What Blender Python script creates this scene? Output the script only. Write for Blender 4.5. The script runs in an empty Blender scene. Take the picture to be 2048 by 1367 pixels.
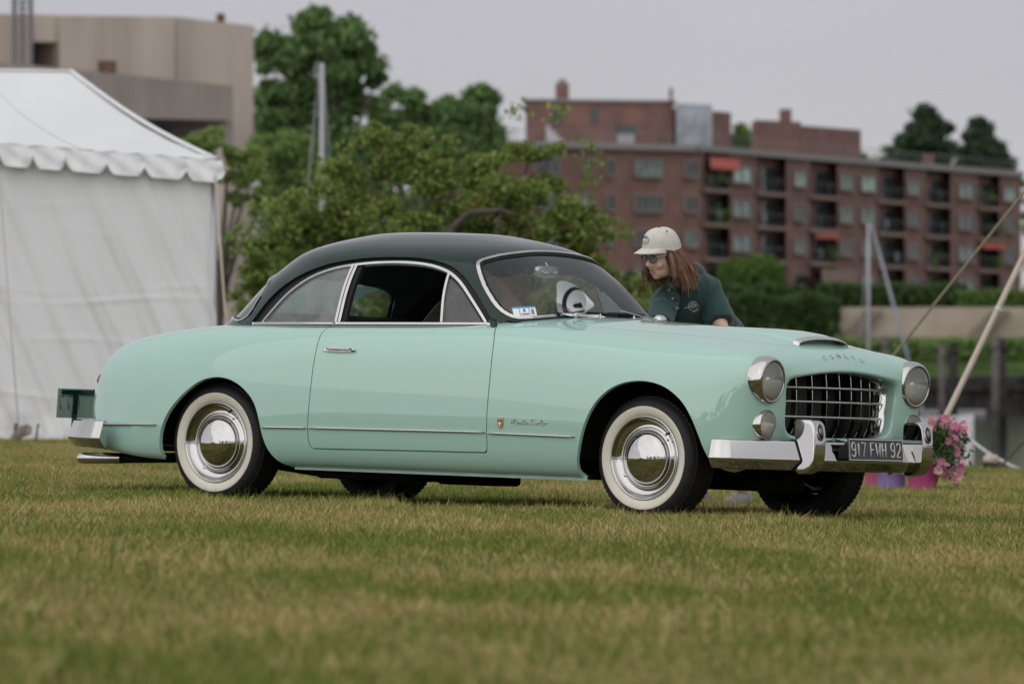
import bpy, bmesh, math, random
import numpy as np
from mathutils import Vector, Matrix

R = math.radians
SC = bpy.context.scene
COL = SC.collection
random.seed(7); RNG = np.random.default_rng(7)

# ---------------------------------------------------------------- camera
CAM_Z = 0.70
cam_data = bpy.data.cameras.new('camera')
cam = bpy.data.objects.new('camera', cam_data); COL.objects.link(cam)
cam.location = (0, 0, CAM_Z); cam.rotation_euler = (R(90), 0, 0)
cam_data.sensor_width = 36.0
cam_data.lens = 15000/2048*36.0
cam_data.shift_y = (750-683.5)/2048
cam_data.clip_start = 0.5; cam_data.clip_end = 5000
cam_data.dof.use_dof = True
cam_data.dof.focus_distance = 35.6
cam_data.dof.aperture_fstop = cam_data.lens/36.0
SC.camera = cam

# ---------------------------------------------------------------- overcast sky, soft sun, exposure
SUN_EL, SUN_AZ = R(40), R(208)
w = bpy.data.worlds.new('World'); SC.world = w; w.use_nodes = True
nt = w.node_tree; nt.nodes.clear()
def wn(t, **k):
    n = nt.nodes.new(t)
    for a, b in k.items(): setattr(n, a, b)
    return n
out = wn('ShaderNodeOutputWorld')
sky = wn('ShaderNodeTexSky', sky_type='NISHITA', sun_disc=False, sun_elevation=SUN_EL, sun_rotation=SUN_AZ)
sky.air_density = 1.6; sky.dust_density = 3.0
bg_sky = wn('ShaderNodeBackground'); bg_sky.inputs['Strength'].default_value = 0.10
nt.links.new(sky.outputs[0], bg_sky.inputs['Color'])
tc = wn('ShaderNodeTexCoord')
sep = wn('ShaderNodeSeparateXYZ'); nt.links.new(tc.outputs['Generated'], sep.inputs[0])
ramp = wn('ShaderNodeValToRGB')                    # cloud layer: even grey, brighter overhead
cr = ramp.color_ramp; cr.interpolation = 'EASE'
cr.elements[0].position = 0.0; cr.elements[0].color = (0.97, 0.97, 1.0, 1)
cr.elements[1].position = 1.0; cr.elements[1].color = (.68, .685, .71, 1)
e = cr.elements.new(0.055); e.color = (0.875, 0.875, 0.96, 1)
e = cr.elements.new(0.35); e.color = (0.76, 0.765, 0.81, 1)
nt.links.new(sep.outputs['Z'], ramp.inputs['Fac'])
mp = wn('ShaderNodeMapping'); mp.inputs['Scale'].default_value = (1, 1, 3.2)
nt.links.new(tc.outputs['Generated'], mp.inputs['Vector'])
noi = wn('ShaderNodeTexNoise'); noi.inputs['Scale'].default_value = 3.5; noi.inputs['Detail'].default_value = 5
nt.links.new(mp.outputs[0], noi.inputs['Vector'])
nr = wn('ShaderNodeMapRange'); nr.inputs['From Min'].default_value = .3; nr.inputs['From Max'].default_value = .7
nr.inputs['To Min'].default_value = .86; nr.inputs['To Max'].default_value = 1.10
nt.links.new(noi.outputs[0], nr.inputs['Value'])
mul = wn('ShaderNodeVectorMath', operation='SCALE')
# the cloud is brighter round the hidden sun
sv = (math.sin(SUN_AZ)*math.cos(SUN_EL), math.cos(SUN_AZ)*math.cos(SUN_EL), math.sin(SUN_EL))
dp = wn('ShaderNodeVectorMath', operation='DOT_PRODUCT'); dp.inputs[1].default_value = sv; nt.links.new(tc.outputs['Generated'], dp.inputs[0])
gl = wn('ShaderNodeMath', operation='MULTIPLY_ADD'); gl.inputs[1].default_value = .36; gl.inputs[2].default_value = .86; nt.links.new(dp.outputs['Value'], gl.inputs[0])
g2 = wn('ShaderNodeMath', operation='MULTIPLY'); nt.links.new(gl.outputs[0], g2.inputs[0]); nt.links.new(nr.outputs[0], g2.inputs[1])
nt.links.new(ramp.outputs[0], mul.inputs[0]); nt.links.new(g2.outputs[0], mul.inputs['Scale'])
bg_cl = wn('ShaderNodeBackground'); bg_cl.inputs['Strength'].default_value = 1.0
nt.links.new(mul.outputs[0], bg_cl.inputs['Color'])
mx = wn('ShaderNodeMixShader'); mx.inputs[0].default_value = 0.93
nt.links.new(bg_sky.outputs[0], mx.inputs[1]); nt.links.new(bg_cl.outputs[0], mx.inputs[2])
nt.links.new(mx.outputs[0], out.inputs['Surface'])

sun_data = bpy.data.lights.new('sun', 'SUN'); sun_data.energy = 1.0; sun_data.angle = R(110)
sun_data.color = (1.0, .97, .93)
sun = bpy.data.objects.new('sun', sun_data); COL.objects.link(sun)
sdir = Vector((math.sin(SUN_AZ)*math.cos(SUN_EL), math.cos(SUN_AZ)*math.cos(SUN_EL), math.sin(SUN_EL)))
sun.rotation_euler = sdir.to_track_quat('Z', 'Y').to_euler(); sun.location = (0, 0, 30)

SC.view_settings.view_transform = 'Standard'; SC.view_settings.look = 'None'
SC.view_settings.exposure = 0.0; SC.view_settings.gamma = 1.0; SC.view_settings.use_curve_mapping = False
SC.render.engine = 'CYCLES'
SC.cycles.use_denoising = True
SC.cycles.max_bounces = 8; SC.cycles.transparent_max_bounces = 24
SC.cycles.sample_clamp_indirect = 6

# ---------------------------------------------------------------- helpers: objects
def tag(o, label=None, cat=None, group=None, kind=None):
    if label: o['label'] = label
    if cat: o['category'] = cat
    if group: o['group'] = group
    if kind: o['kind'] = kind
    return o
def empty(name, loc=(0, 0, 0), label=None, cat=None, group=None):
    o = bpy.data.objects.new(name, None); COL.objects.link(o); o.location = loc
    o.empty_display_size = .2
    return tag(o, label, cat, group)
def link_mesh(name, me, mat=None, parent=None, smooth=False):
    if mat is not None:
        for m in (mat if isinstance(mat, (list, tuple)) else [mat]): me.materials.append(m)
    if smooth: me.polygons.foreach_set('use_smooth', [True]*len(me.polygons))
    o = bpy.data.objects.new(name, me); COL.objects.link(o)
    if parent is not None: o.parent = parent
    return o
def mesh_obj(name, V, F, mat=None, parent=None, smooth=True):
    me = bpy.data.meshes.new(name)
    V = np.asarray(V, float)[:, :3]
    me.from_pydata(V.tolist(), [], [list(map(int, f)) for f in F]); me.update()
    return link_mesh(name, me, mat, parent, smooth)
def quads_obj(name, V, mat=None, parent=None, smooth=False, n=4, midx=None):
    """V: (k, n, 3) separate polygons, fast"""
    V = np.asarray(V, np.float32); k = V.shape[0]
    me = bpy.data.meshes.new(name)
    me.vertices.add(k*n); me.vertices.foreach_set('co', V.reshape(-1))
    me.loops.add(k*n); me.loops.foreach_set('vertex_index', np.arange(k*n, dtype=np.int32))
    me.polygons.add(k); me.polygons.foreach_set('loop_start', np.arange(0, k*n, n, dtype=np.int32))
    if midx is not None: me.polygons.foreach_set('material_index', np.asarray(midx, np.int32))
    me.update(); me.validate()
    return link_mesh(name, me, mat, parent, smooth)
class MB:
    """collects shapes into ONE mesh"""
    def __init__(s): s.V = []; s.F = []; s.n = 0
    def add(s, V, F):
        V = np.asarray(V, float).reshape(-1, 3); s.V.append(V)
        s.F += [[i+s.n for i in f] for f in F]; s.n += len(V); return s
    def box(s, lo, hi, M=None, bevel=0):
        lo = np.array(lo, float); hi = np.array(hi, float)
        bm = bmesh.new(); bmesh.ops.create_cube(bm, size=1)
        for v in bm.verts:
            v.co = Vector([(lo[k]+hi[k])/2 + v.co[k]*(hi[k]-lo[k]) for k in range(3)])
        if bevel: bmesh.ops.bevel(bm, geom=bm.edges[:], offset=bevel, segments=2, affect='EDGES', profile=.5)
        return s.bm(bm, M)
    def bm(s, bm, M=None):
        bm.verts.index_update()
        V = np.array([v.co[:] for v in bm.verts]); F = [[v.index for v in f.verts] for f in bm.faces]; bm.free()
        if M is not None: V = xf(V, M)
        return s.add(V, F)
    def tube(s, P, r, n=8, cap=True, flat=None):
        V, F = tube(P, r, n, cap, flat); return s.add(V, F)
    def lathe(s, prof, n=48, axis='z', M=None):
        V, F = lathe(prof, n, axis)
        if M is not None: V = xf(V, M)
        return s.add(V, F)
    def build(s, name, mat=None, parent=None, smooth=False):
        o = mesh_obj(name, np.concatenate(s.V), s.F, mat, parent, smooth)
        return o
def xf(V, M):
    A = np.array(M); V = np.asarray(V, float)
    return V @ A[:3, :3].T + A[:3, 3]
def tube(P, r, n=8, cap=True, flat=None, up=None):
    """tube along polyline; r scalar or per-point; flat=(a,b) elliptical factors"""
    P = np.asarray(P, float); k = len(P); r = np.full(k, r, float) if np.isscalar(r) else np.asarray(r, float)
    T = np.gradient(P, axis=0); T /= np.linalg.norm(T, axis=1)[:, None]+1e-12
    u = np.array(up, float) if up is not None else (np.array([0, 0, 1.]) if abs(T[0, 2]) < .9 else np.array([1., 0, 0]))
    V = []; a0, b0 = flat or (1, 1)
    for i in range(k):
        s_ = np.cross(T[i], u); s_ /= np.linalg.norm(s_)+1e-12
        u = np.cross(s_, T[i])
        for j in range(n):
            a = 2*math.pi*j/n
            V.append(P[i]+r[i]*(a0*math.cos(a)*s_+b0*math.sin(a)*u))
    F = [[i*n+j, i*n+(j+1) % n, (i+1)*n+(j+1) % n, (i+1)*n+j] for i in range(k-1) for j in range(n)]
    if cap: F += [list(range(n))[::-1], [(k-1)*n+j for j in range(n)]]
    return np.array(V), F
def lathe(prof, n=48, axis='z', cap=False):
    """prof: (radius, height) pairs turned about axis"""
    k = len(prof); V = []
    for rr, h in prof:
        for j in range(n):
            a = 2*math.pi*j/n; c, s_ = rr*math.cos(a), rr*math.sin(a)
            V.append((c, s_, h) if axis == 'z' else (h, c, s_) if axis == 'x' else (s_, h, c))
    F = [[i*n+j, i*n+(j+1) % n, (i+1)*n+(j+1) % n, (i+1)*n+j] for i in range(k-1) for j in range(n)]
    if cap and prof[0][0] > 1e-6: F.append(list(range(n))[::-1])
    if cap and prof[-1][0] > 1e-6: F.append([(k-1)*n+j for j in range(n)])
    return np.array(V), F
def grid_faces(a, b, closed=False):
    i, j = np.meshgrid(np.arange(a-1), np.arange(b if closed else b-1), indexing='ij')
    j2 = (j+1) % b
    return np.stack([i*b+j, i*b+j2, (i+1)*b+j2, (i+1)*b+j], -1).reshape(-1, 4)
def copy_tree(o, parent=None):
    c = o.copy(); COL.objects.link(c)
    if parent is not None: c.parent = parent
    for ch in list(o.children): copy_tree(ch, c)
    return c

# ---------------------------------------------------------------- helpers: materials
def mat(name, col, rough=.6, metal=0., spec=.5, vary=0., scale=8., col2=None, bump=0., bscale=None, coat=0., coat_r=.03,
        trans=0., detail=4., coat_ior=1.5, stretch=(1, 1, 1), sheen=0.):
    m = bpy.data.materials.new(name); m.use_nodes = True
    t = m.node_tree; p = t.nodes['Principled BSDF']
    c = (*col, 1.)
    p.inputs['Base Color'].default_value = c; p.inputs['Roughness'].default_value = rough
    p.inputs['Metallic'].default_value = metal; p.inputs['Specular IOR Level'].default_value = spec
    p.inputs['Coat Weight'].default_value = coat; p.inputs['Coat Roughness'].default_value = coat_r
    p.inputs['Coat IOR'].default_value = coat_ior
    if sheen: p.inputs['Sheen Weight'].default_value = sheen
    if vary or bump or col2:
        tcn = t.nodes.new('ShaderNodeTexCoord'); mpn = t.nodes.new('ShaderNodeMapping')
        mpn.inputs['Scale'].default_value = stretch
        t.links.new(tcn.outputs['Object'], mpn.inputs['Vector'])
        nz = t.nodes.new('ShaderNodeTexNoise'); nz.inputs['Scale'].default_value = scale; nz.inputs['Detail'].default_value = detail
        t.links.new(mpn.outputs[0], nz.inputs['Vector'])
        if vary or col2:
            rp = t.nodes.new('ShaderNodeValToRGB')
            rp.color_ramp.elements[0].position = .32; rp.color_ramp.elements[1].position = .68
            a = tuple(max(0, x*(1-vary)) for x in col); b = col2 if col2 else tuple(min(1, x*(1+vary)) for x in col)
            rp.color_ramp.elements[0].color = (*a, 1); rp.color_ramp.elements[1].color = (*b, 1)
            t.links.new(nz.outputs[0], rp.inputs[0]); t.links.new(rp.outputs[0], p.inputs['Base Color'])
        if bump:
            nb = nz
            if bscale:
                nb = t.nodes.new('ShaderNodeTexNoise'); nb.inputs['Scale'].default_value = bscale; nb.inputs['Detail'].default_value = 3
                t.links.new(mpn.outputs[0], nb.inputs['Vector'])
            bp = t.nodes.new('ShaderNodeBump'); bp.inputs['Strength'].default_value = bump; bp.inputs['Distance'].default_value = .01
            t.links.new(nb.outputs[0], bp.inputs['Height']); t.links.new(bp.outputs[0], p.inputs['Normal'])
    return m
def leaf_mat(name, c1, c2, c3=None, trans=.35, rough=.55):
    """leaf colours picked per leaf island, part of the light passes through"""
    m = bpy.data.materials.new(name); m.use_nodes = True; t = m.node_tree; t.nodes.clear()
    o = t.nodes.new('ShaderNodeOutputMaterial'); g = t.nodes.new('ShaderNodeNewGeometry')
    rp = t.nodes.new('ShaderNodeValToRGB'); rp.color_ramp.elements[0].color = (*c1, 1); rp.color_ramp.elements[1].color = (*c2, 1)
    if c3:
        rp.color_ramp.elements[1].position = .90
        e = rp.color_ramp.elements.new(.97); e.color = (*c3, 1)
    t.links.new(g.outputs['Random Per Island'], rp.inputs[0])
    d = t.nodes.new('ShaderNodeBsdfPrincipled'); d.inputs['Roughness'].default_value = rough; d.inputs['Specular IOR Level'].default_value = .3
    tr = t.nodes.new('ShaderNodeBsdfTranslucent'); mxn = t.nodes.new('ShaderNodeMixShader'); mxn.inputs[0].default_value = trans
    t.links.new(rp.outputs[0], d.inputs['Base Color']); t.links.new(rp.outputs[0], tr.inputs['Color'])
    t.links.new(d.outputs[0], mxn.inputs[1]); t.links.new(tr.outputs[0], mxn.inputs[2]); t.links.new(mxn.outputs[0], o.inputs[0])
    return m
def glass_mat(name, tint=(.93, .96, .95), ior=1.5, gain=1.6, rough=.0, haze=0., haze_col=(.5, .5, .5)):
    m = bpy.data.materials.new(name); m.use_nodes = True; t = m.node_tree; t.nodes.clear()
    o = t.nodes.new('ShaderNodeOutputMaterial'); fr = t.nodes.new('ShaderNodeFresnel'); fr.inputs['IOR'].default_value = ior
    tp = t.nodes.new('ShaderNodeBsdfTransparent'); tp.inputs['Color'].default_value = (*tint, 1)
    gl = t.nodes.new('ShaderNodeBsdfGlossy'); gl.inputs['Roughness'].default_value = rough
    m2 = t.nodes.new('ShaderNodeMath'); m2.operation = 'MULTIPLY'; m2.inputs[1].default_value = gain; m2.use_clamp = True
    t.links.new(fr.outputs[0], m2.inputs[0])
    mxn = t.nodes.new('ShaderNodeMixShader'); t.links.new(m2.outputs[0], mxn.inputs[0])
    t.links.new(tp.outputs[0], mxn.inputs[1]); t.links.new(gl.outputs[0], mxn.inputs[2])
    last = mxn
    if haze:  # diffuse layer mixed over the glass, a painted veil of light
        df = t.nodes.new('ShaderNodeBsdfDiffuse'); df.inputs['Color'].default_value = (*haze_col, 1)
        tcn = t.nodes.new('ShaderNodeTexCoord'); nz = t.nodes.new('ShaderNodeTexNoise'); nz.inputs['Scale'].default_value = 9; nz.inputs['Detail'].default_value = 6
        t.links.new(tcn.outputs['Object'], nz.inputs['Vector'])
        mr = t.nodes.new('ShaderNodeMapRange'); mr.inputs['From Min'].default_value = .3; mr.inputs['From Max'].default_value = .75
        mr.inputs['To Min'].default_value = haze*.6; mr.inputs['To Max'].default_value = haze*1.3
        t.links.new(nz.outputs[0], mr.inputs[0])
        m3 = t.nodes.new('ShaderNodeMixShader'); t.links.new(mr.outputs[0], m3.inputs[0])
        t.links.new(mxn.outputs[0], m3.inputs[1]); t.links.new(df.outputs[0], m3.inputs[2]); last = m3
    t.links.new(last.outputs[0], o.inputs[0])
    return m
# ---------------------------------------------------------------- numeric core
def bspline_matrix(n, ns, params=None):
    """rows of weights: uniform cubic B-spline through n control points, ends interpolated"""
    t = np.linspace(0, n-1, ns) if params is None else np.asarray(params, float)
    B = np.zeros((len(t), n+2))
    i = np.clip(np.floor(t).astype(int), 0, n-2); f = t - i
    w = np.stack([(1-f)**3, 3*f**3-6*f**2+4, -3*f**3+3*f**2+3*f+1, f**3], 1)/6
    for k in range(4):
        B[np.arange(len(t)), i+k] += w[:, k]
    A = np.zeros((n+2, n))
    A[1:n+1] = np.eye(n)
    A[0, 0] = 2; A[0, 1] = -1; A[n+1, n-1] = 2; A[n+1, n-2] = -1
    return B @ A

# body control net: near half, y given as distance from the centre plane; 13 points from sill to centre line
def ST(x, *yz):
    return [(x, a, b) for a, b in yz]
BODY_NET = [
 [(-3.8,0.3,0.24),(-3.82,0.29,0.255),(-3.86,0.26,0.3),(-3.89,0.22,0.36),(-3.9,0.19,0.42),(-3.9,0.16,0.46),(-3.895,0.14,0.485),(-3.89,0.12,0.505),(-3.885,0.1,0.52),(-3.88,0.08,0.53),(-3.88,0.055,0.537),(-3.88,0.03,0.54),(-3.88,0,0.54)],
 [(-3.69,0.46,0.24),(-3.71,0.46,0.255),(-3.745,0.445,0.3),(-3.78,0.42,0.37),(-3.82,0.39,0.45),(-3.821,0.363,0.5335),(-3.817,0.326,0.592),(-3.813,0.289,0.6355),(-3.81,0.25,0.66),(-3.805,0.2,0.673),(-3.803,0.139,0.6775),(-3.797,0.076,0.669),(-3.795,0.005,0.6675)],
 [(-3.56,0.6,0.24),(-3.58,0.605,0.255),(-3.605,0.605,0.3),(-3.625,0.585,0.37),(-3.66,0.565,0.46),(-3.661,0.5436,0.5665),(-3.662,0.5122,0.643),(-3.663,0.4708,0.6995),(-3.66,0.422,0.735),(-3.665,0.352,0.76),(-3.668,0.2608,0.7695),(-3.667,0.1372,0.763),(-3.67,0.006,0.7625)],
 [(-3.42,0.67,0.235),(-3.43,0.69,0.25),(-3.44,0.695,0.3),(-3.445,0.69,0.37),(-3.445,0.68,0.47),(-3.448,0.6636,0.5832),(-3.451,0.6372,0.6664),(-3.454,0.5958,0.7346),(-3.455,0.542,0.779),(-3.46,0.467,0.809),(-3.469,0.3508,0.8246),(-3.471,0.1872,0.8264),(-3.475,0.006,0.827)],
 [(-3.2,0.71,0.205),(-3.2,0.735,0.22),(-3.2,0.752,0.28),(-3.2,0.757,0.38),(-3.2,0.752,0.49),(-3.2,0.738,0.599),(-3.2,0.716,0.678),(-3.2,0.679,0.752),(-3.2,0.625,0.805),(-3.2,0.545,0.838),(-3.2,0.419,0.855),(-3.2,0.226,0.86),(-3.2,0.005,0.863)],
 [(-2.92,0.725,0.195),(-2.92,0.765,0.21),(-2.92,0.79,0.28),(-2.92,0.797,0.38),(-2.92,0.793,0.49),(-2.92,0.78,0.6054),(-2.92,0.757,0.6908),(-2.92,0.72,0.7692),(-2.92,0.665,0.833),(-2.92,0.585,0.87),(-2.92,0.45,0.8882),(-2.92,0.25,0.8958),(-2.92,0,0.899)],
 [(-2.6,0.72,0.19),(-2.6,0.77,0.205),(-2.6,0.803,0.28),(-2.6,0.812,0.38),(-2.6,0.81,0.5),(-2.6,0.8,0.6124),(-2.6,0.78,0.7048),(-2.6,0.749,0.7872),(-2.6,0.705,0.848),(-2.6,0.64,0.884),(-2.6,0.5,0.9002),(-2.6,0.28,0.9078),(-2.6,0,0.909)],
 [(-2.25,0.71,0.185),(-2.25,0.762,0.2),(-2.25,0.8,0.275),(-2.25,0.814,0.38),(-2.25,0.816,0.5),(-2.25,0.809,0.61),(-2.25,0.794,0.705),(-2.25,0.768,0.787),(-2.25,0.73,0.852),(-2.25,0.675,0.892),(-2.25,0.56,0.905),(-2.25,0.32,0.913),(-2.25,0,0.915)],
 [(-1.9,0.7,0.185),(-1.9,0.757,0.2),(-1.9,0.797,0.27),(-1.9,0.814,0.38),(-1.9,0.818,0.5),(-1.9,0.813,0.61),(-1.9,0.799,0.71),(-1.9,0.775,0.79),(-1.9,0.74,0.858),(-1.9,0.688,0.898),(-1.9,0.58,0.912),(-1.9,0.34,0.918),(-1.9,0,0.92)],
 [(-1.5,0.7,0.185),(-1.5,0.757,0.2),(-1.5,0.797,0.27),(-1.5,0.814,0.38),(-1.5,0.818,0.5),(-1.5,0.813,0.61),(-1.5,0.799,0.71),(-1.5,0.776,0.79),(-1.5,0.742,0.86),(-1.5,0.69,0.902),(-1.5,0.58,0.917),(-1.5,0.34,0.922),(-1.5,0,0.925)],
 [(-1.15,0.7,0.185),(-1.15,0.757,0.2),(-1.15,0.797,0.27),(-1.15,0.814,0.38),(-1.15,0.818,0.5),(-1.15,0.813,0.61),(-1.15,0.799,0.71),(-1.15,0.776,0.79),(-1.15,0.742,0.862),(-1.15,0.69,0.906),(-1.15,0.58,0.933),(-1.15,0.34,0.94),(-1.15,0,0.942)],
 [(-0.85,0.7,0.185),(-0.85,0.757,0.2),(-0.85,0.797,0.27),(-0.85,0.814,0.38),(-0.85,0.818,0.5),(-0.85,0.813,0.61),(-0.85,0.799,0.71),(-0.85,0.775,0.79),(-0.85,0.741,0.86),(-0.85,0.688,0.91),(-0.85,0.585,0.938),(-0.85,0.34,0.973),(-0.85,0,0.984)],
 [(-0.55,0.7,0.185),(-0.55,0.757,0.2),(-0.55,0.797,0.27),(-0.55,0.814,0.38),(-0.55,0.818,0.5),(-0.55,0.812,0.61),(-0.55,0.797,0.705),(-0.55,0.771,0.782),(-0.55,0.734,0.848),(-0.55,0.68,0.889),(-0.55,0.58,0.912),(-0.55,0.35,0.954),(-0.55,0,0.973)],
 [(-0.25,0.7,0.185),(-0.25,0.757,0.2),(-0.25,0.797,0.27),(-0.25,0.813,0.38),(-0.25,0.816,0.5),(-0.25,0.81,0.605),(-0.25,0.793,0.698),(-0.25,0.765,0.77),(-0.25,0.725,0.833),(-0.25,0.668,0.873),(-0.25,0.57,0.892),(-0.25,0.35,0.937),(-0.25,0,0.96)],
 [(0.02,0.7,0.19),(0.02,0.757,0.205),(0.02,0.795,0.275),(0.02,0.811,0.38),(0.02,0.813,0.5),(0.02,0.807,0.6),(0.02,0.788,0.69),(0.02,0.758,0.76),(0.02,0.716,0.82),(0.02,0.657,0.858),(0.02,0.56,0.876),(0.02,0.35,0.923),(0.02,0,0.948)],
 [(0.25,0.69,0.2),(0.25,0.745,0.215),(0.25,0.785,0.28),(0.25,0.801,0.38),(0.25,0.804,0.495),(0.25,0.797,0.595),(0.25,0.7794,0.6848),(0.25,0.7492,0.7554),(0.25,0.708,0.815),(0.25,0.648,0.85),(0.25,0.5536,0.8622),(0.25,0.34,0.902),(0.25,0,0.931)],
 [(0.4,0.67,0.22),(0.4,0.725,0.235),(0.4,0.766,0.29),(0.4,0.784,0.385),(0.4005,0.7887,0.4901),(0.4022,0.784,0.5905),(0.4048,0.7716,0.682),(0.4053,0.7433,0.7517),(0.4038,0.7013,0.809),(0.4014,0.639,0.8384),(0.4,0.546,0.8462),(0.4,0.33,0.879),(0.4,0,0.91)],
 [(0.48,0.64,0.24),(0.49,0.69,0.255),(0.5,0.735,0.305),(0.505,0.752,0.39),(0.5091,0.7585,0.4903),(0.513,0.7579,0.5913),(0.5232,0.754,0.6836),(0.5273,0.7297,0.7525),(0.529,0.6883,0.8052),(0.5254,0.6246,0.8288),(0.521,0.5284,0.8292),(0.515,0.32,0.85),(0.515,0,0.878)],
 [(0.55,0.58,0.27),(0.56,0.63,0.285),(0.572,0.68,0.33),(0.58,0.703,0.4),(0.5866,0.7122,0.4904),(0.5942,0.7159,0.5918),(0.6068,0.7176,0.6816),(0.61,0.696,0.7462),(0.6078,0.6556,0.7892),(0.5998,0.5916,0.8032),(0.5892,0.5034,0.7984),(0.582,0.31,0.816),(0.582,0,0.842)],
 [(0.585,0.5,0.3),(0.595,0.55,0.31),(0.612,0.6,0.35),(0.621,0.626,0.41),(0.627,0.6363,0.4902),(0.6343,0.6379,0.5911),(0.642,0.6364,0.6684),(0.6428,0.6184,0.7206),(0.6387,0.5838,0.7506),(0.6329,0.528,0.7627),(0.6276,0.4498,0.7652),(0.626,0.275,0.7878),(0.628,0,0.8122)],
 [(0.6,0.3,0.36),(0.61,0.4,0.365),(0.622,0.5158,0.3834),(0.63,0.5504,0.4202),(0.635,0.555,0.5),(0.638,0.552,0.585),(0.64,0.5522,0.649),(0.641,0.5416,0.695),(0.641,0.5094,0.7194),(0.642,0.4582,0.7294),(0.645,0.388,0.734),(0.65,0.238,0.7546),(0.655,0,0.7732)],
 [(0.607,0.15,0.392),(0.614,0.3,0.394),(0.624,0.4408,0.4004),(0.632,0.4834,0.4352),(0.637,0.487,0.51),(0.641,0.486,0.58),(0.643,0.4916,0.6376),(0.646,0.4865,0.6812),(0.648,0.4571,0.7045),(0.651,0.405,0.7146),(0.656,0.332,0.7215),(0.664,0.192,0.7399),(0.668,0,0.7493)],
 [(0.606,0,0.414),(0.612,0.22,0.415),(0.62,0.3758,0.4184),(0.626,0.4354,0.4472),(0.631,0.445,0.52),(0.635,0.446,0.578),(0.638,0.4544,0.6298),(0.641,0.4518,0.6706),(0.644,0.425,0.6942),(0.648,0.3746,0.704),(0.654,0.3,0.713),(0.663,0.17,0.729),(0.666,0,0.736)],
 [(0.59,0,0.418),(0.595,0.22,0.419),(0.602,0.3728,0.4224),(0.607,0.4304,0.4502),(0.611,0.44,0.52),(0.615,0.441,0.578),(0.618,0.4494,0.6278),(0.62,0.4478,0.6666),(0.622,0.422,0.6892),(0.625,0.3716,0.699),(0.63,0.298,0.708),(0.637,0.168,0.723),(0.64,0,0.728)],
 [(0.545,0,0.42),(0.547,0.22,0.421),(0.55,0.3708,0.4244),(0.55,0.4274,0.4522),(0.55,0.437,0.52),(0.55,0.438,0.578),(0.55,0.4464,0.6268),(0.55,0.4448,0.6646),(0.55,0.419,0.6862),(0.55,0.3696,0.696),(0.55,0.296,0.705),(0.55,0.167,0.72),(0.55,0,0.725)]
]
def body_grid(nu=300, nv_half=64):
    C = np.array(BODY_NET)                      # nu0 x 13 x 3
    far = C[:, -2::-1, :].copy()
    near = C.copy(); near[..., 1] *= -1
    F = np.concatenate([near, far], 1)          # nu0 x 25 x 3
    nU, nV = F.shape[:2]
    # denser sampling at nose and tail
    cu = np.linspace(0, nU-1, nu)
    Bu = bspline_matrix(nU, 0, cu)
    Bv = bspline_matrix(nV, 2*nv_half+1)
    return np.einsum('ai,ijk,bj->abk', Bu, F, Bv)

def nat_spline(xs, ys, x):
    """natural cubic through (xs, ys)"""
    xs = np.asarray(xs, float); ys = np.asarray(ys, float); n = len(xs)
    h = np.diff(xs); A = np.zeros((n, n)); r = np.zeros(n)
    A[0, 0] = A[-1, -1] = 1
    for i in range(1, n-1):
        A[i, i-1] = h[i-1]; A[i, i] = 2*(h[i-1]+h[i]); A[i, i+1] = h[i]
        r[i] = 3*((ys[i+1]-ys[i])/h[i]-(ys[i]-ys[i-1])/h[i-1])
    c = np.linalg.solve(A, r); x = np.clip(x, xs[0], xs[-1])
    i = np.clip(np.searchsorted(xs, x)-1, 0, n-2); d = x-xs[i]
    b = (ys[i+1]-ys[i])/h[i]-h[i]*(2*c[i]+c[i+1])/3
    return ys[i]+b*d+c[i]*d*d+(c[i+1]-c[i])/(3*h[i])*d**3

# greenhouse rings: t, z_front, z_side, z_rear, x_front, x_rear, half width, exponent front, exponent rear
GH = np.array([
 (0.00, .915, .872, .865, -0.765, -3.085, .694, 4.6, 2.7),
 (0.10, .955, .915, .905, -0.793, -3.012, .683, 4.5, 2.7),
 (0.24, 1.055, 1.015, 1.01, -0.886, -2.885, .666, 4.3, 2.7),
 (0.38, 1.155, 1.11, 1.11, -0.988, -2.768, .641, 4.0, 2.7),
 (0.50, 1.225, 1.19, 1.19, -1.073, -2.66, .606, 3.7, 2.6),
 (0.62, 1.288, 1.255, 1.255, -1.164, -2.570, .555, 3.4, 2.5),
 (0.74, 1.330, 1.307, 1.305, -1.275, -2.440, .465, 3.0, 2.4),
 (0.86, 1.360, 1.349, 1.348, -1.420, -2.270, .325, 2.6, 2.3),
 (0.95, 1.376, 1.374, 1.374, -1.600, -2.060, .160, 2.2, 2.2),
 (1.00, 1.379, 1.379, 1.379, -1.820, -1.840, .012, 2.0, 2.0)])
def gh_point(t, phi):
    """phi 0 = front centre, pi = rear centre; near side negative y"""
    c = [nat_spline(GH[:, 0], GH[:, k], t) for k in range(9)]
    xm = -1.75 - 0.07*t
    cs, sn = np.cos(phi), np.sin(phi)
    s = 0.5+0.5*np.tanh(cs*4)            # blend front/rear exponent
    n = c[7]*s + c[8]*(1-s)
    r = (np.abs(cs)**n + np.abs(sn)**n)**(-1/n)
    X = r*cs; Y = r*sn
    x = np.where(X > 0, xm + X*(c[4]-xm), xm + X*(xm-c[5]))
    y = -c[6]*Y
    fz = np.clip(X, 0, 1)**6; rz = np.clip(-X, 0, 1)**4
    z = c[2]*(1-fz-rz) + c[1]*fz + c[3]*rz
    return np.stack([x, y, z], -1)
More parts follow.
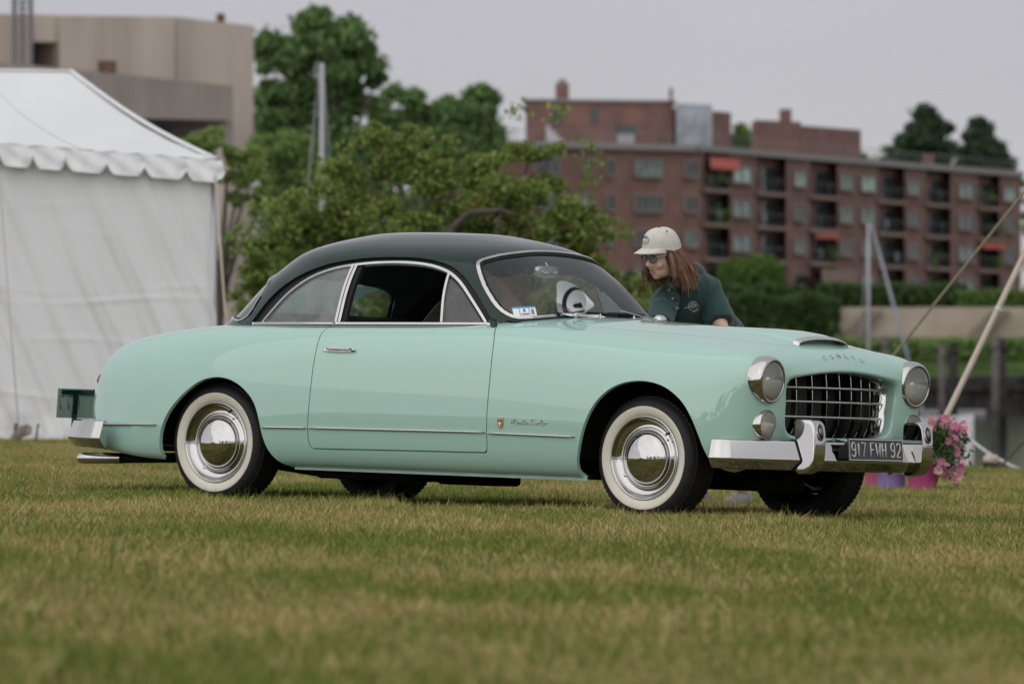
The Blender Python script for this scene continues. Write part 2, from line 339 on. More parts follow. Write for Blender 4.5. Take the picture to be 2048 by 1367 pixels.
def gh_grid(nt=90, nphi=420):
    # sample angles so that spacing is even round the belt ring
    ph = np.linspace(0, 2*np.pi, 4001)
    P = gh_point(np.full(4001, .3), ph)
    L = np.concatenate([[0], np.cumsum(np.linalg.norm(np.diff(P, axis=0), axis=1))])
    phi = np.interp(np.linspace(0, L[-1], nphi+1)[:-1], L, ph)
    t = np.linspace(0, 1, nt)
    T, PH = np.meshgrid(t, phi, indexing='ij')
    return gh_point(T, PH)
# ================================================================ SETTING
def at(u, v, Y):
    """point at distance Y seen at reference pixel (u, v)"""
    return np.array([(u-1024)/15000*Y, Y, CAM_Z+(750-v)/15000*Y])
def sstep(a, b, x):
    t = np.clip((x-a)/(b-a), 0, 1); return t*t*(3-2*t)
LAWN_END = 73.0
def ground(X, Y):
    X = np.asarray(X, float); Y = np.asarray(Y, float)
    z = -.0059-.03107*12*np.tanh((X-1.068)/12)-.00335*(np.clip(Y, -60, 90)-36.45)
    z = z+.012*np.sin(X*1.3+Y*.31)*np.sin(Y*.47+1)*sstep(4, 9, np.abs(Y-36.5))
    return z-1.9*sstep(LAWN_END, LAWN_END+5, Y)
# ---- lawn
xs = np.concatenate([np.linspace(-160, -14, 30), np.linspace(-13, 13, 66), np.linspace(14, 160, 30)])
ys = np.concatenate([np.linspace(-120, 4, 32), np.linspace(5, LAWN_END-1, 120), np.linspace(LAWN_END, LAWN_END+6, 14)])
XX, YY = np.meshgrid(xs, ys); ZZ = ground(XX, YY)
def lawn_material(name, blades):
    m = bpy.data.materials.new(name); m.use_nodes = True; t = m.node_tree; t.nodes.clear()
    o = t.nodes.new('ShaderNodeOutputMaterial'); p = t.nodes.new('ShaderNodeBsdfPrincipled'); g = t.nodes.new('ShaderNodeNewGeometry')
    p.inputs['Roughness'].default_value = .7; p.inputs['Specular IOR Level'].default_value = .25
    def noise(scale, det, st=(1, 1, 1)):
        mp_ = t.nodes.new('ShaderNodeMapping'); mp_.inputs['Scale'].default_value = st; t.links.new(g.outputs['Position'], mp_.inputs[0])
        n = t.nodes.new('ShaderNodeTexNoise'); n.inputs['Scale'].default_value = scale; n.inputs['Detail'].default_value = det; t.links.new(mp_.outputs[0], n.inputs['Vector']); return n.outputs[0]
    def math_(op, a, b):
        n = t.nodes.new('ShaderNodeMath'); n.operation = op; n.use_clamp = op == 'ADD'
        for i, x in enumerate((a, b)):
            if isinstance(x, (int, float)): n.inputs[i].default_value = x
            else: t.links.new(x, n.inputs[i])
        return n.outputs[0]
    def mrange(x, a, b, c, d):
        n = t.nodes.new('ShaderNodeMapRange'); t.links.new(x, n.inputs[0])
        for i, q in enumerate((a, b, c, d)): n.inputs[i+1].default_value = q
        return n.outputs[0]
    def mixc(f, a, b):
        n = t.nodes.new('ShaderNodeMix'); n.data_type = 'RGBA'; t.links.new(f, n.inputs[0])
        for k, x in ((6, a), (7, b)):
            if isinstance(x, tuple): n.inputs[k].default_value = (*x, 1)
            else: t.links.new(x, n.inputs[k])
        return n.outputs[2]
    patch = noise(.42, 3, (1, .5, 1)); fine = noise(2.6, 4)
    if blades:
        rnd = g.outputs['Random Per Island']
        dry = mrange(math_('ADD', math_('MULTIPLY', patch, .66), math_('MULTIPLY', fine, .34)), .43, .58, .06, .82)
        isdry = math_('LESS_THAN', rnd, dry)
        shade = t.nodes.new('ShaderNodeMath'); shade.operation = 'FRACT'; t.links.new(math_('MULTIPLY', rnd, 37.13), shade.inputs[0])
        green = mixc(shade.outputs[0], (.102, .148, .020), (.240, .285, .052))
        straw = mixc(shade.outputs[0], (.31, .245, .092), (.60, .475, .215))
        col = mixc(isdry, green, straw)
        tr = t.nodes.new('ShaderNodeBsdfTranslucent'); ms = t.nodes.new('ShaderNodeMixShader'); ms.inputs[0].default_value = .3
        t.links.new(col, p.inputs['Base Color']); t.links.new(col, tr.inputs['Color'])
        t.links.new(p.outputs[0], ms.inputs[1]); t.links.new(tr.outputs[0], ms.inputs[2]); t.links.new(ms.outputs[0], o.inputs[0])
    else:
        c0 = mixc(mrange(fine, .3, .7, 0, 1), (.075, .068, .030), (.135, .115, .060))
        c1 = mixc(mrange(patch, .40, .64, 0, 1), c0, (.20, .165, .095))
        t.links.new(c1, p.inputs['Base Color']); t.links.new(p.outputs[0], o.inputs[0])
        p.inputs['Specular IOR Level'].default_value = .05
    return m
tag(mesh_obj('lawn', np.stack([XX, YY, ZZ], -1).reshape(-1, 3), grid_faces(len(ys), len(xs)), lawn_material('lawn_soil', False)), kind='structure')
# ---- mown grass: one patch of blades, set out over the lawn by a node group
def grass_object():
    nb = 4600; rg = np.random.default_rng(3)
    px = rg.uniform(-.53, .53, (nb, 2)); h = rg.gamma(6, .0042, nb)+.010; h = np.clip(h, .012, .060)
    tall = rg.random(nb) < .03; h[tall] *= rg.uniform(1.3, 2.0, tall.sum())
    a = rg.uniform(0, 2*np.pi, nb); lean = rg.uniform(.1, 1.3, nb)*h; wd = rg.uniform(.0016, .0030, nb)
    d = np.stack([np.cos(a), np.sin(a)], 1); s_ = np.stack([-d[:, 1], d[:, 0]], 1)
    b3 = lambda xy, z: np.concatenate([xy, z[:, None]], 1)
    base1 = b3(px-s_*wd[:, None], np.full(nb, -.01)); base2 = b3(px+s_*wd[:, None], np.full(nb, -.01))
    m1 = b3(px+d*(lean*.35)[:, None]-s_*(wd*.8)[:, None], h*.6); m2 = b3(px+d*(lean*.35)[:, None]+s_*(wd*.8)[:, None], h*.6)
    tip = b3(px+d*lean[:, None], h)
    V = np.stack([base1, base2, m2, m1, tip], 1).reshape(-1, 3)
    k = np.arange(nb)*5
    F = [[i, i+1, i+2, i+3] for i in k]+[[i+3, i+2, i+4] for i in k]
    pts = []
    rg2 = np.random.default_rng(5)
    for y in np.arange(10.5, LAWN_END+2.2, .94):
        half = .070*y+4.2
        for x in np.arange(-half, half, .94):
            pts.append((x+rg2.uniform(-.08, .08), y+rg2.uniform(-.08, .08)))
    P = np.array(pts); z = ground(P[:, 0], P[:, 1]); pv = np.column_stack([P, z])
    me = bpy.data.meshes.new('grass'); nP = len(pv)
    me.from_pydata(np.concatenate([V, pv]).tolist(), [], F); me.update()
    at_ = me.attributes.new('spot', 'BOOLEAN', 'POINT'); at_.data.foreach_set('value', [False]*len(V)+[True]*nP)
    rot = me.attributes.new('turn', 'FLOAT_VECTOR', 'POINT')
    rv = np.zeros((len(V)+nP, 3), np.float32); e = .05
    gx = (ground(P[:, 0]+e, P[:, 1])-ground(P[:, 0]-e, P[:, 1]))/(2*e)
    rv[len(V):, 2] = rg2.integers(0, 4, nP)*np.pi/2; rot.data.foreach_set('vector', rv.reshape(-1))
    # the blades stay level with the slope: tilt stored as lift on the patch is negligible at this size
    o = link_mesh('grass', me, lawn_material('grass_blades', True)); tag(o, kind='stuff', label='short mown lawn grass with dry straw patches', cat='grass')
    ng = bpy.data.node_groups.new('spread_grass', 'GeometryNodeTree')
    ng.interface.new_socket('Geometry', in_out='INPUT', socket_type='NodeSocketGeometry'); ng.interface.new_socket('Geometry', in_out='OUTPUT', socket_type='NodeSocketGeometry')
    N = ng.nodes; gi = N.new('NodeGroupInput'); go = N.new('NodeGroupOutput')
    na = N.new('GeometryNodeInputNamedAttribute'); na.data_type = 'BOOLEAN'; na.inputs[0].default_value = 'spot'
    sp = N.new('GeometryNodeSeparateGeometry'); sp.domain = 'POINT'
    ng.links.new(gi.outputs[0], sp.inputs['Geometry']); ng.links.new(na.outputs['Attribute'], sp.inputs['Selection'])
    nv = N.new('GeometryNodeInputNamedAttribute'); nv.data_type = 'FLOAT_VECTOR'; nv.inputs[0].default_value = 'turn'
    ip = N.new('GeometryNodeInstanceOnPoints'); ng.links.new(sp.outputs['Selection'], ip.inputs['Points']); ng.links.new(sp.outputs['Inverted'], ip.inputs['Instance'])
    ng.links.new(nv.outputs['Attribute'], ip.inputs['Rotation'])
    ng.links.new(ip.outputs[0], go.inputs[0])
    md = o.modifiers.new('spread', 'NODES'); md.node_group = ng
    return o
grass_object()

# ---- water and far shore
mw = mat('harbour_water', (.030, .034, .032), rough=.07, spec=.5, bump=.14, scale=.35, stretch=(1, .35, 1), detail=3)
WZ = -1.6
tag(mesh_obj('water', [(-900, LAWN_END+1, WZ), (900, LAWN_END+1, WZ), (900, 474, WZ), (-900, 474, WZ)], [[0, 1, 2, 3]], mw), kind='structure')
M_BANKGRASS = mat('bank_grass', (.050, .085, .022), rough=.9, vary=.4, scale=.5, spec=.1)
M_FARSOIL = mat('far_soil', (.10, .095, .07), rough=.9, vary=.2, scale=.3)
yb = [472.0, 472.1, 478, 486, 500, 560, 2500]; zb = [-3, .55, .9, 3.0, 5.0, 5.6, 7]
V = [(x, y, z) for y, z in zip(yb, zb) for x in (-1500, 1500)]
tag(mesh_obj('far_bank', V, grid_faces(7, 2).tolist(), M_BANKGRASS, None, False), kind='structure')
M_PILE = mat('dark_timber', (.032, .030, .028), rough=.85, vary=.5, scale=2, spec=.2)
M_PILEPALE = mat('weathered_timber', (.095, .085, .075), rough=.85, vary=.4, scale=1.5)
bw = empty('bulkhead', (20, 471.6, WZ), 'dark timber bulkhead along the far waterline', 'bulkhead')
for i, x in enumerate(np.arange(-16, 36, 3.0)):
    b = MB(); b.box((x-18.5-1.45, -.2, -1), (x-18.5+1.45, .25, 2.25+.12*math.sin(i*2.1)+(.35 if 7 < i < 13 else 0)), bevel=.04); b.build('bulkhead_panel', M_PILE, bw)
b = MB(); b.box((-38, -.55, 1.35), (17, -.2, 1.75)); b.build('waler', M_PILE, bw)
PILES = [(1886, 690, 268, .13), (1906, 684, 270, .18), (1990, 672, 262, .17), (2006, 678, 262, .16), (1770, 672, 300, .18)]
PILE_LABELS = ['pale mooring pile, slimmer of the pair above the flowers', 'dark mooring pile, thicker of the pair above the flowers', 'pale mooring pile, left of the pair by the right edge', 'dark mooring pile, right of the pair by the right edge', 'mooring pile standing between the grey mast and its furled jib']
for i, (u, v, Y, r_) in enumerate(PILES):
    p = at(u, v, Y); b = MB(); b.tube([(0, 0, -1.2), (.04*(i % 3-1), 0, (p[2]-WZ)*.5), (.05*(i % 3-1), 0, p[2]-WZ)], [r_*1.05, r_, r_*.92], 10)
    b.tube([(0, 0, p[2]-WZ-.45), (0, 0, p[2]-WZ-.3)], r_*1.07, 10)
    o = b.build('mooring_pile', M_PILEPALE if i % 2 == 0 else M_PILE, None, True); o.location = (p[0], p[1], WZ)
    tag(o, PILE_LABELS[i], 'pile', 'mooring piles in the harbour')
# seawall above the bank; its diagonal shadows put in as dark raised strips
M_SEAWALL = mat('beige_seawall', (.40, .33, .26), rough=.85, vary=.12, scale=.6)
def block(name, u0, u1, v0, v1, Y0, Y1, m, depth=1.0, label=None, cat=None, parent=None, bevel=0, kind=None, group=None):
    """wall standing between two sight lines, its foot at v1 and its head at v0, one true height"""
    a = at(u0, v1, Y0); c = at(u1, v1, Y1); h = (v1-v0)/15000*(Y0+Y1)/2
    e = np.array([c[0]-a[0], c[1]-a[1], 0]); L = np.linalg.norm(e); e /= L; n_ = np.array([-e[1], e[0], 0])
    if n_[1] < 0: n_ = -n_
    b = MB(); b.box((0, 0, 0), (L, depth, h), bevel=bevel)
    M_ = Matrix([[e[0], n_[0], 0, a[0]], [e[1], n_[1], 0, a[1]], [0, 0, 1, min(a[2], c[2])], [0, 0, 0, 1]])
    o = b.build(name, m, parent); o.matrix_world = M_
    return tag(o, label, cat, group, kind)
sw = block('seawall', 1672, 2140, 614, 682, 487, 487, M_SEAWALL, 2.0, 'beige concrete seawall below the hedges on the far shore', 'wall')
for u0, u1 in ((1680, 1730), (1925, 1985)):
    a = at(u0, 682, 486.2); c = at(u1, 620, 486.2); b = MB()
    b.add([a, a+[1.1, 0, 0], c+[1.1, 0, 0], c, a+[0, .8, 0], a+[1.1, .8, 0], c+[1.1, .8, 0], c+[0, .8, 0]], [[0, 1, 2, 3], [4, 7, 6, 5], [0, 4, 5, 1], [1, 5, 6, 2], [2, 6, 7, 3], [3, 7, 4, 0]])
    o = b.build('wall_shadow_strip', mat('wall_shadow_brown', (.20, .165, .13), rough=.9, vary=.15, scale=1), sw); o.matrix_parent_inverse = sw.matrix_world.inverted()

# ---- foliage tools
def rand_rot(n, rg):
    q = rg.normal(size=(n, 4)); q /= np.linalg.norm(q, axis=1)[:, None]
    a, b_, c_, d = q.T
    return np.stack([np.stack([1-2*(c_*c_+d*d), 2*(b_*c_-a*d)], -1), np.stack([2*(b_*c_+a*d), 1-2*(b_*b_+d*d)], -1), np.stack([2*(b_*d-a*c_), 2*(c_*d+a*b_)], -1)], 1)
def leaves(centers, size, rg, aspect=.6, jitter=.35):
    n = len(centers); Rm = rand_rot(n, rg)            # (n,3,2)
    s = size*rg.uniform(1-jitter, 1+jitter, n)
    ox = np.array([[-1, 0], [0, -aspect], [1, 0], [0, aspect]])*.5
    return centers[:, None, :]+np.einsum('nij,kj->nki', Rm, ox)*s[:, None, None]
def crown_points(lobes, n, rg, shell=.62, clump=260):
    """lobes: (centre, radii). leaf centres gathered into clumps over each lobe"""
    vol = np.array([r_[0]*r_[1]*r_[2] for c_, r_ in lobes])**.72; cnt = (n*vol/vol.sum()).astype(int); out_ = []
    for (c_, r_), k in zip(lobes, cnt):
        m = max(7, int(k/clump)); d = rg.normal(size=(m, 3)); d /= np.linalg.norm(d, axis=1)[:, None]
        rad = shell+(1-shell)*rg.random(m)**.6
        cl = d*rad[:, None]*np.array(r_)
        w_ = np.mean(r_)*rg.uniform(.09, .27, m)
        i = rg.integers(0, m, k)
        p = cl[i]+rg.normal(size=(k, 3))*w_[i][:, None]*np.array([1, 1, .72])
        out_.append(p+np.array(c_))
    return np.concatenate(out_)
M_BARK = mat('bark', (.075, .060, .048), rough=.95, vary=.35, scale=6, stretch=(1, 1, .25), bump=.5)
def tree(name, label, base, lobes, n, size, leafm, trunk_r, group=None, limbs=6, seed=1, aspect=.6, cat='tree', shell=.62, bark=None):
    rg = np.random.default_rng(seed); base = np.array(base, float)
    t = empty(name, base, label, cat, group)
    L = [(np.array(c_)-base, r_) for c_, r_ in lobes]
    quads_obj('crown', leaves(crown_points(L, n, rg, shell), size, rg, aspect), leafm, t)
    b = MB(); top = np.mean([c_ for c_, r_ in L], axis=0)
    mid = top*np.array([.5, .5, .55]); b.tube([(0, 0, -.3), mid*.5+rg.normal(size=3)*trunk_r*.5, mid, top], [trunk_r*1.25, trunk_r, trunk_r*.75, trunk_r*.2], 9)
    for k in range(min(limbs, len(L)*3)):
        c_, r_ = L[k % len(L)]; e_ = c_+rg.normal(size=3)*np.array(r_)*.35; s_ = mid*rg.uniform(.55, 1.1)
        m_ = (s_+e_)/2+np.array([0, 0, .12*np.linalg.norm(e_-s_)])*rg.uniform(-.3, 1)
        b.tube([s_, m_, e_], [trunk_r*.45, trunk_r*.3, trunk_r*.08], 6)
    b.build('trunk', bark or M_BARK, t, True)
    return t
def lobes_px(Y, items, depth=.8):
    """(u, v, ru, rv) blobs in the reference at distance Y"""
    k = Y/15000; o = []
    for i, (u, v, ru, rv) in enumerate(items):
        c_ = at(u, v, Y); c_[1] += (((i*37) % 11)/11-.5)*ru*k*1.2; o.append((c_, (ru*k, ru*k*depth, rv*k)))
    return o
L_DARK = leaf_mat('dark_foliage', (0.090, 0.161, 0.056), (0.212, 0.333, 0.112))
L_MID = leaf_mat('mid_foliage', (0.133, 0.211, 0.062), (0.272, 0.398, 0.125), trans=.45)
L_LIGHT = leaf_mat('light_foliage', (0.186, 0.272, 0.072), (0.372, 0.486, 0.157), trans=.5)
L_BUSH = leaf_mat('fresh_foliage', (0.122, 0.188, 0.043), (0.334, 0.431, 0.110), (.27, .16, .065), trans=.45)
L_CONIF = leaf_mat('conifer_needles', (0.030, 0.061, 0.030), (0.078, 0.125, 0.061))
L_HEDGE = leaf_mat('clipped_foliage', (0.039, 0.081, 0.026), (0.088, 0.153, 0.044))
L_TOPI = leaf_mat('bright_clipped_foliage', (0.078, 0.150, 0.029), (0.150, 0.247, 0.058))

M_MAST = mat('grey_mast_paint', (.34, .34, .36), rough=.45, vary=.06, scale=3)
# ---- concrete hall, far left
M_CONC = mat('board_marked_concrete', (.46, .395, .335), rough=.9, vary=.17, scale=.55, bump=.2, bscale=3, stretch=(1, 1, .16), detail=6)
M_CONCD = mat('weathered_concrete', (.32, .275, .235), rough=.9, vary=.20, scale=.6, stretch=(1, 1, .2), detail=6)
M_DARKGAP = mat('dark_interior', (.012, .012, .014), rough=.8)  # near-black slab material, shade of the hall recess put into the colour
hall = empty('concrete_hall', tuple(at(250, 700, 300)), 'beige concrete modernist hall behind the white marquee', 'building')
def hpart(name, pts_top, zb, Y0, Y1, depth, m):
    """(u, v) head line between two ends, foot level zb"""
    (u0, v0), (u1, v1) = pts_top; a = at(u0, v0, Y0); c = at(u1, v1, Y1)
    e = np.array([c[0]-a[0], c[1]-a[1]]); e /= np.linalg.norm(e); n_ = np.array([-e[1], e[0]])
    if n_[1] < 0: n_ = -n_
    A_ = [(a[0], a[1]), (c[0], c[1]), (c[0]+n_[0]*depth, c[1]+n_[1]*depth), (a[0]+n_[0]*depth, a[1]+n_[1]*depth)]
    hz = [a[2], c[2], c[2], a[2]]
    V = [(x, y, zb) for x, y in A_]+[(x, y, z) for (x, y), z in zip(A_, hz)]
    V = np.array(V)-np.array(hall.location)
    return mesh_obj(name, V, [[0, 3, 2, 1], [4, 5, 6, 7], [0, 1, 5, 4], [1, 2, 6, 5], [2, 3, 7, 6], [3, 0, 4, 7]], m, hall, False)
hpart('wall', ((352, 34), (507, 52)), -1, 300.5, 302, 10, M_CONC)
hpart('wall', ((120, 31), (350.5, 34)), -1, 298, 300.3, 10, M_CONC)
hpart('wall', ((-120, 27), (59, 29)), -1, 295, 297, 10, M_CONC)
hpart('wall_head', ((59, 29), (120, 30.5)), float(at(0, 84, 298)[2]), 297.6, 298.3, 8, M_CONC)
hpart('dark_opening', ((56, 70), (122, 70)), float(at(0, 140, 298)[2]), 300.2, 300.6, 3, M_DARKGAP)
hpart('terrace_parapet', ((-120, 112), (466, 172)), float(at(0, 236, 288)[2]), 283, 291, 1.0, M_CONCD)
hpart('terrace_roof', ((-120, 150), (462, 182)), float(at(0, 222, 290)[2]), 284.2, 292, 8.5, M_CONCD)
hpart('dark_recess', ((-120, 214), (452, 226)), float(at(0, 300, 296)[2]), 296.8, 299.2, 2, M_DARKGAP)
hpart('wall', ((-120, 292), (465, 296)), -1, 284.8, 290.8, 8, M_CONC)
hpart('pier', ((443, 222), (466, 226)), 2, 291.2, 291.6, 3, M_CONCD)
hpart('vent_box', ((211, 121), (233, 122)), float(at(0, 146, 290)[2]), 297, 297.2, .8, mat('rusty_duct', (.13, .075, .055), rough=.7, vary=.2, scale=2))
hpart('chimney_pot', ((438, 27), (450, 28)), float(at(0, 56, 301)[2]), 302, 302.1, .3, mat('rusty_pot', (.12, .05, .035), rough=.8))
b = MB()
lo_ = np.array(hall.location)
for u in (28, 62): b.tube([at(u, 130, 294.6)-lo_, at(u, -40, 294.6)-lo_], .10, 6)
for v in range(-30, 130, 12): b.tube([at(28, v, 294.6)-lo_, at(62, v, 294.6)-lo_], .05, 5)
b.tube([at(45, 130, 294.9)-lo_, at(45, -40, 294.9)-lo_], .06, 5)
b.build('roof_ladder', mat('grey_steel', (.16, .16, .165), rough=.5, metal=.4), hall)

# ---- brick apartment building on the far shore
M_BRICK = mat('red_brick', (.195, .108, .090), rough=.9, vary=.18, scale=.8, bump=.2, bscale=10)
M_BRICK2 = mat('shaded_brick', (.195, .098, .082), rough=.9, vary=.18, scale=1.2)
M_SLAB = mat('roof_edge_metal', (.26, .24, .23), rough=.6, vary=.08, scale=2)
M_BALC = mat('balcony_concrete', (.24, .17, .145), rough=.8, vary=.1, scale=1)
M_RAIL = mat('dark_railing', (.035, .035, .04), rough=.5)
M_FRAMEW = mat('window_frame_paint', (.22, .19, .175), rough=.6)
M_PANE_D = mat('dark_pane', (.040, .055, .055), rough=.12, spec=.6, vary=.4, scale=1.2)
M_PANE_L = mat('curtained_pane', (.34, .46, .40), rough=.2, spec=.6, vary=.30, scale=1.5)
M_PANE_M = mat('mid_tone_pane', (.13, .19, .17), rough=.15, spec=.6, vary=.45, scale=1.4)  # tone between the dark and the pale panes
M_AWN = mat('red_awning_cloth', (.42, .10, .07), rough=.8, vary=.08, scale=2)
apt = empty('apartment_building', (10, 505, 5.0), 'red brick apartment building with balconies across the harbour', 'building')
AO = np.array(apt.location)
class Facade:
    def __init__(s, u0, Y0, u1, Y1):
        s.A = at(u0, 0, Y0)[:2]; s.B = at(u1, 0, Y1)[:2]; s.L = np.linalg.norm(s.B-s.A); s.e = (s.B-s.A)/s.L; s.nn = np.array([s.e[1], -s.e[0]])
        if s.nn[1] > 0: s.nn = -s.nn
        s.n = np.array([0., -1.])
    def s_at(s, u):
        k = (u-1024)/15000; # A+t e : X = k Y
        return (k*s.A[1]-s.A[0])/(s.e[0]-k*s.e[1])
    def pt(s, a, d, z): p = s.A+s.e*a+s.n*d; return np.array([p[0], p[1], z])-AO
    def M(s, a, d, z):
        p = s.pt(a, 0, z)+np.array([*(s.nn*d), 0]); return Matrix([[s.e[0], -s.nn[0], 0, p[0]], [s.e[1], -s.nn[1], 0, p[1]], [0, 0, 1, p[2]], [0, 0, 0, 1]])
    def box(s, mb, a0, a1, z0, z1, d0, d1):
        V = [s.pt(a, d, z) for z in (z0, z1) for a, d in ((a0, d0), (a1, d0), (a1, d1), (a0, d1))]
        mb.add(V, [[0, 3, 2, 1], [4, 5, 6, 7], [0, 1, 5, 4], [1, 2, 6, 5], [2, 3, 7, 6], [3, 0, 4, 7]])
ROWS = [13.80, 11.47, 9.12, 6.69]; RH = 1.17; FL = 2.36
_win = {}
def window(F, u0, u1, z, pane, h=RH, mull=1):
    a0, a1 = F.s_at(u0), F.s_at(u1); w_ = a1-a0
    key = (round(w_, 1), round(h, 2), mull)
    if key not in _win:
        b = MB(); t_ = min(.12, w_*.09)
        for lo, hi in (((0, -.06, 0), (t_, .12, h)), ((w_-t_, -.06, 0), (w_, .12, h)), ((t_, -.06, h-.11), (w_-t_, .12, h)), ((t_, -.14, -.05), (w_-t_, .12, .09))): b.box(lo, hi)
        for k in range(1, mull+1):
            x = w_*k/(mull+1); b.box((x-t_*.4, -.04, .09), (x+t_*.4, .10, h-.11))
        fr = b.build('window', M_FRAMEW)
        b = MB(); b.box((t_, .05, .09), (w_-t_, .09, h-.11)); pn = b.build('pane', None)
        _win[key] = (fr.data, pn.data); bpy.data.objects.remove(fr); bpy.data.objects.remove(pn)
    fd, pd = _win[key]
    if not pd.materials: pd.materials.append(pane)
    o = bpy.data.objects.new('window', fd); COL.objects.link(o); o.parent = apt; o.matrix_local = F.M(a0, .16, z)
    p = bpy.data.objects.new('pane', pd); COL.objects.link(p); p.parent = o; p.material_slots[0].link = 'OBJECT'; p.material_slots[0].material = pane
    return o
FR = Facade(1400, 505, 2075, 574)
ROOFZ = 15.75
wins = [(1366, 1394), (1461, 1500), (1585, 1608), (1677, 1703), (1719, 1748), (1812, 1837), (1914, 1944), (2005, 2027)]
recs = [(1408, 1459), (1514, 1572), (1621, 1674), (1757, 1809), (1852, 1901), (1957, 1999)]
edges = [1400]+[q for r_ in recs for q in r_]+[2042]
b = MB()
for i in range(0, len(edges), 2):
    FR.box(b, FR.s_at(edges[i]), FR.s_at(edges[i+1]), 0, ROOFZ, -2.3, 0)
b.build('wall', M_BRICK, apt)
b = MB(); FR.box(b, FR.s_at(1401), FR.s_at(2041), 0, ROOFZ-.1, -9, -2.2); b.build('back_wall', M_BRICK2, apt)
for i, (u0, u1) in enumerate(recs):
    a0, a1 = FR.s_at(u0), FR.s_at(u1)
    for j, z in enumerate(ROWS):
        b = MB(); FR.box(b, a0-.15, a1+.15, z-.75, z-.48, -2.2, .55); bo = b.build('balcony', M_BALC, apt)
        b = MB(); n_ = max(6, int((a1-a0)/.5))
        FR.box(b, a0-.1, a1+.1, z+.32, z+.40, .44, .52)
        for k in range(n_+1):
            a = a0-.1+(a1-a0+.2)*k/n_; FR.box(b, a-.03, a+.03, z-.48, z+.32, .46, .50)
        b.build('railing', M_RAIL, bo)
        b = MB(); FR.box(b, a0+.2*(a1-a0), a0+.75*(a1-a0), z-.48, z+1.25, -2.2, -2.12); b.build('balcony_door', M_PANE_D, bo)
rgb_ = np.random.default_rng(44)
for i, (u0, u1) in enumerate(recs):             # what stands on the balconies
    for j, z in enumerate(ROWS):
        if rgb_.random() < .55:
            a = FR.s_at(u0)+(FR.s_at(u1)-FR.s_at(u0))*rgb_.uniform(.15, .85); c_ = FR.pt(a, .25, z+.15)
            quads_obj('balcony_plant', leaves(c_+rgb_.normal(size=(70, 3))*np.array([.45, .12, .28]), .26, rgb_, .6), L_MID if rgb_.random() < .6 else L_DARK, apt)['kind'] = 'stuff'
        if rgb_.random() < .5:
            a = FR.s_at(u0)+(FR.s_at(u1)-FR.s_at(u0))*rgb_.uniform(.2, .7); b = MB()
            FR.box(b, a, a+.7, z-.1, z+.02, -.9, -.3); FR.box(b, a, a+.7, z+.02, z+.5, -.98, -.9)
            for q in (0, .62): FR.box(b, a+q, a+q+.08, z-.48, z-.1, -.9, -.82)
            b.build('balcony_chair', M_MAST if rgb_.random() < .5 else M_RAIL, apt)
for i, (u0, u1) in enumerate(wins):
    for j, z in enumerate(ROWS):
        k = (i*5+j*3) % 7
        pn = M_PANE_L if (i, j) in ((1, 0), (4, 0), (2, 0), (0, 0), (7, 0)) else (M_PANE_M if k in (1, 2, 4) else M_PANE_D)
        if i == 0: continue
        window(FR, u0, u1, z, pn)
FL_ = Facade(846, 490, 1400, 505)
b = MB(); FL_.box(b, 0, FL_.s_at(1399.5), 0, ROOFZ, -12, 0); b.build('wall', M_BRICK, apt)
for (u0, u1, mull) in ((1066, 1116, 2), (1160, 1178, 0), (1210, 1226, 0), (1266, 1324, 3), (1366, 1394, 1)):
    for j, z in enumerate(ROWS):
        window(FL_, u0, u1, z+.15, M_PANE_D if (u0+j) % 3 else M_PANE_M, mull=mull)
b = MB(); FL_.box(b, -.5, FL_.s_at(1402), ROOFZ, ROOFZ+.42, -12.5, .55); b.build('roof_slab', M_SLAB, apt)
b = MB(); FR.box(b, -.2, FR.s_at(2046), ROOFZ+.003, ROOFZ+.42, -13, .75); b.build('roof_slab', M_SLAB, apt)
for F_, ua, ub in ((FL_, 860, 1395), (FR, 1410, 2040)):
    b = MB(); a0, a1 = F_.s_at(ua), F_.s_at(ub); F_.box(b, a0, a1, ROOFZ+1.15, ROOFZ+1.20, -1.0, -.95); F_.box(b, a0, a1, ROOFZ+.8, ROOFZ+.83, -1.0, -.95)
    for a in np.arange(a0, a1, 1.2): F_.box(b, a, a+.05, ROOFZ+.42, ROOFZ+1.15, -1.0, -.95)
    b.build('roof_railing', mat('grey_rail', (.20, .20, .20), rough=.5), apt)
def pent(name, u0, u1, v0, Y0, Y1, depth, m, zb=ROOFZ+.42):
    F_ = Facade(u0, Y0, u1, Y1); b = MB(); z = CAM_Z+(750-v0)/15000*Y0; F_.box(b, 0, F_.L, zb, z, -depth, 0); b.build(name, m, apt); return F_, z
P1, z1 = pent('penthouse', 1052, 1346, 202, 510, 513, 9, M_BRICK)
b = MB(); P1.box(b, -.15, P1.L+.2, z1, z1+.16, -9.2, .2); b.build('penthouse_coping', M_SLAB, apt)
pent('penthouse', 1347, 1462, 216, 515, 524, 7, M_BRICK)
pent('glazed_stair', 1353, 1424, 207, 511.5, 514, 2.2, mat('glazed_panel', (.36, .39, .42), rough=.15, vary=.3, scale=.9))
pent('penthouse', 1510, 1602, 240, 532, 536, 8, M_BRICK); pent('penthouse', 1603, 1722, 251, 538, 548, 8, M_BRICK)
pent('chimney', 1111, 1138, 166, 514, 514.3, 1.2, M_BRICK, z1); pent('chimney', 1560, 1583, 218, 536, 536.4, 1.2, M_BRICK, ROOFZ+1); pent('chimney', 1846, 1868, 308, 556, 557, 1, M_BRICK)
pent('chimney_pot', 1117, 1132, 158, 514.3, 514.5, .6, M_SLAB, z1+1); pent('vent_stack', 1338, 1346, 176, 512, 512.2, .4, mat('buff_flue', (.30, .22, .15), rough=.8), z1)
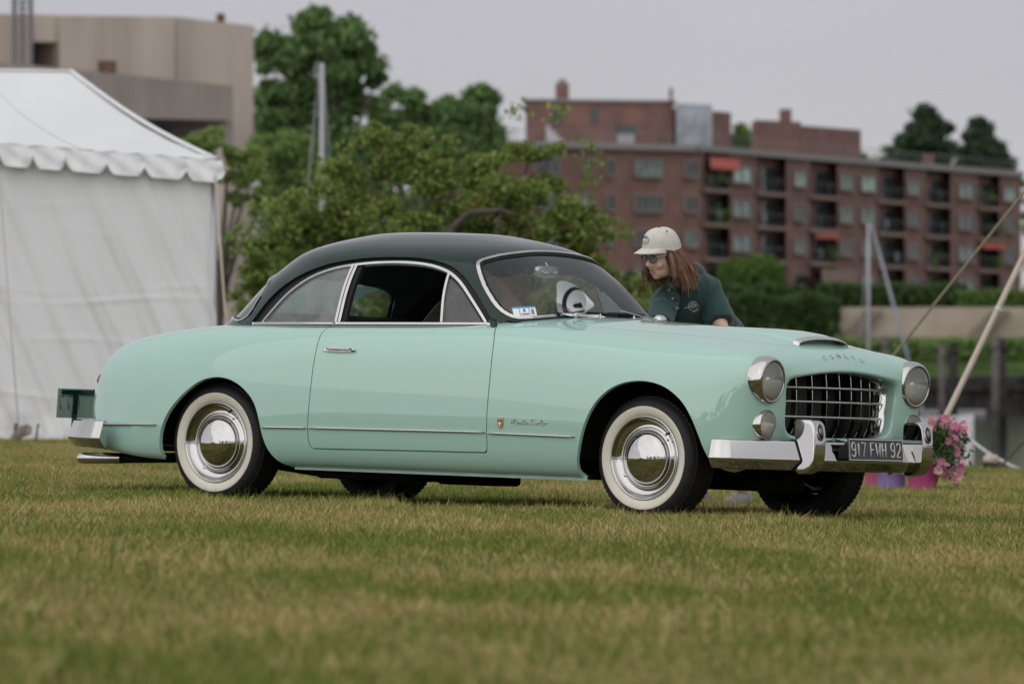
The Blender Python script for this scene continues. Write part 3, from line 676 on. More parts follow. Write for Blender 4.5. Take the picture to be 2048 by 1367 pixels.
for u0, u1, v0, v1, m in ((1105, 1124, 206, 250, M_PANE_D), (1182, 1196, 214, 247, M_PANE_D), (1231, 1272, 250, 291, M_PANE_D)):
    F_ = P1; b = MB(); F_.box(b, F_.s_at(u0), F_.s_at(u1), CAM_Z+(750-v1)/15000*511, CAM_Z+(750-v0)/15000*511, -.05, .05); b.build('penthouse_window', m, apt)
b = MB(); P1.box(b, P1.s_at(1234), P1.s_at(1269), CAM_Z+(750-291)/15000*511, CAM_Z+(750-268)/15000*511, .05, .12); b.build('door_panel', mat('pale_panel', (.36, .35, .34), rough=.5), apt)
b = MB()
for k in range(6):
    P1.box(b, P1.s_at(1092+k*7), P1.s_at(1099+k*7), ROOFZ+.42, CAM_Z+(750-(250+k*7))/15000*509, .3, .9)
b.build('white_stair', mat('white_stair_paint', (.48, .46, .46), rough=.6), apt)
for (F_, u0, u1, z, dz) in ((FR, 1420, 1478, ROOFZ-.25, .72), (FR, 1630, 1676, ROWS[2]+1.58, .22), (FR, 1963, 2008, ROWS[2]+1.5, .28)):
    a0, a1 = F_.s_at(u0), F_.s_at(u1)
    V = [F_.pt(a0, .05, z), F_.pt(a1, .05, z), F_.pt(a1, 1.5, z-dz), F_.pt(a0, 1.5, z-dz)]
    V += [F_.pt(a0, 1.5, z-dz-.2), F_.pt(a1, 1.5, z-dz-.2)]
    mesh_obj('awning', V, [[0, 1, 2, 3], [3, 2, 5, 4]], M_AWN, apt, False)
b = MB(); FR.box(b, FR.s_at(1640), FR.s_at(1712), 6.0, 8.15, .6, 3.4); b.build('entrance_porch', M_BALC, apt)

# ---- hedges and clipped shrubs on the far shore
def hedge(label, u0, u1, v0, v1, Y, depth, lm, n, size, seed, round_=.0, name='hedge', cat='hedge', group=None):
    rg = np.random.default_rng(seed); a = at(u0, v1, Y); c = at(u1, v0, Y); w_ = c[0]-a[0]; h = c[2]-a[2]
    t = empty(name, ((a[0]+c[0])/2, Y, a[2]), label, cat, group)
    # leaves over the clipped faces
    f = rg.random(n); u = rg.uniform(-.5, .5, n); v = rg.random(n); P = np.zeros((n, 3))
    top = f < .35; side = f > .9
    P[:, 0] = u*w_; P[:, 1] = rg.normal(0, size*.25, n); P[:, 2] = v*h
    P[top, 1] = rg.random(top.sum())*depth; P[top, 2] = h+rg.normal(0, size*.18, top.sum())
    P[side, 0] = np.sign(u[side])*w_/2; P[side, 1] = rg.random(side.sum())*depth
    if round_:
        d = rg.normal(size=(n, 3)); d[:, 1] = np.where(rg.random(n) < .8, -abs(d[:, 1]), d[:, 1]); d = np.sign(d)*np.abs(d)**round_; d /= (np.abs(d)**2.4).sum(1)[:, None]**(1/2.4)
        P = d*np.array([w_/2, depth/2, h/2])*rg.uniform(.93, 1.02, n)[:, None]+np.array([0, depth/2, h/2])
    P += rg.normal(0, size*.2, P.shape); P[:, 2] += .06*h*np.sin(P[:, 0]*1.7+seed)*(P[:, 2]/h)
    quads_obj('leaves', leaves(P, size, rg, .7), lm, t)
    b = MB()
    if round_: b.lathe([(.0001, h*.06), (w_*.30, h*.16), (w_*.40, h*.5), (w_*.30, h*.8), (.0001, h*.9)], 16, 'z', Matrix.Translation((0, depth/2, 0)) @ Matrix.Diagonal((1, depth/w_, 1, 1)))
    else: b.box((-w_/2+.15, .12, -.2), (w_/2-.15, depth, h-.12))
    b.build('shade_core', mat('hedge_shade', (.016, .026, .010), rough=.95), t)  # solid core, the hedge's inner shade put into its dark colour
    return t
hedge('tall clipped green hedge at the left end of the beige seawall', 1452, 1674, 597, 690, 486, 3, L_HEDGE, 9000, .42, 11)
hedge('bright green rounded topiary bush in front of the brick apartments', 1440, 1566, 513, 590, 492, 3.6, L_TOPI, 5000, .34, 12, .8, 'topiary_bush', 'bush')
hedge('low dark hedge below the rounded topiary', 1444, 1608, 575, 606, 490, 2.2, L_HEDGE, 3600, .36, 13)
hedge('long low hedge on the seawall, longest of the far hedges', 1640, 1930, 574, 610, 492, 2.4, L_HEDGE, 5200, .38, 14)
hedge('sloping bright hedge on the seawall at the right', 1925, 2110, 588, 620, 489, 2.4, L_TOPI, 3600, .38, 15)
hedge('dark purple leaved shrub between the two low hedges', 1594, 1644, 558, 606, 494, 2, leaf_mat('purple_foliage', (.030, .012, .014), (.075, .030, .032)), 1300, .35, 16, .9, 'purple_shrub', 'shrub')
hedge('green reed band under the beige seawall', 1600, 2120, 684, 716, 481, 2.0, L_MID, 5200, .40, 17, name='bank_hedge')

# ---- trees
tree('broadleaf_tree', 'tall dark broadleaf tree beside the concrete hall', (at(650, 700, 330)[0], 330, 2), lobes_px(330, [(560, 130, 55, 75), (600, 70, 55, 45), (660, 60, 60, 42), (700, 115, 62, 60), (735, 175, 45, 55), (640, 150, 70, 70), (560, 220, 55, 60), (620, 250, 60, 60), (690, 235, 55, 45), (540, 290, 45, 60), (600, 330, 70, 60), (700, 320, 80, 50), (650, 390, 110, 60)]), 52000, .34, L_DARK, .5, limbs=14, seed=21)
tree('broadleaf_tree', 'broad dark tree row end left of the brick apartments', (at(840, 700, 420)[0], 420, 3), lobes_px(420, [(800, 215, 45, 42), (850, 245, 50, 40), (775, 265, 45, 40), (905, 228, 45, 48), (960, 235, 45, 55), (930, 265, 60, 36), (860, 300, 90, 40), (980, 290, 35, 30), (780, 330, 60, 50)]), 48000, .36, L_DARK, .5, limbs=9, seed=22)
tree('small_tree', 'light green arching tree in front of the concrete hall', (at(420, 700, 150)[0], 150, -.6), lobes_px(150, [(380, 285, 38, 24), (430, 292, 45, 28), (490, 312, 40, 30), (505, 360, 32, 42), (450, 345, 28, 18), (478, 402, 26, 16), (400, 330, 40, 30), (515, 405, 18, 30)]), 15000, .11, L_LIGHT, .14, limbs=9, seed=23, shell=.4)
tree('round_tree', 'mid green rounded tree right of the concrete hall', (at(560, 720, 200)[0], 200, -.5), lobes_px(200, [(560, 300, 60, 34), (600, 350, 48, 45), (570, 400, 45, 55), (600, 450, 55, 55), (640, 400, 40, 60), (590, 560, 70, 60), (660, 540, 80, 60)]), 30000, .17, L_MID, .25, seed=24)
bush_l = [(640, 420, 75, 55), (720, 370, 70, 60), (790, 320, 60, 55), (760, 285, 45, 40), (850, 340, 75, 50), (930, 370, 90, 55), (1000, 400, 90, 50), (1080, 400, 60, 50), (1060, 310, 55, 28), (1110, 290, 28, 20), (990, 330, 55, 25), (600, 470, 75, 50), (550, 500, 60, 38), (680, 480, 90, 60), (780, 450, 90, 60), (880, 450, 80, 40), (1000, 470, 90, 45), (1100, 450, 70, 45), (1160, 470, 55, 50), (1195, 510, 45, 50), (1150, 540, 60, 55), (1080, 540, 70, 60), (530, 560, 45, 40), (515, 530, 28, 18), (500, 610, 36, 40), (540, 620, 60, 50), (600, 530, 60, 40), (600, 580, 80, 60), (760, 580, 110, 60), (920, 580, 110, 60), (1215, 570, 35, 40), (1140, 410, 32, 26), (1180, 425, 25, 18), (830, 275, 30, 22), (880, 295, 30, 20), (1280, 600, 45, 60), (1250, 640, 50, 50), (1160, 620, 90, 50)]
bt = tree('maple_bush', 'spreading fresh green maple bush behind the coupe with orange young leaves', (at(900, 800, 86)[0], 86, -1.4), lobes_px(86, bush_l, 1.0), 58000, .060, L_BUSH, .10, limbs=26, seed=25, shell=.25, aspect=.75)
b = MB()
o_ = np.array(bt.location)
b.tube([at(880, 520, 85.2)-o_, at(905, 455, 85)-o_, at(940, 425, 84.9)-o_, at(1000, 420, 84.8)-o_, at(1040, 432, 84.8)-o_], [.05, .045, .038, .03, .018], 8)
b.tube([at(905, 455, 85)-o_, at(890, 520, 85)-o_, at(900, 620, 85.2)-o_], [.04, .045, .05], 8)
b.build('limb', M_BARK, bt, True)
rg = np.random.default_rng(77)          # loose sprigs at the edge of the crown
sp = []
for (u, v) in ((1040, 222), (1118, 226), (1180, 292), (1185, 330), (480, 470), (470, 500), (1175, 368), (560, 410), (1240, 470), (1225, 440), (505, 450), (700, 300), (520, 420)):
    c_ = at(u, v, 86)-o_; k = 26; sp.append(c_+rg.normal(size=(k, 3))*np.array([.09, .09, .05]))
quads_obj('sprigs', leaves(np.concatenate(sp), .085, rg, .75), L_BUSH, bt)['kind'] = 'stuff'
def conifer(label, u, v0, v1, w_, Y, seed, n=5200):
    rg = np.random.default_rng(seed); k = Y/15000; base = at(u, v1, Y); h = (v1-v0)*k; t = empty('conifer', base, label, 'tree')
    P = []
    for i in range(46):
        z = h*(.12+.88*(i/45)**.9); r_ = w_*k*(1-(z/h)**1.5)*rg.uniform(.5, 1.15)+.3; a = rg.uniform(0, 2*np.pi); m = int(n/46)
        s = rg.random(m)**.7; P.append(np.stack([np.cos(a)*r_*s, np.sin(a)*r_*s, z+.06*h*s*rg.uniform(-.3, .5)+0*s], 1)+rg.normal(size=(m, 3))*np.array([.5, .5, .28])*(h/12))
    quads_obj('crown', leaves(np.concatenate(P), .42, rg, .45), L_CONIF, t)
    b = MB(); b.tube([(0, 0, -1), (0, 0, h*.5), (0, 0, h*.98)], [.35, .22, .05], 8); b.build('trunk', M_BARK, t, True)
tree('broadleaf_tree', 'green wooded shore filling the gaps behind the maple bush', (at(760, 700, 455)[0], 455, 3), lobes_px(455, [(560, 560, 50, 70), (525, 460, 45, 60), (530, 600, 60, 70), (600, 470, 80, 90), (700, 430, 80, 80), (800, 400, 80, 80), (880, 440, 80, 90), (780, 520, 120, 100), (950, 480, 70, 110), (650, 580, 120, 80), (900, 580, 120, 80), (1020, 560, 60, 90)]), 32000, .34, L_MID, .4, limbs=6, seed=38)
conifer('broad dark conifer rising behind the brick apartments', 1850, 222, 420, 125, 620, 31, 22000)
conifer('pointed dark conifer at the right end of the apartment roof', 1960, 245, 420, 95, 630, 32, 15000)
conifer('small conifer spreading low beside the pointed one', 1995, 295, 420, 60, 640, 33, 6000)
tree('broadleaf_tree', 'green treetop showing between the two rooftop penthouses', (at(1490, 500, 600)[0], 600, 5), lobes_px(600, [(1480, 285, 30, 30), (1505, 275, 28, 26), (1490, 330, 40, 40)]), 2600, .7, L_MID, .5, limbs=3, seed=34)
tree('broadleaf_tree', 'low green treetop behind the roof railing right of the penthouses', (at(1750, 500, 640)[0], 640, 5), lobes_px(640, [(1745, 330, 40, 26), (1790, 335, 30, 22), (1720, 340, 30, 20)]), 2200, .7, L_MID, .5, limbs=3, seed=35)
tree('broadleaf_tree', 'dark tree filling the gap beyond the right end of the apartments', (at(2080, 600, 590)[0], 590, 5), lobes_px(590, [(2075, 420, 30, 60), (2090, 520, 36, 70), (2070, 580, 30, 40)]), 3500, .6, L_DARK, .4, limbs=4, seed=36)
tree('broadleaf_tree', 'dark bushy crown joining the two conifers above the apartment roof', (at(1900, 420, 625)[0], 625, 6), lobes_px(625, [(1815, 300, 30, 36), (1880, 290, 34, 44), (1920, 318, 34, 28), (1975, 322, 40, 24), (1850, 262, 34, 34), (1950, 285, 24, 26)]), 15000, .40, L_CONIF, .4, limbs=5, seed=39)
tree('dark_shrub', 'dark shrub under the brick apartments behind the woman', (at(1310, 640, 470)[0], 470, .5), lobes_px(470, [(1290, 590, 60, 60), (1360, 620, 60, 50), (1240, 610, 50, 50), (1300, 660, 110, 40)]), 5200, .42, L_HEDGE, .2, limbs=3, seed=37, cat='shrub')

# ---- trees round the field behind the camera, seen only in the paint and chrome
rg = np.random.default_rng(50); lob = []
for x in np.arange(-190, 190, 8.5):
    h = rg.uniform(7, 12) if rg.random() < .75 else rg.uniform(12, 17); y = -62+rg.uniform(-9, 9)
    lob.append(((x, y, h*.5), (rg.uniform(4, 7), 4, h*.52)))
tl_ = quads_obj('treeline', leaves(crown_points(lob, 42000, rg, .4), .9, rg, .8), L_DARK); tag(tl_, 'dark line of trees round the field', 'trees', kind='stuff')

# ---- masts and boats
M_WIRE = mat('rigging_wire', (.20, .21, .21), rough=.5)
M_HULL = mat('white_hull', (.62, .63, .63), rough=.35, vary=.04, scale=2)
def sailboat(label, u, vtop, Y, stays, L=7.0, mast_r=.07, seed=0, jib=None):
    p = at(u, vtop, Y); t = empty('sailboat', (p[0], Y, WZ), label, 'boat', None)
    H = p[2]-WZ; n = 15; V = []
    for i in range(n):
        s = i/(n-1); x = (s-.5)*L; wd = 1.15*(1-abs(2*s-.85)**2.6 if s > .425 else .82+.18*(s/.425)); wd = max(wd, .02); zt = .75+.25*s**2
        for q in (-1, -.8, -.3, .3, .8, 1): V.append((x, q*wd*(1 if abs(q) > .9 else .95), zt if abs(q) == 1 else (.15 if abs(q) == .8 else -.35)))
    F = [[i*6+j, i*6+j+1, (i+1)*6+j+1, (i+1)*6+j] for i in range(n-1) for j in range(5)]+[[i*6+5, i*6, (i+1)*6, (i+1)*6+5] for i in range(n-1)]+[[0, 1, 2, 3, 4, 5], [(n-1)*6+j for j in range(6)][::-1]]
    mesh_obj('hull', V, F, M_HULL, t, False)
    b = MB(); b.box((-.9, -.6, .78), (1.2, .6, 1.2), bevel=.12); b.build('cabin', M_HULL, t)
    b = MB(); b.tube([(0, 0, .7), (0, 0, H*.6), (.0, 0, H)], [mast_r, mast_r, mast_r*.85], 10); b.build('mast', M_MAST, t, True)
    b = MB(); b.tube([(0, 0, 1.55), (-2.7, 0, 1.6)], .05, 8); b.build('boom', M_MAST, t, True)
    for (du, v0, dv, r_) in stays:
        a = at(u+du[0], v0, Y)-np.array([p[0], Y, WZ]); c = at(u+du[1], dv, Y)-np.array([p[0], Y, WZ]); b = MB(); b.tube([a, c], r_, 6); b.build('stay', M_WIRE, t, True)
    if jib:
        a = at(u+jib[0], jib[1], Y)-np.array([p[0], Y, WZ]); c = at(u+jib[2], jib[3], Y)-np.array([p[0], Y, WZ]); b = MB(); b.tube([a, a*.5+c*.5, c], [.035, .062, .05], 10); b.build('furled_jib', mat('furled_sailcloth', (.30, .32, .36), rough=.7, vary=.1, scale=2), t, True)
sailboat('sailboat with tall grey mast behind the maple bush', 644, 126, 130, [((-6, -66), 150, 800, .010), ((-7, -78), 165, 800, .010), ((3, 38), 150, 800, .007), ((4, 52), 150, 800, .007)], mast_r=.055)
sailboat('sailboat with a furled jib and short grey mast right of the bonnet', 1737, 446, 250, [((0, -30), 455, 860, .02)], mast_r=.062, jib=(6, 448, 110, 830))
dk = block('dock', 1842, 1972, 819, 829, 430, 430, mat('pale_dock', (.24, .235, .23), rough=.7, vary=.1, scale=1), 3, 'low pale floating dock at the far side of the harbour', 'dock')

# ---- marquee on the left
M_TENT = mat('white_tent_vinyl', (.71, .72, .725), rough=.55, vary=.03, scale=1.2, coat=.1)
tent = empty('marquee', (at(432, 750, 74)[0], 74, float(ground(-3, 74))), 'white frame marquee with scalloped valance and pleated side wall', 'tent')
TO = np.array(tent.location)
td = np.array([-1., -.12]); td /= np.linalg.norm(td); tn = np.array([td[1], -td[0]])      # along the wall, into the tent
if tn[1] < 0: tn = -tn
def tp(a, d, z): q = np.array([TO[0], TO[1]])+td*a+tn*d; return np.array([q[0], q[1], z])-TO
def eave(a): return 2.80+.075*a
def wall_pt(a, z):
    zt = eave(a)-.10; k = np.clip((zt-z)/2.7, 0, 1)
    sl = a*1.0+1.15*k                                    # folds lean as they fall
    rd = lambda x: 1-2*abs(np.sin(x))**.7
    w_ = .024*rd(sl*7.3+.5*np.sin(a*2.3))+.014*np.sin(sl*11.5+.9*np.sin(z*1.7))*np.sin(a*1.9+.6)+.015*rd(sl*12.7+1.3+.6*np.sin(z*2.1))*np.sin(a*2.7+z)+.007*np.sin(sl*43+.7*np.sin(z*3))
    for zc, am in ((.45, .009), (.97, .006), (1.40, .010), (1.52, .005), (2.05, .005), (2.3, .006)): w_ += am*np.exp(-((z-zc-.05*np.sin(a*2.2+zc*5)-.03*a)/.025)**2)*(.35+.65*np.sin(a*1.7+zc*9)**2)
    w_ += .030*np.sin(a*3.1+2*k)+.05*(k > .93)*(k-.93)*10*np.sin(a*9)
    return w_*(.35+.9*k)+.10*k
na, nz_ = 260, 150
V = []
for i in range(na):
    a = -.005+4.2*i/(na-1)
    zt = eave(a)-.06; zb_ = float(ground(TO[0]+td[0]*a, TO[1]))-.02
    for j in range(nz_):
        z = zt+(zb_-zt)*j/(nz_-1); edge = min(1, a/.10+.15)
        V.append(tp(a-.012*math.sin(z*2.2)*(a < .3), .05-wall_pt(a, z)*edge, z))
mesh_obj('side_wall', V, grid_faces(na, nz_), M_TENT, tent, True)
b = MB(); za = eave(0); zl = eave(4.6)
# far side walls and end wall
b.add([tp(0, .05, za), tp(0, 3.0, za), tp(0, 3.0, -.2), tp(0, .05, -.2)], [[0, 1, 2, 3]]); b.add([tp(0, 3, za), tp(4.5, 3, zl), tp(4.5, 3, -.2), tp(0, 3, -.2)], [[0, 1, 2, 3]]); b.build('end_wall', M_TENT, tent)
RZ = 3.74
n1, n2 = 60, 30; V = []
for i in range(n1):
    s = i/(n1-1)
    for j in range(n2):
        t_ = j/(n2-1); a_e = 4.6*s; a_r = 1.34+(4.6-1.34)*s
        a = a_e*(1-t_)+a_r*t_; z = (eave(a_e)+.02)*(1-t_)+(RZ+.03*s)*t_-.10*math.sin(math.pi*t_)*(1-.5*s)+.006*math.sin(a*26)*(1-t_)**2
        V.append(tp(a, 1.5*t_-.02*(1-t_), z))
mesh_obj('roof', V, grid_faces(n1, n2), M_TENT, tent, True)
V = []
for i in range(24):
    s = i/23
    for j in range(n2):
        t_ = j/(n2-1); d = 3.0*s*(1-t_)+1.5*t_; a = 1.34*t_; z = (eave(0)+.02)*(1-t_)+RZ*t_-.08*math.sin(math.pi*t_); V.append(tp(a-.0, d, z))
mesh_obj('roof_end', V, grid_faces(24, n2), M_TENT, tent, True)
mesh_obj('roof_back', [tp(0, 3, eave(0)), tp(4.6, 3, eave(4.6)), tp(4.6, 1.5, RZ+.03), tp(1.34, 1.5, RZ)], [[0, 1, 2, 3]], M_TENT, tent, False)
b = MB(); pr = []
for t_ in np.linspace(0, 1, 12): pr.append(tp(1.34*t_, 1.5*t_-.01, (eave(0)+.035)*(1-t_)+(RZ+.015)*t_-.07*math.sin(math.pi*t_)))
b.tube(pr, .022, 8); b.tube([tp(1.34, 1.5, RZ+.01), tp(4.6, 1.5, RZ+.04)], .02, 8); b.build('roof_seam', M_TENT, tent, True)
M_SEAM = mat('grey_seam', (.66, .67, .68), rough=.6)
b = MB()
for a_e in (1.35, 2.3):
    P_ = []
    for t_ in np.linspace(0, 1, 14):
        s = a_e/4.6; a = a_e*(1-t_)+(1.34+(4.6-1.34)*s)*t_; P_.append(tp(a, 1.5*t_-.024*(1-t_), (eave(a_e)+.024)*(1-t_)+(RZ+.03*s)*t_-.10*math.sin(math.pi*t_)*(1-.5*s)+.003))
    b.tube(P_, .006, 5)
b.build('roof_welt', M_SEAM, tent, True)
# valance with scallops, lifting at the corner
sc_u = [432, 372, 288, 213, 130, 66, -2, -70, -150, -240]
def a_of_u(u):
    k = (u-1024)/15000; return (TO[0]-k*TO[1])/(k*td[1]-td[0])
sa = [a_of_u(u) for u in sc_u]; sa[0] = -.055
ns = 16; nv = 10; V = []; F = []; base = 0
for q in range(len(sa)-1):
    for i in range(ns):
        f = i/(ns-1); a = sa[q]+(sa[q+1]-sa[q])*f; drop = .125+.095*min(1, math.sin(math.pi*f)*1.9)**.8
        for j in range(nv):
            t_ = j/(nv-1); z = eave(max(a, 0))+.015-drop*t_; out_ = .035+.03*t_+.028*t_*math.sin(math.pi*f)+.012*math.sin(a*31+q)*t_+.010*math.sin(t_*7+a*19)
            V.append(tp(a-(.03*t_ if q == 0 and f < .1 else 0), -out_, z))
    F += (grid_faces(ns, nv)+base).tolist(); base += ns*nv
# return round the corner
for i in range(8):
    f = i/7
    for j in range(nv):
        t_ = j/(nv-1); V.append(tp(-.055-.02*t_, -.04+.4*f, eave(0)+.015-(.16+.10*math.sin(math.pi*f))*t_))
F += (grid_faces(8, nv)+base).tolist()
mesh_obj('valance', V, F, M_TENT, tent, True)
M_GALV = mat('galvanised_pole', (.40, .40, .41), rough=.4, metal=.7)
for a, d in ((.02, .06), (.02, 2.95), (4.4, .06), (4.4, 2.95)): b = MB(); b.tube([tp(a, d, eave(a)-.03), tp(a, d, -.1)], .03, 8); b.build('frame_pole', M_GALV, tent, True)
# guy ropes, stakes
M_ROPE = mat('pale_rope', (.46, .40, .31), rough=.9, vary=.15, scale=60)
M_STRAP = mat('canvas_strap', (.58, .50, .42), rough=.8, vary=.06, scale=8)
M_WOODST = mat('stake_wood', (.10, .085, .065), rough=.9, vary=.3, scale=20)
def rope(name, label, pts, r_, m, cat='rope', flat=None, sag=0.):
    P_ = np.array(pts)
    if len(P_) == 2:
        s = np.linspace(0, 1, 13)[:, None]; P_ = P_[0]*(1-s)+P_[1]*s; P_[:, 2] -= sag*np.sin(math.pi*s[:, 0])
    b = MB(); b.tube(P_-P_[0], r_, 8, True, flat); o = b.build(name, m, None, True); o.location = tuple(P_[0]); return tag(o, label, cat)
def gz(u, Y): return np.array([(u-1024)/15000*Y, Y, float(ground((u-1024)/15000*Y, Y))])
rope('guy_rope', 'thin pale guy rope hanging down the marquee wall at the far left', [at(37, 850, 71.5), at(18, 610, 72.2), at(2, 400, 72.9), at(-6, 318, 73.2)], .0062, M_ROPE)
rope('guy_rope', 'pale guy rope running down beside the right edge of the marquee', [gz(470, 72.5), at(450, 620, 72.8), at(440, 480, 73.3), at(431, 352, 73.9)], .011, M_ROPE)
# coil of spare rope round the stake
st = gz(26, 70.8); t = empty('rope_stake', st, 'wooden stake wound with spare rope at the foot of the marquee', 'stake')
b = MB(); b.tube([(0, 0, -.1), (.03, 0, .20)], .018, 8); b.build('stake', M_WOODST, t, True)
P_ = []
for k in range(140):
    a = k*.42; h = .02+.17*k/140; r_ = .028+.030*math.sin(k/140*math.pi)**1.2+.010*math.sin(k*1.7); P_.append((.012*k/14+r_*math.cos(a), r_*math.sin(a), h))
b = MB(); b.tube(P_, .0075, 6); b.tube([(.13, 0, .19), (.17, -.01, .16), (.16, 0, .11), (.10, -.02, .09)], .016, 7); b.build('rope_coil', mat('grey_brown_rope', (.33, .27, .23), rough=.9, vary=.25, scale=50), t, True)
sp_ = gz(70, 70.2); b = MB(); b.tube([(-.01, 0, -.1), (.028, 0, .20)], .010, 8); b.lathe([(.0001, .205), (.014, .203), (.014, .19), (.009, .188)], 10, 'z', Matrix.Translation((.03, 0, 0))); o = b.build('iron_stake', mat('dark_iron', (.06, .06, .062), rough=.6, metal=.4), None, True); o.location = tuple(sp_); tag(o, 'dark iron stake driven in beside the rope stake', 'stake')
# right side: second tent's lines, its corner pole just out of frame
top_ = np.array([4.73, 60., 2.95])
rope('guy_strap', 'broad pale canvas strap slanting up at the right', [at(1832, 955, 60), at(1893, 830, 60), at(2048, 510, 60), top_], .030, M_STRAP, 'strap', (1, .8))
rope('guy_rope', 'thin brown guy rope slanting up above the far headlight', [gz(1600, 60), at(1795, 700, 60), at(2048, 385, 60), top_+np.array([.02, 0, 0])], .011, mat('brown_rope', (.22, .185, .135), rough=.9))
b = MB(); b.lathe([(.031, -.012), (.036, 0), (.031, .012)], 14, 'x'); o = b.build('strap_tie', mat('white_tie', (.6, .6, .6), rough=.7), None, True); o.location = tuple(at(1997, 618, 60)); o.rotation_euler = (0, R(-62), 0); tag(o, 'small white tie knotted round the broad canvas strap', 'tie')
pl_ = empty('tent_pole', (4.75, 60.05, float(ground(4.75, 60))), 'white tent corner pole holding the strap and rope', 'pole')
b = MB(); b.tube([(0, 0, -.1), (0, 0, 3.1-pl_.location[2])], .03, 10); b.build('pole', M_STRAP, pl_, True)
rope('stake_rope', 'brown rope rising from the stake at the lower right', [gz(1992, 69)+np.array([0, 0, .02]), at(2060, 868, 68), at(2230, 660, 66)], .0105, mat('olive_rope', (.20, .17, .12), rough=.9))
ks = gz(1982, 69.5); t = empty('rope_stake', ks, 'pale rounded stake head tied with rope at the lawn edge', 'stake')
b = MB(); b.lathe([(.0001, .185), (.05, .175), (.075, .15), (.078, .12), (.06, .09), (.045, .05), (.045, -.1)], 20, 'z'); b.build('stake_top', mat('faded_wood', (.46, .38, .31), rough=.8, vary=.2, scale=14), t, True)
b = MB()
for k in range(3): b.tube([(.066*math.cos(a), .066*math.sin(a), .05+.022*k+.006*math.sin(a*2)) for a in np.linspace(0, 2*math.pi, 17)], .012, 6)
b.tube([(-.06, 0, .05), (-.13, -.02, .02), (-.2, 0, .0)], .012, 6); b.tube([(.06, 0, .05), (.10, -.02, .02), (.12, 0, -.01)], .014, 6)
b.build('rope_binding', mat('dark_rope', (.05, .042, .034), rough=.9), t, True)
wp = np.array([at(1932, 868, 75)[0], 75., 0]); wt = empty('white_post', (wp[0], 75, float(ground(wp[0], 75))-.0), 'white dock post at the water edge behind the flowers', 'post')
zt = at(1932, 868, 75)[2]-wt.location[2]
b = MB(); b.box((-.034, -.034, -.2), (.034, .034, zt-.03)); b.build('post', M_HULL, wt); b = MB(); b.box((-.045, -.045, zt-.03), (.045, .045, zt), bevel=.008); b.build('post_cap', M_HULL, wt)
rope('post_rope', 'thick white rope sagging from the white dock post', [at(1934, 874, 75), at(1975, 905, 74.9), at(2020, 930, 74.8), at(2080, 955, 74.7)], .016, mat('white_rope', (.55, .56, .57), rough=.8))
# ================================================================ THE COUPE
M_MINT = mat('mint_paint', (.372, .578, .497), rough=.4, spec=0., coat=1.0, coat_r=.012, coat_ior=1.75)
M_DGREEN = mat('dark_green_paint', (.006, .024, .018), rough=.4, spec=0., coat=1.0, coat_r=.015, coat_ior=1.42)
M_CHROME = mat('chrome', (.53, .52, .505), rough=.05, metal=1.0)
M_SATIN = mat('satin_metal', (.62, .61, .60), rough=.22, metal=1.0, vary=.06, scale=30)
M_BLACK = mat('black_rubber', (.012, .012, .013), rough=.6, spec=.3)
M_CAVITY = mat('underseal', (.012, .011, .010), rough=.9, spec=.1, vary=.4, scale=12)
M_TYRE = mat('tyre_rubber', (.016, .016, .017), rough=.62, spec=.35, vary=.25, scale=40)
M_WWALL = mat('whitewall_rubber', (.70, .66, .56), rough=.55, vary=.05, scale=14)
M_GLASS = glass_mat('window_glass')
M_WSGLASS = glass_mat('windscreen_glass', tint=(.93, .95, .94), haze=.032, gain=1.15, haze_col=(.40, .41, .43))
M_QGLASS = glass_mat('quarter_glass', tint=(.80, .83, .82), haze=.42, haze_col=(.40, .42, .41))  # grey diffuse mix stands for sky reflected in the pane
M_LEATHER = mat('grey_leather', (.085, .088, .094), rough=.45, vary=.2, scale=20, bump=.15, bscale=120)
M_LINER = mat('dark_headlining', (.034, .033, .032), rough=.9)
M_LENS = glass_mat('lamp_glass', tint=(.96, .96, .94), ior=1.35, haze=.11, haze_col=(.80, .80, .77))  # pale diffuse mix added to brighten the lens
M_FLUTE = mat('fluted_glass', (.88, .88, .85), rough=.2, spec=.8)
M_REFL = mat('lamp_reflector', (.74, .74, .70), rough=.35, metal=.7)
M_AMBER = mat('amber_bulb', (.75, .42, .03), rough=.35)
M_RED = mat('red_lamp', (.30, .01, .01), rough=.2, coat=1)
M_WHITE = mat('white_card', (.80, .80, .82), rough=.6, vary=.02, scale=5)
M_INK = mat('black_ink', (.008, .008, .010), rough=.5)
M_PLATE = mat('black_plate', (.012, .012, .013), rough=.35, coat=.3)
M_PLATEGREY = mat('plate_lettering', (.62, .62, .60), rough=.4)
M_ALU = mat('aluminium_rim', (.70, .70, .70), rough=.3, metal=1.)

TH_, SA_, SB_ = 6.65554934e-01, -2.23713815e-02, -2.18180562e-02
def car_axes():
    ex = np.array([math.cos(TH_), -math.sin(TH_), SA_]); ex /= np.linalg.norm(ex)
    ey = np.array([math.sin(TH_), math.cos(TH_), SB_]); ey -= ex*(ex@ey); ey /= np.linalg.norm(ey)
    return ex, ey, np.cross(ex, ey)
CEX, CEY, CEZ = car_axes()
CAR_T = np.array([1.06765821, 36.4522585, -0.705913475+CAM_Z])
CAR_M = Matrix([[*[CEX[i], CEY[i], CEZ[i]], CAR_T[i]] for i in range(3)] + [[0, 0, 0, 1]])
def car_w(p): return CAR_M @ Vector(p)

car = empty('coupe', label='two-tone mint green vintage coupe with dark green roof and whitewall tyres', cat='car')
car.matrix_world = CAR_M
WB = 2.69

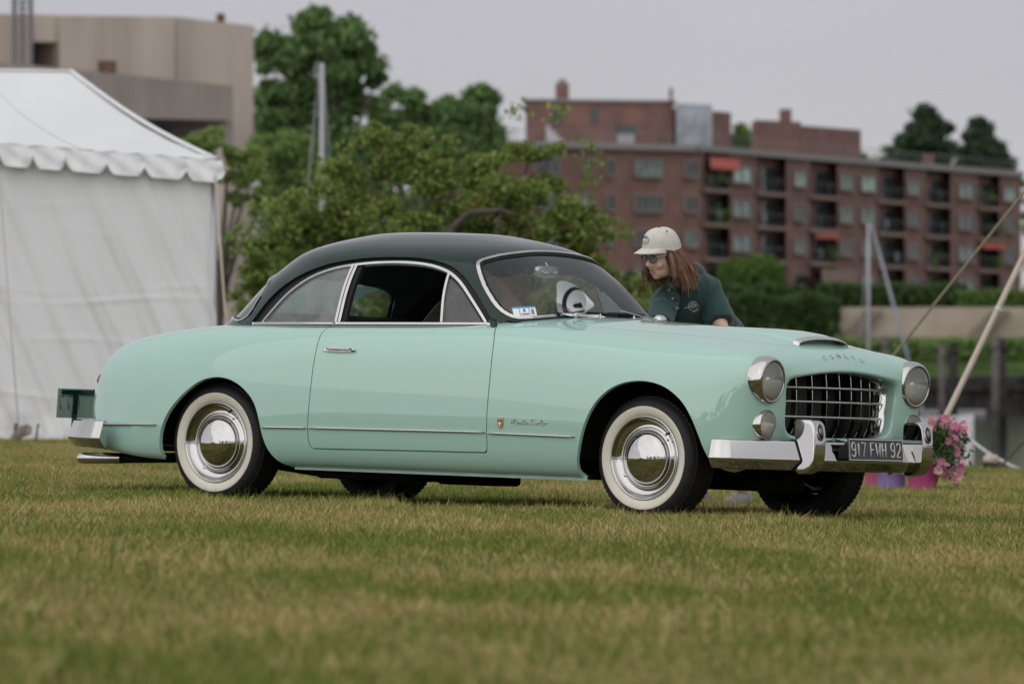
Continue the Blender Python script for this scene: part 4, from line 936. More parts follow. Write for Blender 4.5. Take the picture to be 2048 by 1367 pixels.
# ---- surface tools
def normals_grid(P, closed_v=False):
    du = np.gradient(P, axis=0)
    if closed_v:
        dv = (np.roll(P, -1, 1)-np.roll(P, 1, 1))/2
    else: dv = np.gradient(P, axis=1)
    N = np.cross(du, dv); L = np.linalg.norm(N, axis=-1, keepdims=True)
    return N/np.maximum(L, 1e-9)
def poly_sd(pts, poly, nrm=None):
    """signed distance to a closed polygon, negative inside"""
    P = np.asarray(poly, float); Q = np.roll(P, -1, 0); out_ = np.full(len(pts), 1e9); ins = np.zeros(len(pts), bool); near = np.zeros((len(pts), 2))
    for a, b in zip(P, Q):
        d = b-a; L = d@d
        if L < 1e-14: continue
        t = np.clip(((pts-a)@d)/L, 0, 1)
        v_ = pts-a-t[:, None]*d; q_ = np.hypot(*v_.T); k_ = q_ < out_; out_ = np.where(k_, q_, out_); near[k_] = v_[k_]
        c = (a[1] > pts[:, 1]) != (b[1] > pts[:, 1])
        xs = a[0]+(pts[:, 1]-a[1])*d[0]/(d[1] if abs(d[1]) > 1e-12 else 1e-12)
        ins ^= c & (pts[:, 0] < xs)
    if nrm is not None:                             # length along the skin instead of in the projection
        e_ = near/np.maximum(out_, 1e-9)[:, None]; out_ = out_/np.sqrt(np.clip(1-(e_*nrm).sum(1)**2, .08, 1))
    return np.where(ins, -out_, out_)
def smooth_closed(pts, n=160, rounds=2, keep=()):
    P = np.asarray(pts, float)
    for _ in range(rounds):
        Q = np.roll(P, -1, 0); P = np.stack([.75*P+.25*Q, .25*P+.75*Q], 1).reshape(-1, 2)
    return P
def clip(A, F, g):
    """A: vertex rows (position, normal, ...); keep g <= 0. returns A, F, cut edges"""
    A = np.asarray(A); ins = g <= 0
    F = np.asarray(F) if not isinstance(F, list) else F
    newA = []; n0 = len(A); cache = {}; outF = []; cut = []
    if isinstance(F, np.ndarray):
        cnt = ins[F].sum(1); full = F[cnt == F.shape[1]].tolist(); mixed = F[(cnt > 0) & (cnt < F.shape[1])].tolist()
    else:
        full = []; mixed = []
        for f in F:
            k = sum(ins[i] for i in f)
            if k == len(f): full.append(f)
            elif k: mixed.append(f)
    def cross(a, b):
        k = (a, b) if a < b else (b, a)
        if k not in cache:
            t = g[k[0]]/(g[k[0]]-g[k[1]]); newA.append(A[k[0]]*(1-t)+A[k[1]]*t); cache[k] = n0+len(newA)-1
        return cache[k]
    outF = full
    for f in mixed:
        o = []; c = []
        for i, a in enumerate(f):
            b = f[(i+1) % len(f)]
            if ins[a]: o.append(a)
            if ins[a] != ins[b]:
                v = cross(a, b); o.append(v); c.append(v)
        if len(o) > 2: outF.append(o)
        if len(c) == 2:
            i = o.index(c[0]); j = o.index(c[1])
            cut.append((c[0], c[1]) if (i+1) % len(o) == j else (c[1], c[0]))
    A2 = np.concatenate([A, np.array(newA).reshape(-1, A.shape[1])]) if newA else A
    used = np.zeros(len(A2), bool)
    for f in outF: used[f] = True
    idx = np.cumsum(used)-1
    outF = [[int(idx[i]) for i in f] for f in outF]
    cut = [(int(idx[a]), int(idx[b])) for a, b in cut if used[a] and used[b]]
    return A2[used], outF, cut
def boundary(F):
    cnt = {}
    for f in F:
        for i, a in enumerate(f):
            b = f[(i+1) % len(f)]; cnt[(a, b)] = cnt.get((a, b), 0)+1
    return [e for e in cnt if (e[1], e[0]) not in cnt]
def rim(A, F, edges, depth):
    """fold the given boundary edges inwards along the surface normal"""
    V = A[:, :3].tolist(); F = list(F); mp_ = {}
    def low(i):
        if i not in mp_:
            V.append((A[i, :3]-A[i, 3:6]*depth).tolist()); mp_[i] = len(V)-1
        return mp_[i]
    for a, b in edges: F.append([b, a, low(a), low(b)])
    return np.array(V), F
def loops_of(edges):
    nx_ = {a: b for a, b in edges}; res = []
    while nx_:
        a = next(iter(nx_)); L = [a]; b = nx_.pop(a)
        while b in nx_ and b != a: L.append(b); b = nx_.pop(b)
        res.append(L)
    return res
def surf_part(name, A, F, mat_, parent, offset=0., depth=.01, sharp_rim=True, rim_edges=None):
    A = A.copy(); A[:, :3] += A[:, 3:6]*offset
    E = boundary(F) if rim_edges is None else rim_edges
    if sharp_rim:                                  # own vertices on the fold keep the shading of the skin clean
        V, F2 = rim(A, F, [], depth); V = V.tolist(); F2 = list(F2); hi = {}; lo = {}
        for a, b in E:
            for i in (a, b):
                if i not in hi:
                    V.append(A[i, :3].tolist()); hi[i] = len(V)-1
                    V.append((A[i, :3]-A[i, 3:6]*depth).tolist()); lo[i] = len(V)-1
            F2.append([hi[b], hi[a], lo[a], lo[b]])
        V = np.array(V)
    else: V, F2 = rim(A, F, E, depth)
    return mesh_obj(name, V, F2, mat_, parent, True)

# ---- lower body
PB = body_grid(430, 88)
NB = normals_grid(PB)
if NB[200, 40, 1] > 0: NB = -NB
fB = grid_faces(*PB.shape[:2])
# outward winding
_p = PB.reshape(-1, 3); _f = fB[len(fB)//2-60]
if np.cross(_p[_f[1]]-_p[_f[0]], _p[_f[2]]-_p[_f[0]]) @ NB.reshape(-1, 3)[_f[0]] < 0: fB = fB[:, ::-1]
AB = np.concatenate([_p, NB.reshape(-1, 3)], 1)

ARCH_R = [(-3.022,.10),(-3.022,.230),(-3.015,.323),(-2.979,.411),(-2.913,.488),(-2.831,.556),(-2.74,.606),(-2.652,.624),(-2.56,.617),(-2.480,.589),(-2.409,.542),(-2.366,.494),(-2.340,.431),(-2.328,.386),(-2.313,.328),(-2.289,.270),(-2.263,.232),(-2.225,.201),(-2.17,.178),(-2.15,.10)]
ARCH_F = [(-.366,.10),(-.362,.230),(-.335,.336),(-.301,.446),(-.250,.541),(-.178,.611),(-.098,.650),(.004,.667),(.105,.657),(.192,.627),(.275,.570),(.330,.496),(.368,.414),(.392,.349),(.420,.285),(.47,.24),(.60,.20),(.60,.10)]
DOOR = [(-1.955,.640,.905),(-1.998,.69,.885),(-2.016,.725,.855),(-2.014,.752,.825),(-2.008,.781,.760),(-2.006,.808,.629),(-2.013,.816,.487),(-2.022,.812,.385),(-2.020,.805,.325),(-2.010,.795,.284),(-1.99,.795,.281),(-1.518,.796,.287),(-.92,.797,.292),(-.892,.797,.294),(-.893,.814,.409),(-.889,.816,.516),(-.885,.803,.676),(-.906,.756,.825),(-.945,.70,.89),(-.975,.640,.913)]
def q_of(P): return P[:, 2]+.6*(.82-np.abs(P[:, 1]))
def side_fields(P):
    xz = P[:, [0, 2]]; side = np.abs(P[:, 1]) > .45
    ga = np.minimum(poly_sd(xz, smooth_closed(ARCH_R, rounds=2)), poly_sd(xz, smooth_closed(ARCH_F, rounds=2)))
    ga = np.where(side | (P[:, 2] > .72), ga, .5)
    dq = np.array([(x, z+.6*(.82-y)) for x, y, z in DOOR])
    gd = poly_sd(np.stack([P[:, 0], q_of(P)], 1), smooth_closed(dq, rounds=1))
    gd = np.where(np.abs(P[:, 1]) > .45, gd, .5)
    return ga, gd
HOOD = [(-.70, 0), (-.69, -.25), (-.655, -.44), (-.63, -.495), (-.585, -.512), (-.243, -.503), (.10, -.475), (.366, -.433), (.455, -.375), (.50, -.29), (.522, -.20), (.530, -.1), (.533, 0)]
HOODP = np.array(HOOD + [(x, -y) for x, y in HOOD[-2:0:-1]])
ga, gd = side_fields(AB[:, :3])
gh = np.where((AB[:, 2] > .72), poly_sd(AB[:, :2], smooth_closed(HOODP, rounds=1)), .5)
GAP = .0028
# body shell: outside arches, doors, bonnet
A1, F1, c1 = clip(np.concatenate([AB, ga[:, None], gd[:, None], gh[:, None]], 1), fB, -ga)
A2, F2, c2 = clip(A1, F1, GAP-A1[:, 7])
A3, F3, c3 = clip(A2, F2, GAP*.8-A2[:, 8])
for s_ in (-1, 1):                              # lamp apertures
    for cy, cz, rr in ((.596, .684, .098), (.600, .474, .066)):
        g_ = rr-np.hypot(A3[:, 1]-s_*cy, A3[:, 2]-cz); g_ = np.where(A3[:, 0] > .45, g_, -.5)
        A3, F3, _c = clip(A3, F3, g_)
surf_part('body', A3, F3, M_MINT, car, depth=.022)
for sgn in (-1, 1):
    Ad, Fd, _ = clip(AB, fB, np.where(AB[:, 1]*sgn > 0, gd, .5)+GAP)
    door = surf_part('door', Ad, Fd, M_MINT, car, depth=.02)
    if sgn < 0: door_near = door
    else: door_far = door
Ah, Fh, _ = clip(AB, fB, gh+GAP*.8)
hood = surf_part('bonnet', Ah, Fh, M_MINT, car, depth=.015)

near_side = (_p[:, 1] < -.3)
def side_y(x, z, S=AB[near_side], k=8):
    """near-side skin: y and normal at (x, z)"""
    d = (S[:, 0]-x)**2+(S[:, 2]-z)**2 + np.where(S[:, 5] > .85, 1, 0)
    i = np.argpartition(d, k)[:k]
    a = np.stack([np.ones(k), S[i, 0]-x, S[i, 2]-z], 1)
    c = np.linalg.lstsq(a, S[i, 1], rcond=None)[0]
    nn = S[i, 3:6].mean(0)
    return c[0], nn/np.linalg.norm(nn)
def strip_side(x0, x1, z0, z1, h, proud, n=40, S=None, taper=False):
    """half-round moulding along the flank"""
    V = []; prof = [(-.5, 0), (-.42, .7), (-.15, 1), (.15, 1), (.42, .7), (.5, 0)]
    for i in range(n):
        t = i/(n-1); x = x0+(x1-x0)*t; z = z0+(z1-z0)*t
        y, nn = side_y(x, z) if S is None else side_y(x, z, S)
        k = 1. if not taper else min(1, (t*n+.6)/3, ((1-t)*n+.6)/3)
        for a, b in prof:
            V.append((x+nn[0]*b*proud, y+nn[1]*b*proud-nn[1]*.001*0, z+a*h*k+nn[2]*b*proud))
    m = len(prof); F = [[i*m+j, i*m+j+1, (i+1)*m+j+1, (i+1)*m+j] for i in range(n-1) for j in range(m-1)]
    F += [list(range(m)), [(n-1)*m+j for j in range(m)][::-1]]
    return np.array(V), F
def flipy(V): V = np.array(V, float); V[:, 1] *= -1; return V
def both(name, V, F, mat_, parent=None, smooth=True, parents=None):
    a = mesh_obj(name, V, F, mat_, parents[0] if parents else parent or car, smooth)
    b = mesh_obj(name, flipy(V), [f[::-1] for f in F], mat_, parents[1] if parents else parent or car, smooth)
    return a, b
M_TRIM = mat('stainless_trim', (.55, .54, .52), rough=.14, metal=1.0)
for x0, x1, z0, z1 in ((-3.49, -3.035, .364, .373), (-2.318, -2.030, .380, .384), (-.884, -.352, .390, .386)):
    both('side_moulding', *strip_side(x0, x1, z0, z1, .0135, .011, 30, taper=True), M_TRIM)
both('door_moulding', *strip_side(-2.016, -.898, .385, .393, .0135, .011, 50, taper=True), M_TRIM, parents=(door_near, door_far))
# door handles: recessed oval escutcheon with a bar
for sgn, dpar in ((-1, door_near), (1, door_far)):
    b = MB(); V0 = []; n = 40
    for ring, (kx, kz, off) in enumerate(((1, 1, .0), (1, 1, .006), (.93, .72, .008), (.86, .48, .002))):
        for j in range(n):
            a = 2*math.pi*j/n
            x = -1.857+kx*(.080*np.sign(math.cos(a))*min(1, abs(math.cos(a))*1.25)+.024*math.cos(a)); z = .772+.0145*kz*math.sin(a)
            y, nn = side_y(x, z); V0.append((x+nn[0]*off, y+nn[1]*off, z+nn[2]*off))
    F0 = [[r*n+j, r*n+(j+1) % n, (r+1)*n+(j+1) % n, (r+1)*n+j] for r in range(3) for j in range(n)]+[[3*n+j for j in range(n)]]
    b.add(V0, F0)
    P_ = []
    for x in np.linspace(-1.935, -1.79, 14):
        y, nn = side_y(x, .773); P_.append((x, y+nn[1]*.014, .773+nn[2]*.014))
    b.tube(P_, .0062, 8)
    y, nn = side_y(-1.765, .773); b.tube([(-1.765, y, .773), (-1.765, y-.016, .775)], .010, 14)
    if sgn > 0: b.V = [flipy(v) for v in b.V]; b.F = [f[::-1] for f in b.F]
    b.build('door_handle', M_SATIN, dpar, True)
# sill flange
b = MB()
for sgn in (-1, 1):
    b.box((-2.175, -.003, -.0005), (-.345, .003, .026), Matrix.Translation((0, sgn*.712, .176)))
b.build('sill_flange', mat('pale_mint_sill', (.36, .52, .46), rough=.45, vary=.1, scale=10), car)

# ---- greenhouse
PG = gh_grid(110, 620); NG = normals_grid(PG, True)
NG[-1] = (0, 0, 1)
if NG[30, 155, 1] > 0: NG = -NG
fG = grid_faces(110, 620, closed=True)
_pg = PG.reshape(-1, 3); _f = fG[30*620+155]
if np.cross(_pg[_f[1]]-_pg[_f[0]], _pg[_f[2]]-_pg[_f[0]]) @ NG.reshape(-1, 3)[_f[0]] < 0: fG = fG[:, ::-1]
AG = np.concatenate([_pg, NG.reshape(-1, 3)], 1)
SIDEWIN = [(-2.512,.899),(-2.464,.953),(-2.366,1.044),(-2.291,1.095),(-2.195,1.147),(-2.068,1.185),(-1.967,1.202),(-1.837,1.216),(-1.720,1.223),(-1.596,1.223),(-1.472,1.214),(-1.378,1.194),(-1.311,1.168),(-1.238,1.120),(-1.157,1.044),(-1.083,.967),(-1.040,.918),(-1.028,.900),(-1.06,.893),(-2.0,.893),(-2.49,.892)]
GUTTER = [(-2.592,.888),(-2.586,.904),(-2.515,.998),(-2.420,1.075),(-2.294,1.144),(-2.133,1.196),(-1.974,1.223),(-1.790,1.239),(-1.573,1.241),(-1.417,1.224),(-1.321,1.195),(-1.229,1.140),(-1.126,1.049),(-1.045,.958),(-1.00,.905),(-.99,.885),(-1.5,.882),(-2.2,.882)]
WSCREEN = [(0,.974),(-.092,.976),(-.20,.974),(-.327,.968),(-.44,.958),(-.533,.947),(-.573,.945),(-.592,.967),(-.596,1.012),(-.580,1.087),(-.550,1.154),(-.519,1.203),(-.495,1.226),(-.457,1.243),(-.361,1.268),(-.193,1.288),(-.08,1.293),(0,1.294)]
RWIN = [(0,.925),(-.35,.92),(-.50,.908),(-.548,.90),(-.562,.918),(-.560,.95),(-.548,.985),(-.529,1.05),(-.490,1.105),(-.40,1.137),(-.2,1.155),(0,1.16)]
def sym(P): return np.array(list(P)+[(-y, z) for y, z in P[-2:0:-1]])
SW = smooth_closed(SIDEWIN, rounds=1); GU = smooth_closed(GUTTER, rounds=1); WS = smooth_closed(sym(WSCREEN), rounds=1); RW = smooth_closed(sym(RWIN), rounds=1)
xz = AG[:, [0, 2]]; yz = AG[:, [1, 2]]
is_side = np.abs(AG[:, 1]) > .40
g_sw = np.where(is_side, poly_sd(xz, SW), .6); g_gu = np.where(is_side, poly_sd(xz, GU), .6)
g_ws = np.where(AG[:, 0] > -1.45, poly_sd(yz, WS, AG[:, 4:6]), .6); g_rw = np.where(AG[:, 0] < -2.2, poly_sd(yz, RW, AG[:, 4:6]), .6)
# (front glass also lies in the side projection: keep the two apart)
front = AG[:, 3] > .75; rear = (AG[:, 3] < -.72)
g_sw = np.where(front | rear, np.maximum(g_sw, .05), g_sw); g_gu = np.where(front | rear, np.maximum(g_gu, .03), g_gu)
g_all = np.minimum(np.minimum(g_gu, g_ws), g_rw)
Ar, Fr, _ = clip(AG, fG, -g_all)
roof = surf_part('roof', Ar, Fr, M_DGREEN, car, depth=.020)
# inner headlining
Ai = Ar.copy(); Ai[:, :3] -= Ai[:, 3:6]*.028
mesh_obj('headlining', Ai, [f[::-1] for f in Fr], M_LINER, car, True)
def gh_sub(*conds):
    flat = []
    for c_ in conds: flat += c_ if isinstance(c_, list) else [c_]
    conds = flat
    A, F = np.concatenate([AG, np.stack(conds, 1)], 1), fG
    for k in range(len(conds)):
        A, F, _ = clip(A, F, A[:, 6+k])
    return A, F
for sgn in (-1, 1):
    msk = -AG[:, 1]*sgn
    # door frame strip in black, recess shade under the gutter put into its colour
    A, F = gh_sub(msk, g_gu-.004, -(g_sw+.002))
    surf_part('frame_shade_band', A, F, M_BLACK, car, offset=-.016, depth=.02)
    # bright window frame
    A, F = gh_sub(msk, g_sw, -(g_sw+.0118))
    surf_part('window_frame', A, F, M_CHROME, car, offset=-.003, depth=.02)
    # panes: rear quarter and vent wing (the door glass is wound down on the near side)
    xq = AG[:, 0]; zz = AG[:, 2]
    gq = xq-(-1.965+.035*(zz-.92)/.29)           # behind the B pillar
    gv = -(xq-(-1.306-.028*(zz-.92)/.25))         # ahead of the wing pillar
    A, F = gh_sub(msk, g_sw+.012, gq); mesh_obj('quarter_glass', A[:, :3]-A[:, 3:6]*.014, F, M_QGLASS, car, True)
    A, F = gh_sub(msk, g_sw+.012, gv); mesh_obj('vent_glass', A[:, :3]-A[:, 3:6]*.014, F, glass_mat('vent_glass', tint=(.84, .87, .86), haze=.15, haze_col=(.40, .41, .40)) if sgn < 0 else M_GLASS, car, True)
    # pillars
    for xo, wd, sl in ((-1.949, .017, .035), (-1.971, .015, .035)):
        gp = [xq-(xo+sl*(zz-.92)/.29)-wd/2, -(xq-(xo+sl*(zz-.92)/.29))-wd/2]
        A, F = gh_sub(msk, g_sw, gp); surf_part('door_pillar_trim', A, F, M_CHROME, car, offset=-.002, depth=.016)
    gp = [xq-(-1.306-.028*(zz-.92)/.25)-.0065, -(xq-(-1.306-.028*(zz-.92)/.25))-.0065]
    A, F = gh_sub(msk, g_sw+.004, gp); surf_part('vent_pillar_trim', A, F, M_CHROME, car, offset=-.002, depth=.016)
    gp = [xq-(-1.928+.035*(zz-.92)/.29)-.012, -(xq-(-1.928+.035*(zz-.92)/.29))-.012]
    A, F = gh_sub(msk, g_sw+.006, gp); surf_part('door_pillar_seal', A, F, M_BLACK, car, offset=-.012, depth=.02)
    # rubber lip round the vent wing
    A, F = gh_sub(msk, g_sw+.0145, gv, -(g_sw+.021)); surf_part('vent_seal', A, F, M_BLACK, car, offset=-.006, depth=.014)
# windscreen and rear screen
for nm, g_, wid, gm in (('windscreen', g_ws, .017, M_WSGLASS), ('rear_screen', g_rw, .012, M_GLASS)):
    A, F = gh_sub(g_, -(g_+wid)); surf_part(nm+'_surround', A, F, M_CHROME, car, offset=.006, depth=.02)
    A, F = gh_sub(g_+wid-.001, -(g_+wid+.012)); surf_part(nm+'_rubber', A, F, M_BLACK, car, offset=-.001, depth=.012)
    A, F = gh_sub(g_+wid+.004); mesh_obj(nm, A[:, :3]-A[:, 3:6]*.007, F, gm, car, True)
# belt moulding under the side glass
SG_near = AG[(AG[:, 1] < -.3)]
def belt_pts(xs):
    o = []
    for x in xs:
        z = .8905+.0262*np.clip((x+2.56)/1.56, 0, 1)
        y, nn = side_y(x, z+.012, SG_near); o.append((x, y-.004, z))
    return np.array(o)
for xa, xb in ((-2.56, -1.962), (-1.957, -.985)):
    P_ = belt_pts(np.linspace(xa, xb, 40)); V = []
    for p in P_:
        for a, b_ in ((.006, -.014), (-.010, -.012), (-.014, -.006), (-.014, .006), (-.010, .011), (.010, .012)):
            V.append(p+np.array([0, a, b_]))
    m = 6; F = [[i*m+j, i*m+j+1, (i+1)*m+j+1, (i+1)*m+j] for i in range(39) for j in range(m-1)]+[list(range(m)), [39*m+j for j in range(m)][::-1]]
    both('belt_moulding', V, F, M_CHROME)
# A-pillar feet (dark green ends running down onto the cowl)
V, F = tube([(-1.005, -.650, .935), (-.985, -.665, .915), (-.965, -.678, .893), (-.955, -.685, .878)], [.020, .018, .014, .007], 10, True, (1, .7))
both('pillar_foot', V, F, M_DGREEN)

# ---- grille
lip = PB[-2]            # last but one ring of the skin, already inside the opening
def gz_x(y): return .640-.41*y*y
b = MB()
cav = []
ring = PB[-1]
b.add(np.concatenate([ring+np.array([.0, 0, 0]), ring*np.array([0, .98, .98])+np.array([.36, 0, .012])]), grid_faces(2, len(ring)).tolist())
b.box((.34, -.46, .40), (.362, .46, .76))
b.build('grille_cavity', M_INK, car)
def opening_z(y):       # top and bottom of the opening at y
    P = ring; near = P[np.abs(P[:, 1]-y) < .012]
    return near[:, 2].min(), near[:, 2].max()
for z, yl in ((.655, .412), (.588, .420), (.515, .414)):
    ys = np.linspace(-yl, yl, 33); b = MB(); b.tube([(gz_x(y)+.006, y, z-.004*0) for y in ys], .0062, 10); b.build('grille_bar', M_CHROME, car, True)
for y in np.arange(-3, 4)*.101:
    z0, z1 = opening_z(y); b = MB(); n = 16; V = []
    for z in np.linspace(z0-.004, z1+.004, n):
        x = gz_x(y)-.016-.55*max(0, (.505-z))*abs(.505-z)*6-.012*((z-.58)/.15)**2
        V += [(x, y-.0024, z), (x, y+.0024, z), (x-.03, y+.0024, z), (x-.03, y-.0024, z)]
    F = [[i*4+j, i*4+(j+1) % 4, (i+1)*4+(j+1) % 4, (i+1)*4+j] for i in range(n-1) for j in range(4)]
    b.add(V, F); b.build('grille_slat', M_CHROME, car)
# bright liner inside the opening with a dark outer seal
R0 = PB[-6].copy(); R1 = PB[-3].copy()
def ring_scale(Rg, k, dx):
    c = np.array([0, 0, .585]); Q = Rg.copy(); Q[:, 1] *= k; Q[:, 2] = .585+(Q[:, 2]-.585)*k; Q[:, 0] += dx; return Q
def full_ring(Q): return Q
RR = [ring_scale(PB[-8], .985, .004), ring_scale(PB[-8], .968, .006), ring_scale(PB[-1], .985, -.0), ring_scale(PB[-1], .93, -.07)]
RR = [np.asarray(q) for q in RR]
nR = len(RR[0])
mesh_obj('grille_liner', np.concatenate([ring_scale(PB[-1], .986, .036), ring_scale(PB[-1], .966, .030), ring_scale(PB[-1], .95, -.09)]), grid_faces(3, nR).tolist(), M_CHROME, car, True)
mesh_obj('grille_seal', np.concatenate([ring_scale(PB[-5], 1.001, .003), ring_scale(PB[-5], .996, .008), ring_scale(PB[-4], .993, .004), ring_scale(PB[-1], .992, .02)]), grid_faces(4, nR).tolist(), M_BLACK, car, True)

# ---- lamps
def lamp(name, c, R_, depth, lens_r, bulge, tilt, amber=False, sgn=-1):
    M_ = Matrix.Translation(c) @ Matrix.Rotation(R(tilt), 4, 'Y') @ Matrix.Rotation(R(-3*sgn), 4, 'Z')
    b = MB(); b.lathe([(R_*.97, -.03), (R_*.995, -.01)]+[(lens_r*1.03+(R_-lens_r*1.03)*math.cos(a_)**.75, depth*math.sin(a_)**.9) for a_ in np.linspace(0, math.pi/2, 12)]+[(lens_r*1.005, depth*.93), (lens_r*.99, depth*.7)], 64, 'x', M_)
    o = b.build(name, M_CHROME, car, True)
    b = MB(); b.lathe([(lens_r*1.0, depth*.80), (lens_r*.92, depth*.80+bulge*.30), (lens_r*.75, depth*.80+bulge*.62), (lens_r*.5, depth*.80+bulge*.86), (lens_r*.25, depth*.80+bulge*.97), (0.0001, depth*.80+bulge)], 48, 'x', M_)
    b.build('lens', M_LENS, o, True)
    b = MB()             # moulded flutes behind the glass, lower bright streaks put into their near-white colour
    for k in range(-8, 9):
        y = k*lens_r*.105; h = math.sqrt(max(1e-5, lens_r**2*.86-y*y))
        b.tube([xf([(depth*.84+bulge*.45*(1-(y*y+zz_*zz_)/lens_r**2), y, zz_)], M_)[0] for zz_ in np.linspace(-h, h*.1, 7)], lens_r*.034, 6)
    b.build('lens_flutes', M_FLUTE, o, True)
    b = MB(); b.lathe([(lens_r*.99, depth*.6), (lens_r*.85, depth*.2), (lens_r*.6, -.02), (lens_r*.3, -.04), (.0001, -.045)], 40, 'x', M_)
    b.build('reflector', M_REFL, o, True)
    b = MB(); b.lathe([(.0001, depth*.55), (lens_r*.16, depth*.50), (lens_r*.24, depth*.2), (lens_r*.24, -.02)], 16, 'x', M_)
    b.build('bulb', M_AMBER if amber else M_REFL, o, True)
    return o
for s in (-1, 1):
    lamp('headlight', (.612, s*.596, .684), .1165, .047, .093, .030, 4, sgn=s)
    lamp('fog_lamp', (.606, s*.600, .474), .074, .034, .0655, .030, 0, amber=True, sgn=s)

# ---- bumpers
def sweep_bumper(path, prof, mat_, name):
    """path: (x, y) half plan from centre outwards, prof: (out, z)"""
    H = np.array(path); P = np.concatenate([H[::-1]*np.array([1, -1]), H[1:]])
    # rounded corners
    Q = [P[0]]
    for i in range(1, len(P)-1):
        a, b_, c_ = P[i-1], P[i], P[i+1]; d0 = (a-b_)/np.linalg.norm(a-b_); d1 = (c_-b_)/np.linalg.norm(c_-b_)
        r_ = min(.035, .4*np.linalg.norm(a-b_), .4*np.linalg.norm(c_-b_))
        for t in np.linspace(0, 1, 6):
            Q.append((1-t)**2*(b_+d0*r_)+2*t*(1-t)*b_+t*t*(b_+d1*r_))
    Q.append(P[-1]); Q = np.array(Q)
    T = np.gradient(Q, axis=0); T /= np.linalg.norm(T, axis=1)[:, None]
    Nn = np.stack([T[:, 1], -T[:, 0]], 1)
    if Nn[len(Nn)//2, 0] < 0: Nn = -Nn
    return Q, Nn
def bumper(name, path, prof, sx=1):
    Q, Nn = sweep_bumper(path, prof, None, name); V = []; m = len(prof)
    for q, nn in zip(Q, Nn):
        for o_, z in prof: V.append((sx*(q[0]+nn[0]*o_), q[1]+nn[1]*o_, z))
    k = len(Q); F = [[i*m+j, i*m+(j+1) % m, (i+1)*m+(j+1) % m, (i+1)*m+j] for i in range(k-1) for j in range(m)]
    F += [list(range(m))[::-1], [(k-1)*m+j for j in range(m)]]
    o = mesh_obj(name, V, F, M_CHROME, car, False)
    md = o.modifiers.new('bevel', 'BEVEL'); md.width = .004; md.segments = 3; md.limit_method = 'ANGLE'; md.angle_limit = R(25)
    o.data.polygons.foreach_set('use_smooth', [True]*len(o.data.polygons))
    md2 = o.modifiers.new('wn', 'WEIGHTED_NORMAL'); md2.keep_sharp = False
    return o
FPATH = [(.770, 0), (.768, -.30), (.752, -.42), (.515, -.765), (.488, -.786), (.458, -.792)]
BPROF = [(-.012, .398), (.004, .403), (.018, .396), (.045, .312), (.043, .300), (.006, .262), (-.012, .258), (-.016, .30)]
fb = bumper('front_bumper', FPATH, BPROF)
RPATH = [(3.885, 0), (3.865, -.30), (3.79, -.53), (3.555, -.735), (3.44, -.785), (3.37, -.785)]
rb = bumper('rear_bumper', RPATH, [(o_, z-.015) for o_, z in BPROF], -1)
FQ, FN = sweep_bumper(FPATH, BPROF, None, '')
def bumper_at(y, o_, z):
    k = FQ[:, 1] > .2; q = FQ[k]; n_ = FN[k]; yy_ = q[:, 1]+n_[:, 1]*o_; i = np.argsort(yy_)
    return (np.interp(y, yy_[i], (q[:, 0]+n_[:, 0]*o_)[i]), z)
# overriders with a round recess each
def overrider(yc, x0, sx, nm):
    prof = [(.000, .490), (.004, .503), (.05, .508), (.092, .504), (.112, .484), (.120, .45), (.123, .40), (.124, .34), (.118, .29), (.10, .262), (.06, .243), (.02, .240), (.0, .262)]
    hw = .044; V = []; m = len(prof)
    c = np.array([.06, .375]); yy = [(-1, .90), (-.985, .965), (-.90, .998), (-.3, 1.0), (.3, 1.0), (.90, .998), (.985, .965), (1, .90)]
    for a, k in yy:
        for x, z in prof:
            q = c+(np.array([x, z])-c)*k; V.append((x0+sx*q[0], yc+a*hw, q[1]))
    F = [[i*m+j, i*m+(j+1) % m, (i+1)*m+(j+1) % m, (i+1)*m+j] for i in range(len(yy)-1) for j in range(m)]
    F += [list(range(m))[::-1], [(len(yy)-1)*m+j for j in range(m)]]
    o = mesh_obj(nm, V, F, M_CHROME, car, True)
    md = o.modifiers.new('sub', 'SUBSURF'); md.levels = 2; md.render_levels = 2
    return o
for s in (-1, 1):
    o = overrider(s*.445, .715, 1, 'overrider')
    M_ = Matrix.Translation((.715+.1145, s*.445, .446)) @ Matrix.Rotation(R(-12), 4, 'Y') @ Matrix.Diagonal((1, .86, 1.35, 1))
    b = MB(); b.lathe([(.0335, -.004), (.0325, .0045), (.028, .006), (.0265, .0065)], 32, 'x', M_); b.build('lamp_rim', M_CHROME, o, True)
    b = MB(); b.lathe([(.0275, .0052), (.0274, .0062), (.0001, .0058)], 32, 'x', M_); b.build('lamp_recess', M_INK, o, True)
    b = MB(); b.lathe([(.0145, .006), (.012, .010), (.006, .0125), (.0001, .013)], 24, 'x', M_); b.build('indicator_lens', M_LENS if False else mat('dull_lens', (.16, .15, .14), rough=.15, coat=1), o, True)
    V = []
    for q in ((-.008, .401), (.005, .405), (.020, .397), (.047, .312), (.045, .299), (.007, .260)):
        x_, z_ = bumper_at(.491, *q); V.append((x_, s*.491, z_))
    b = MB(); b.tube(V, .0048, 8); b.build('overrider_seal', M_BLACK, o, True)

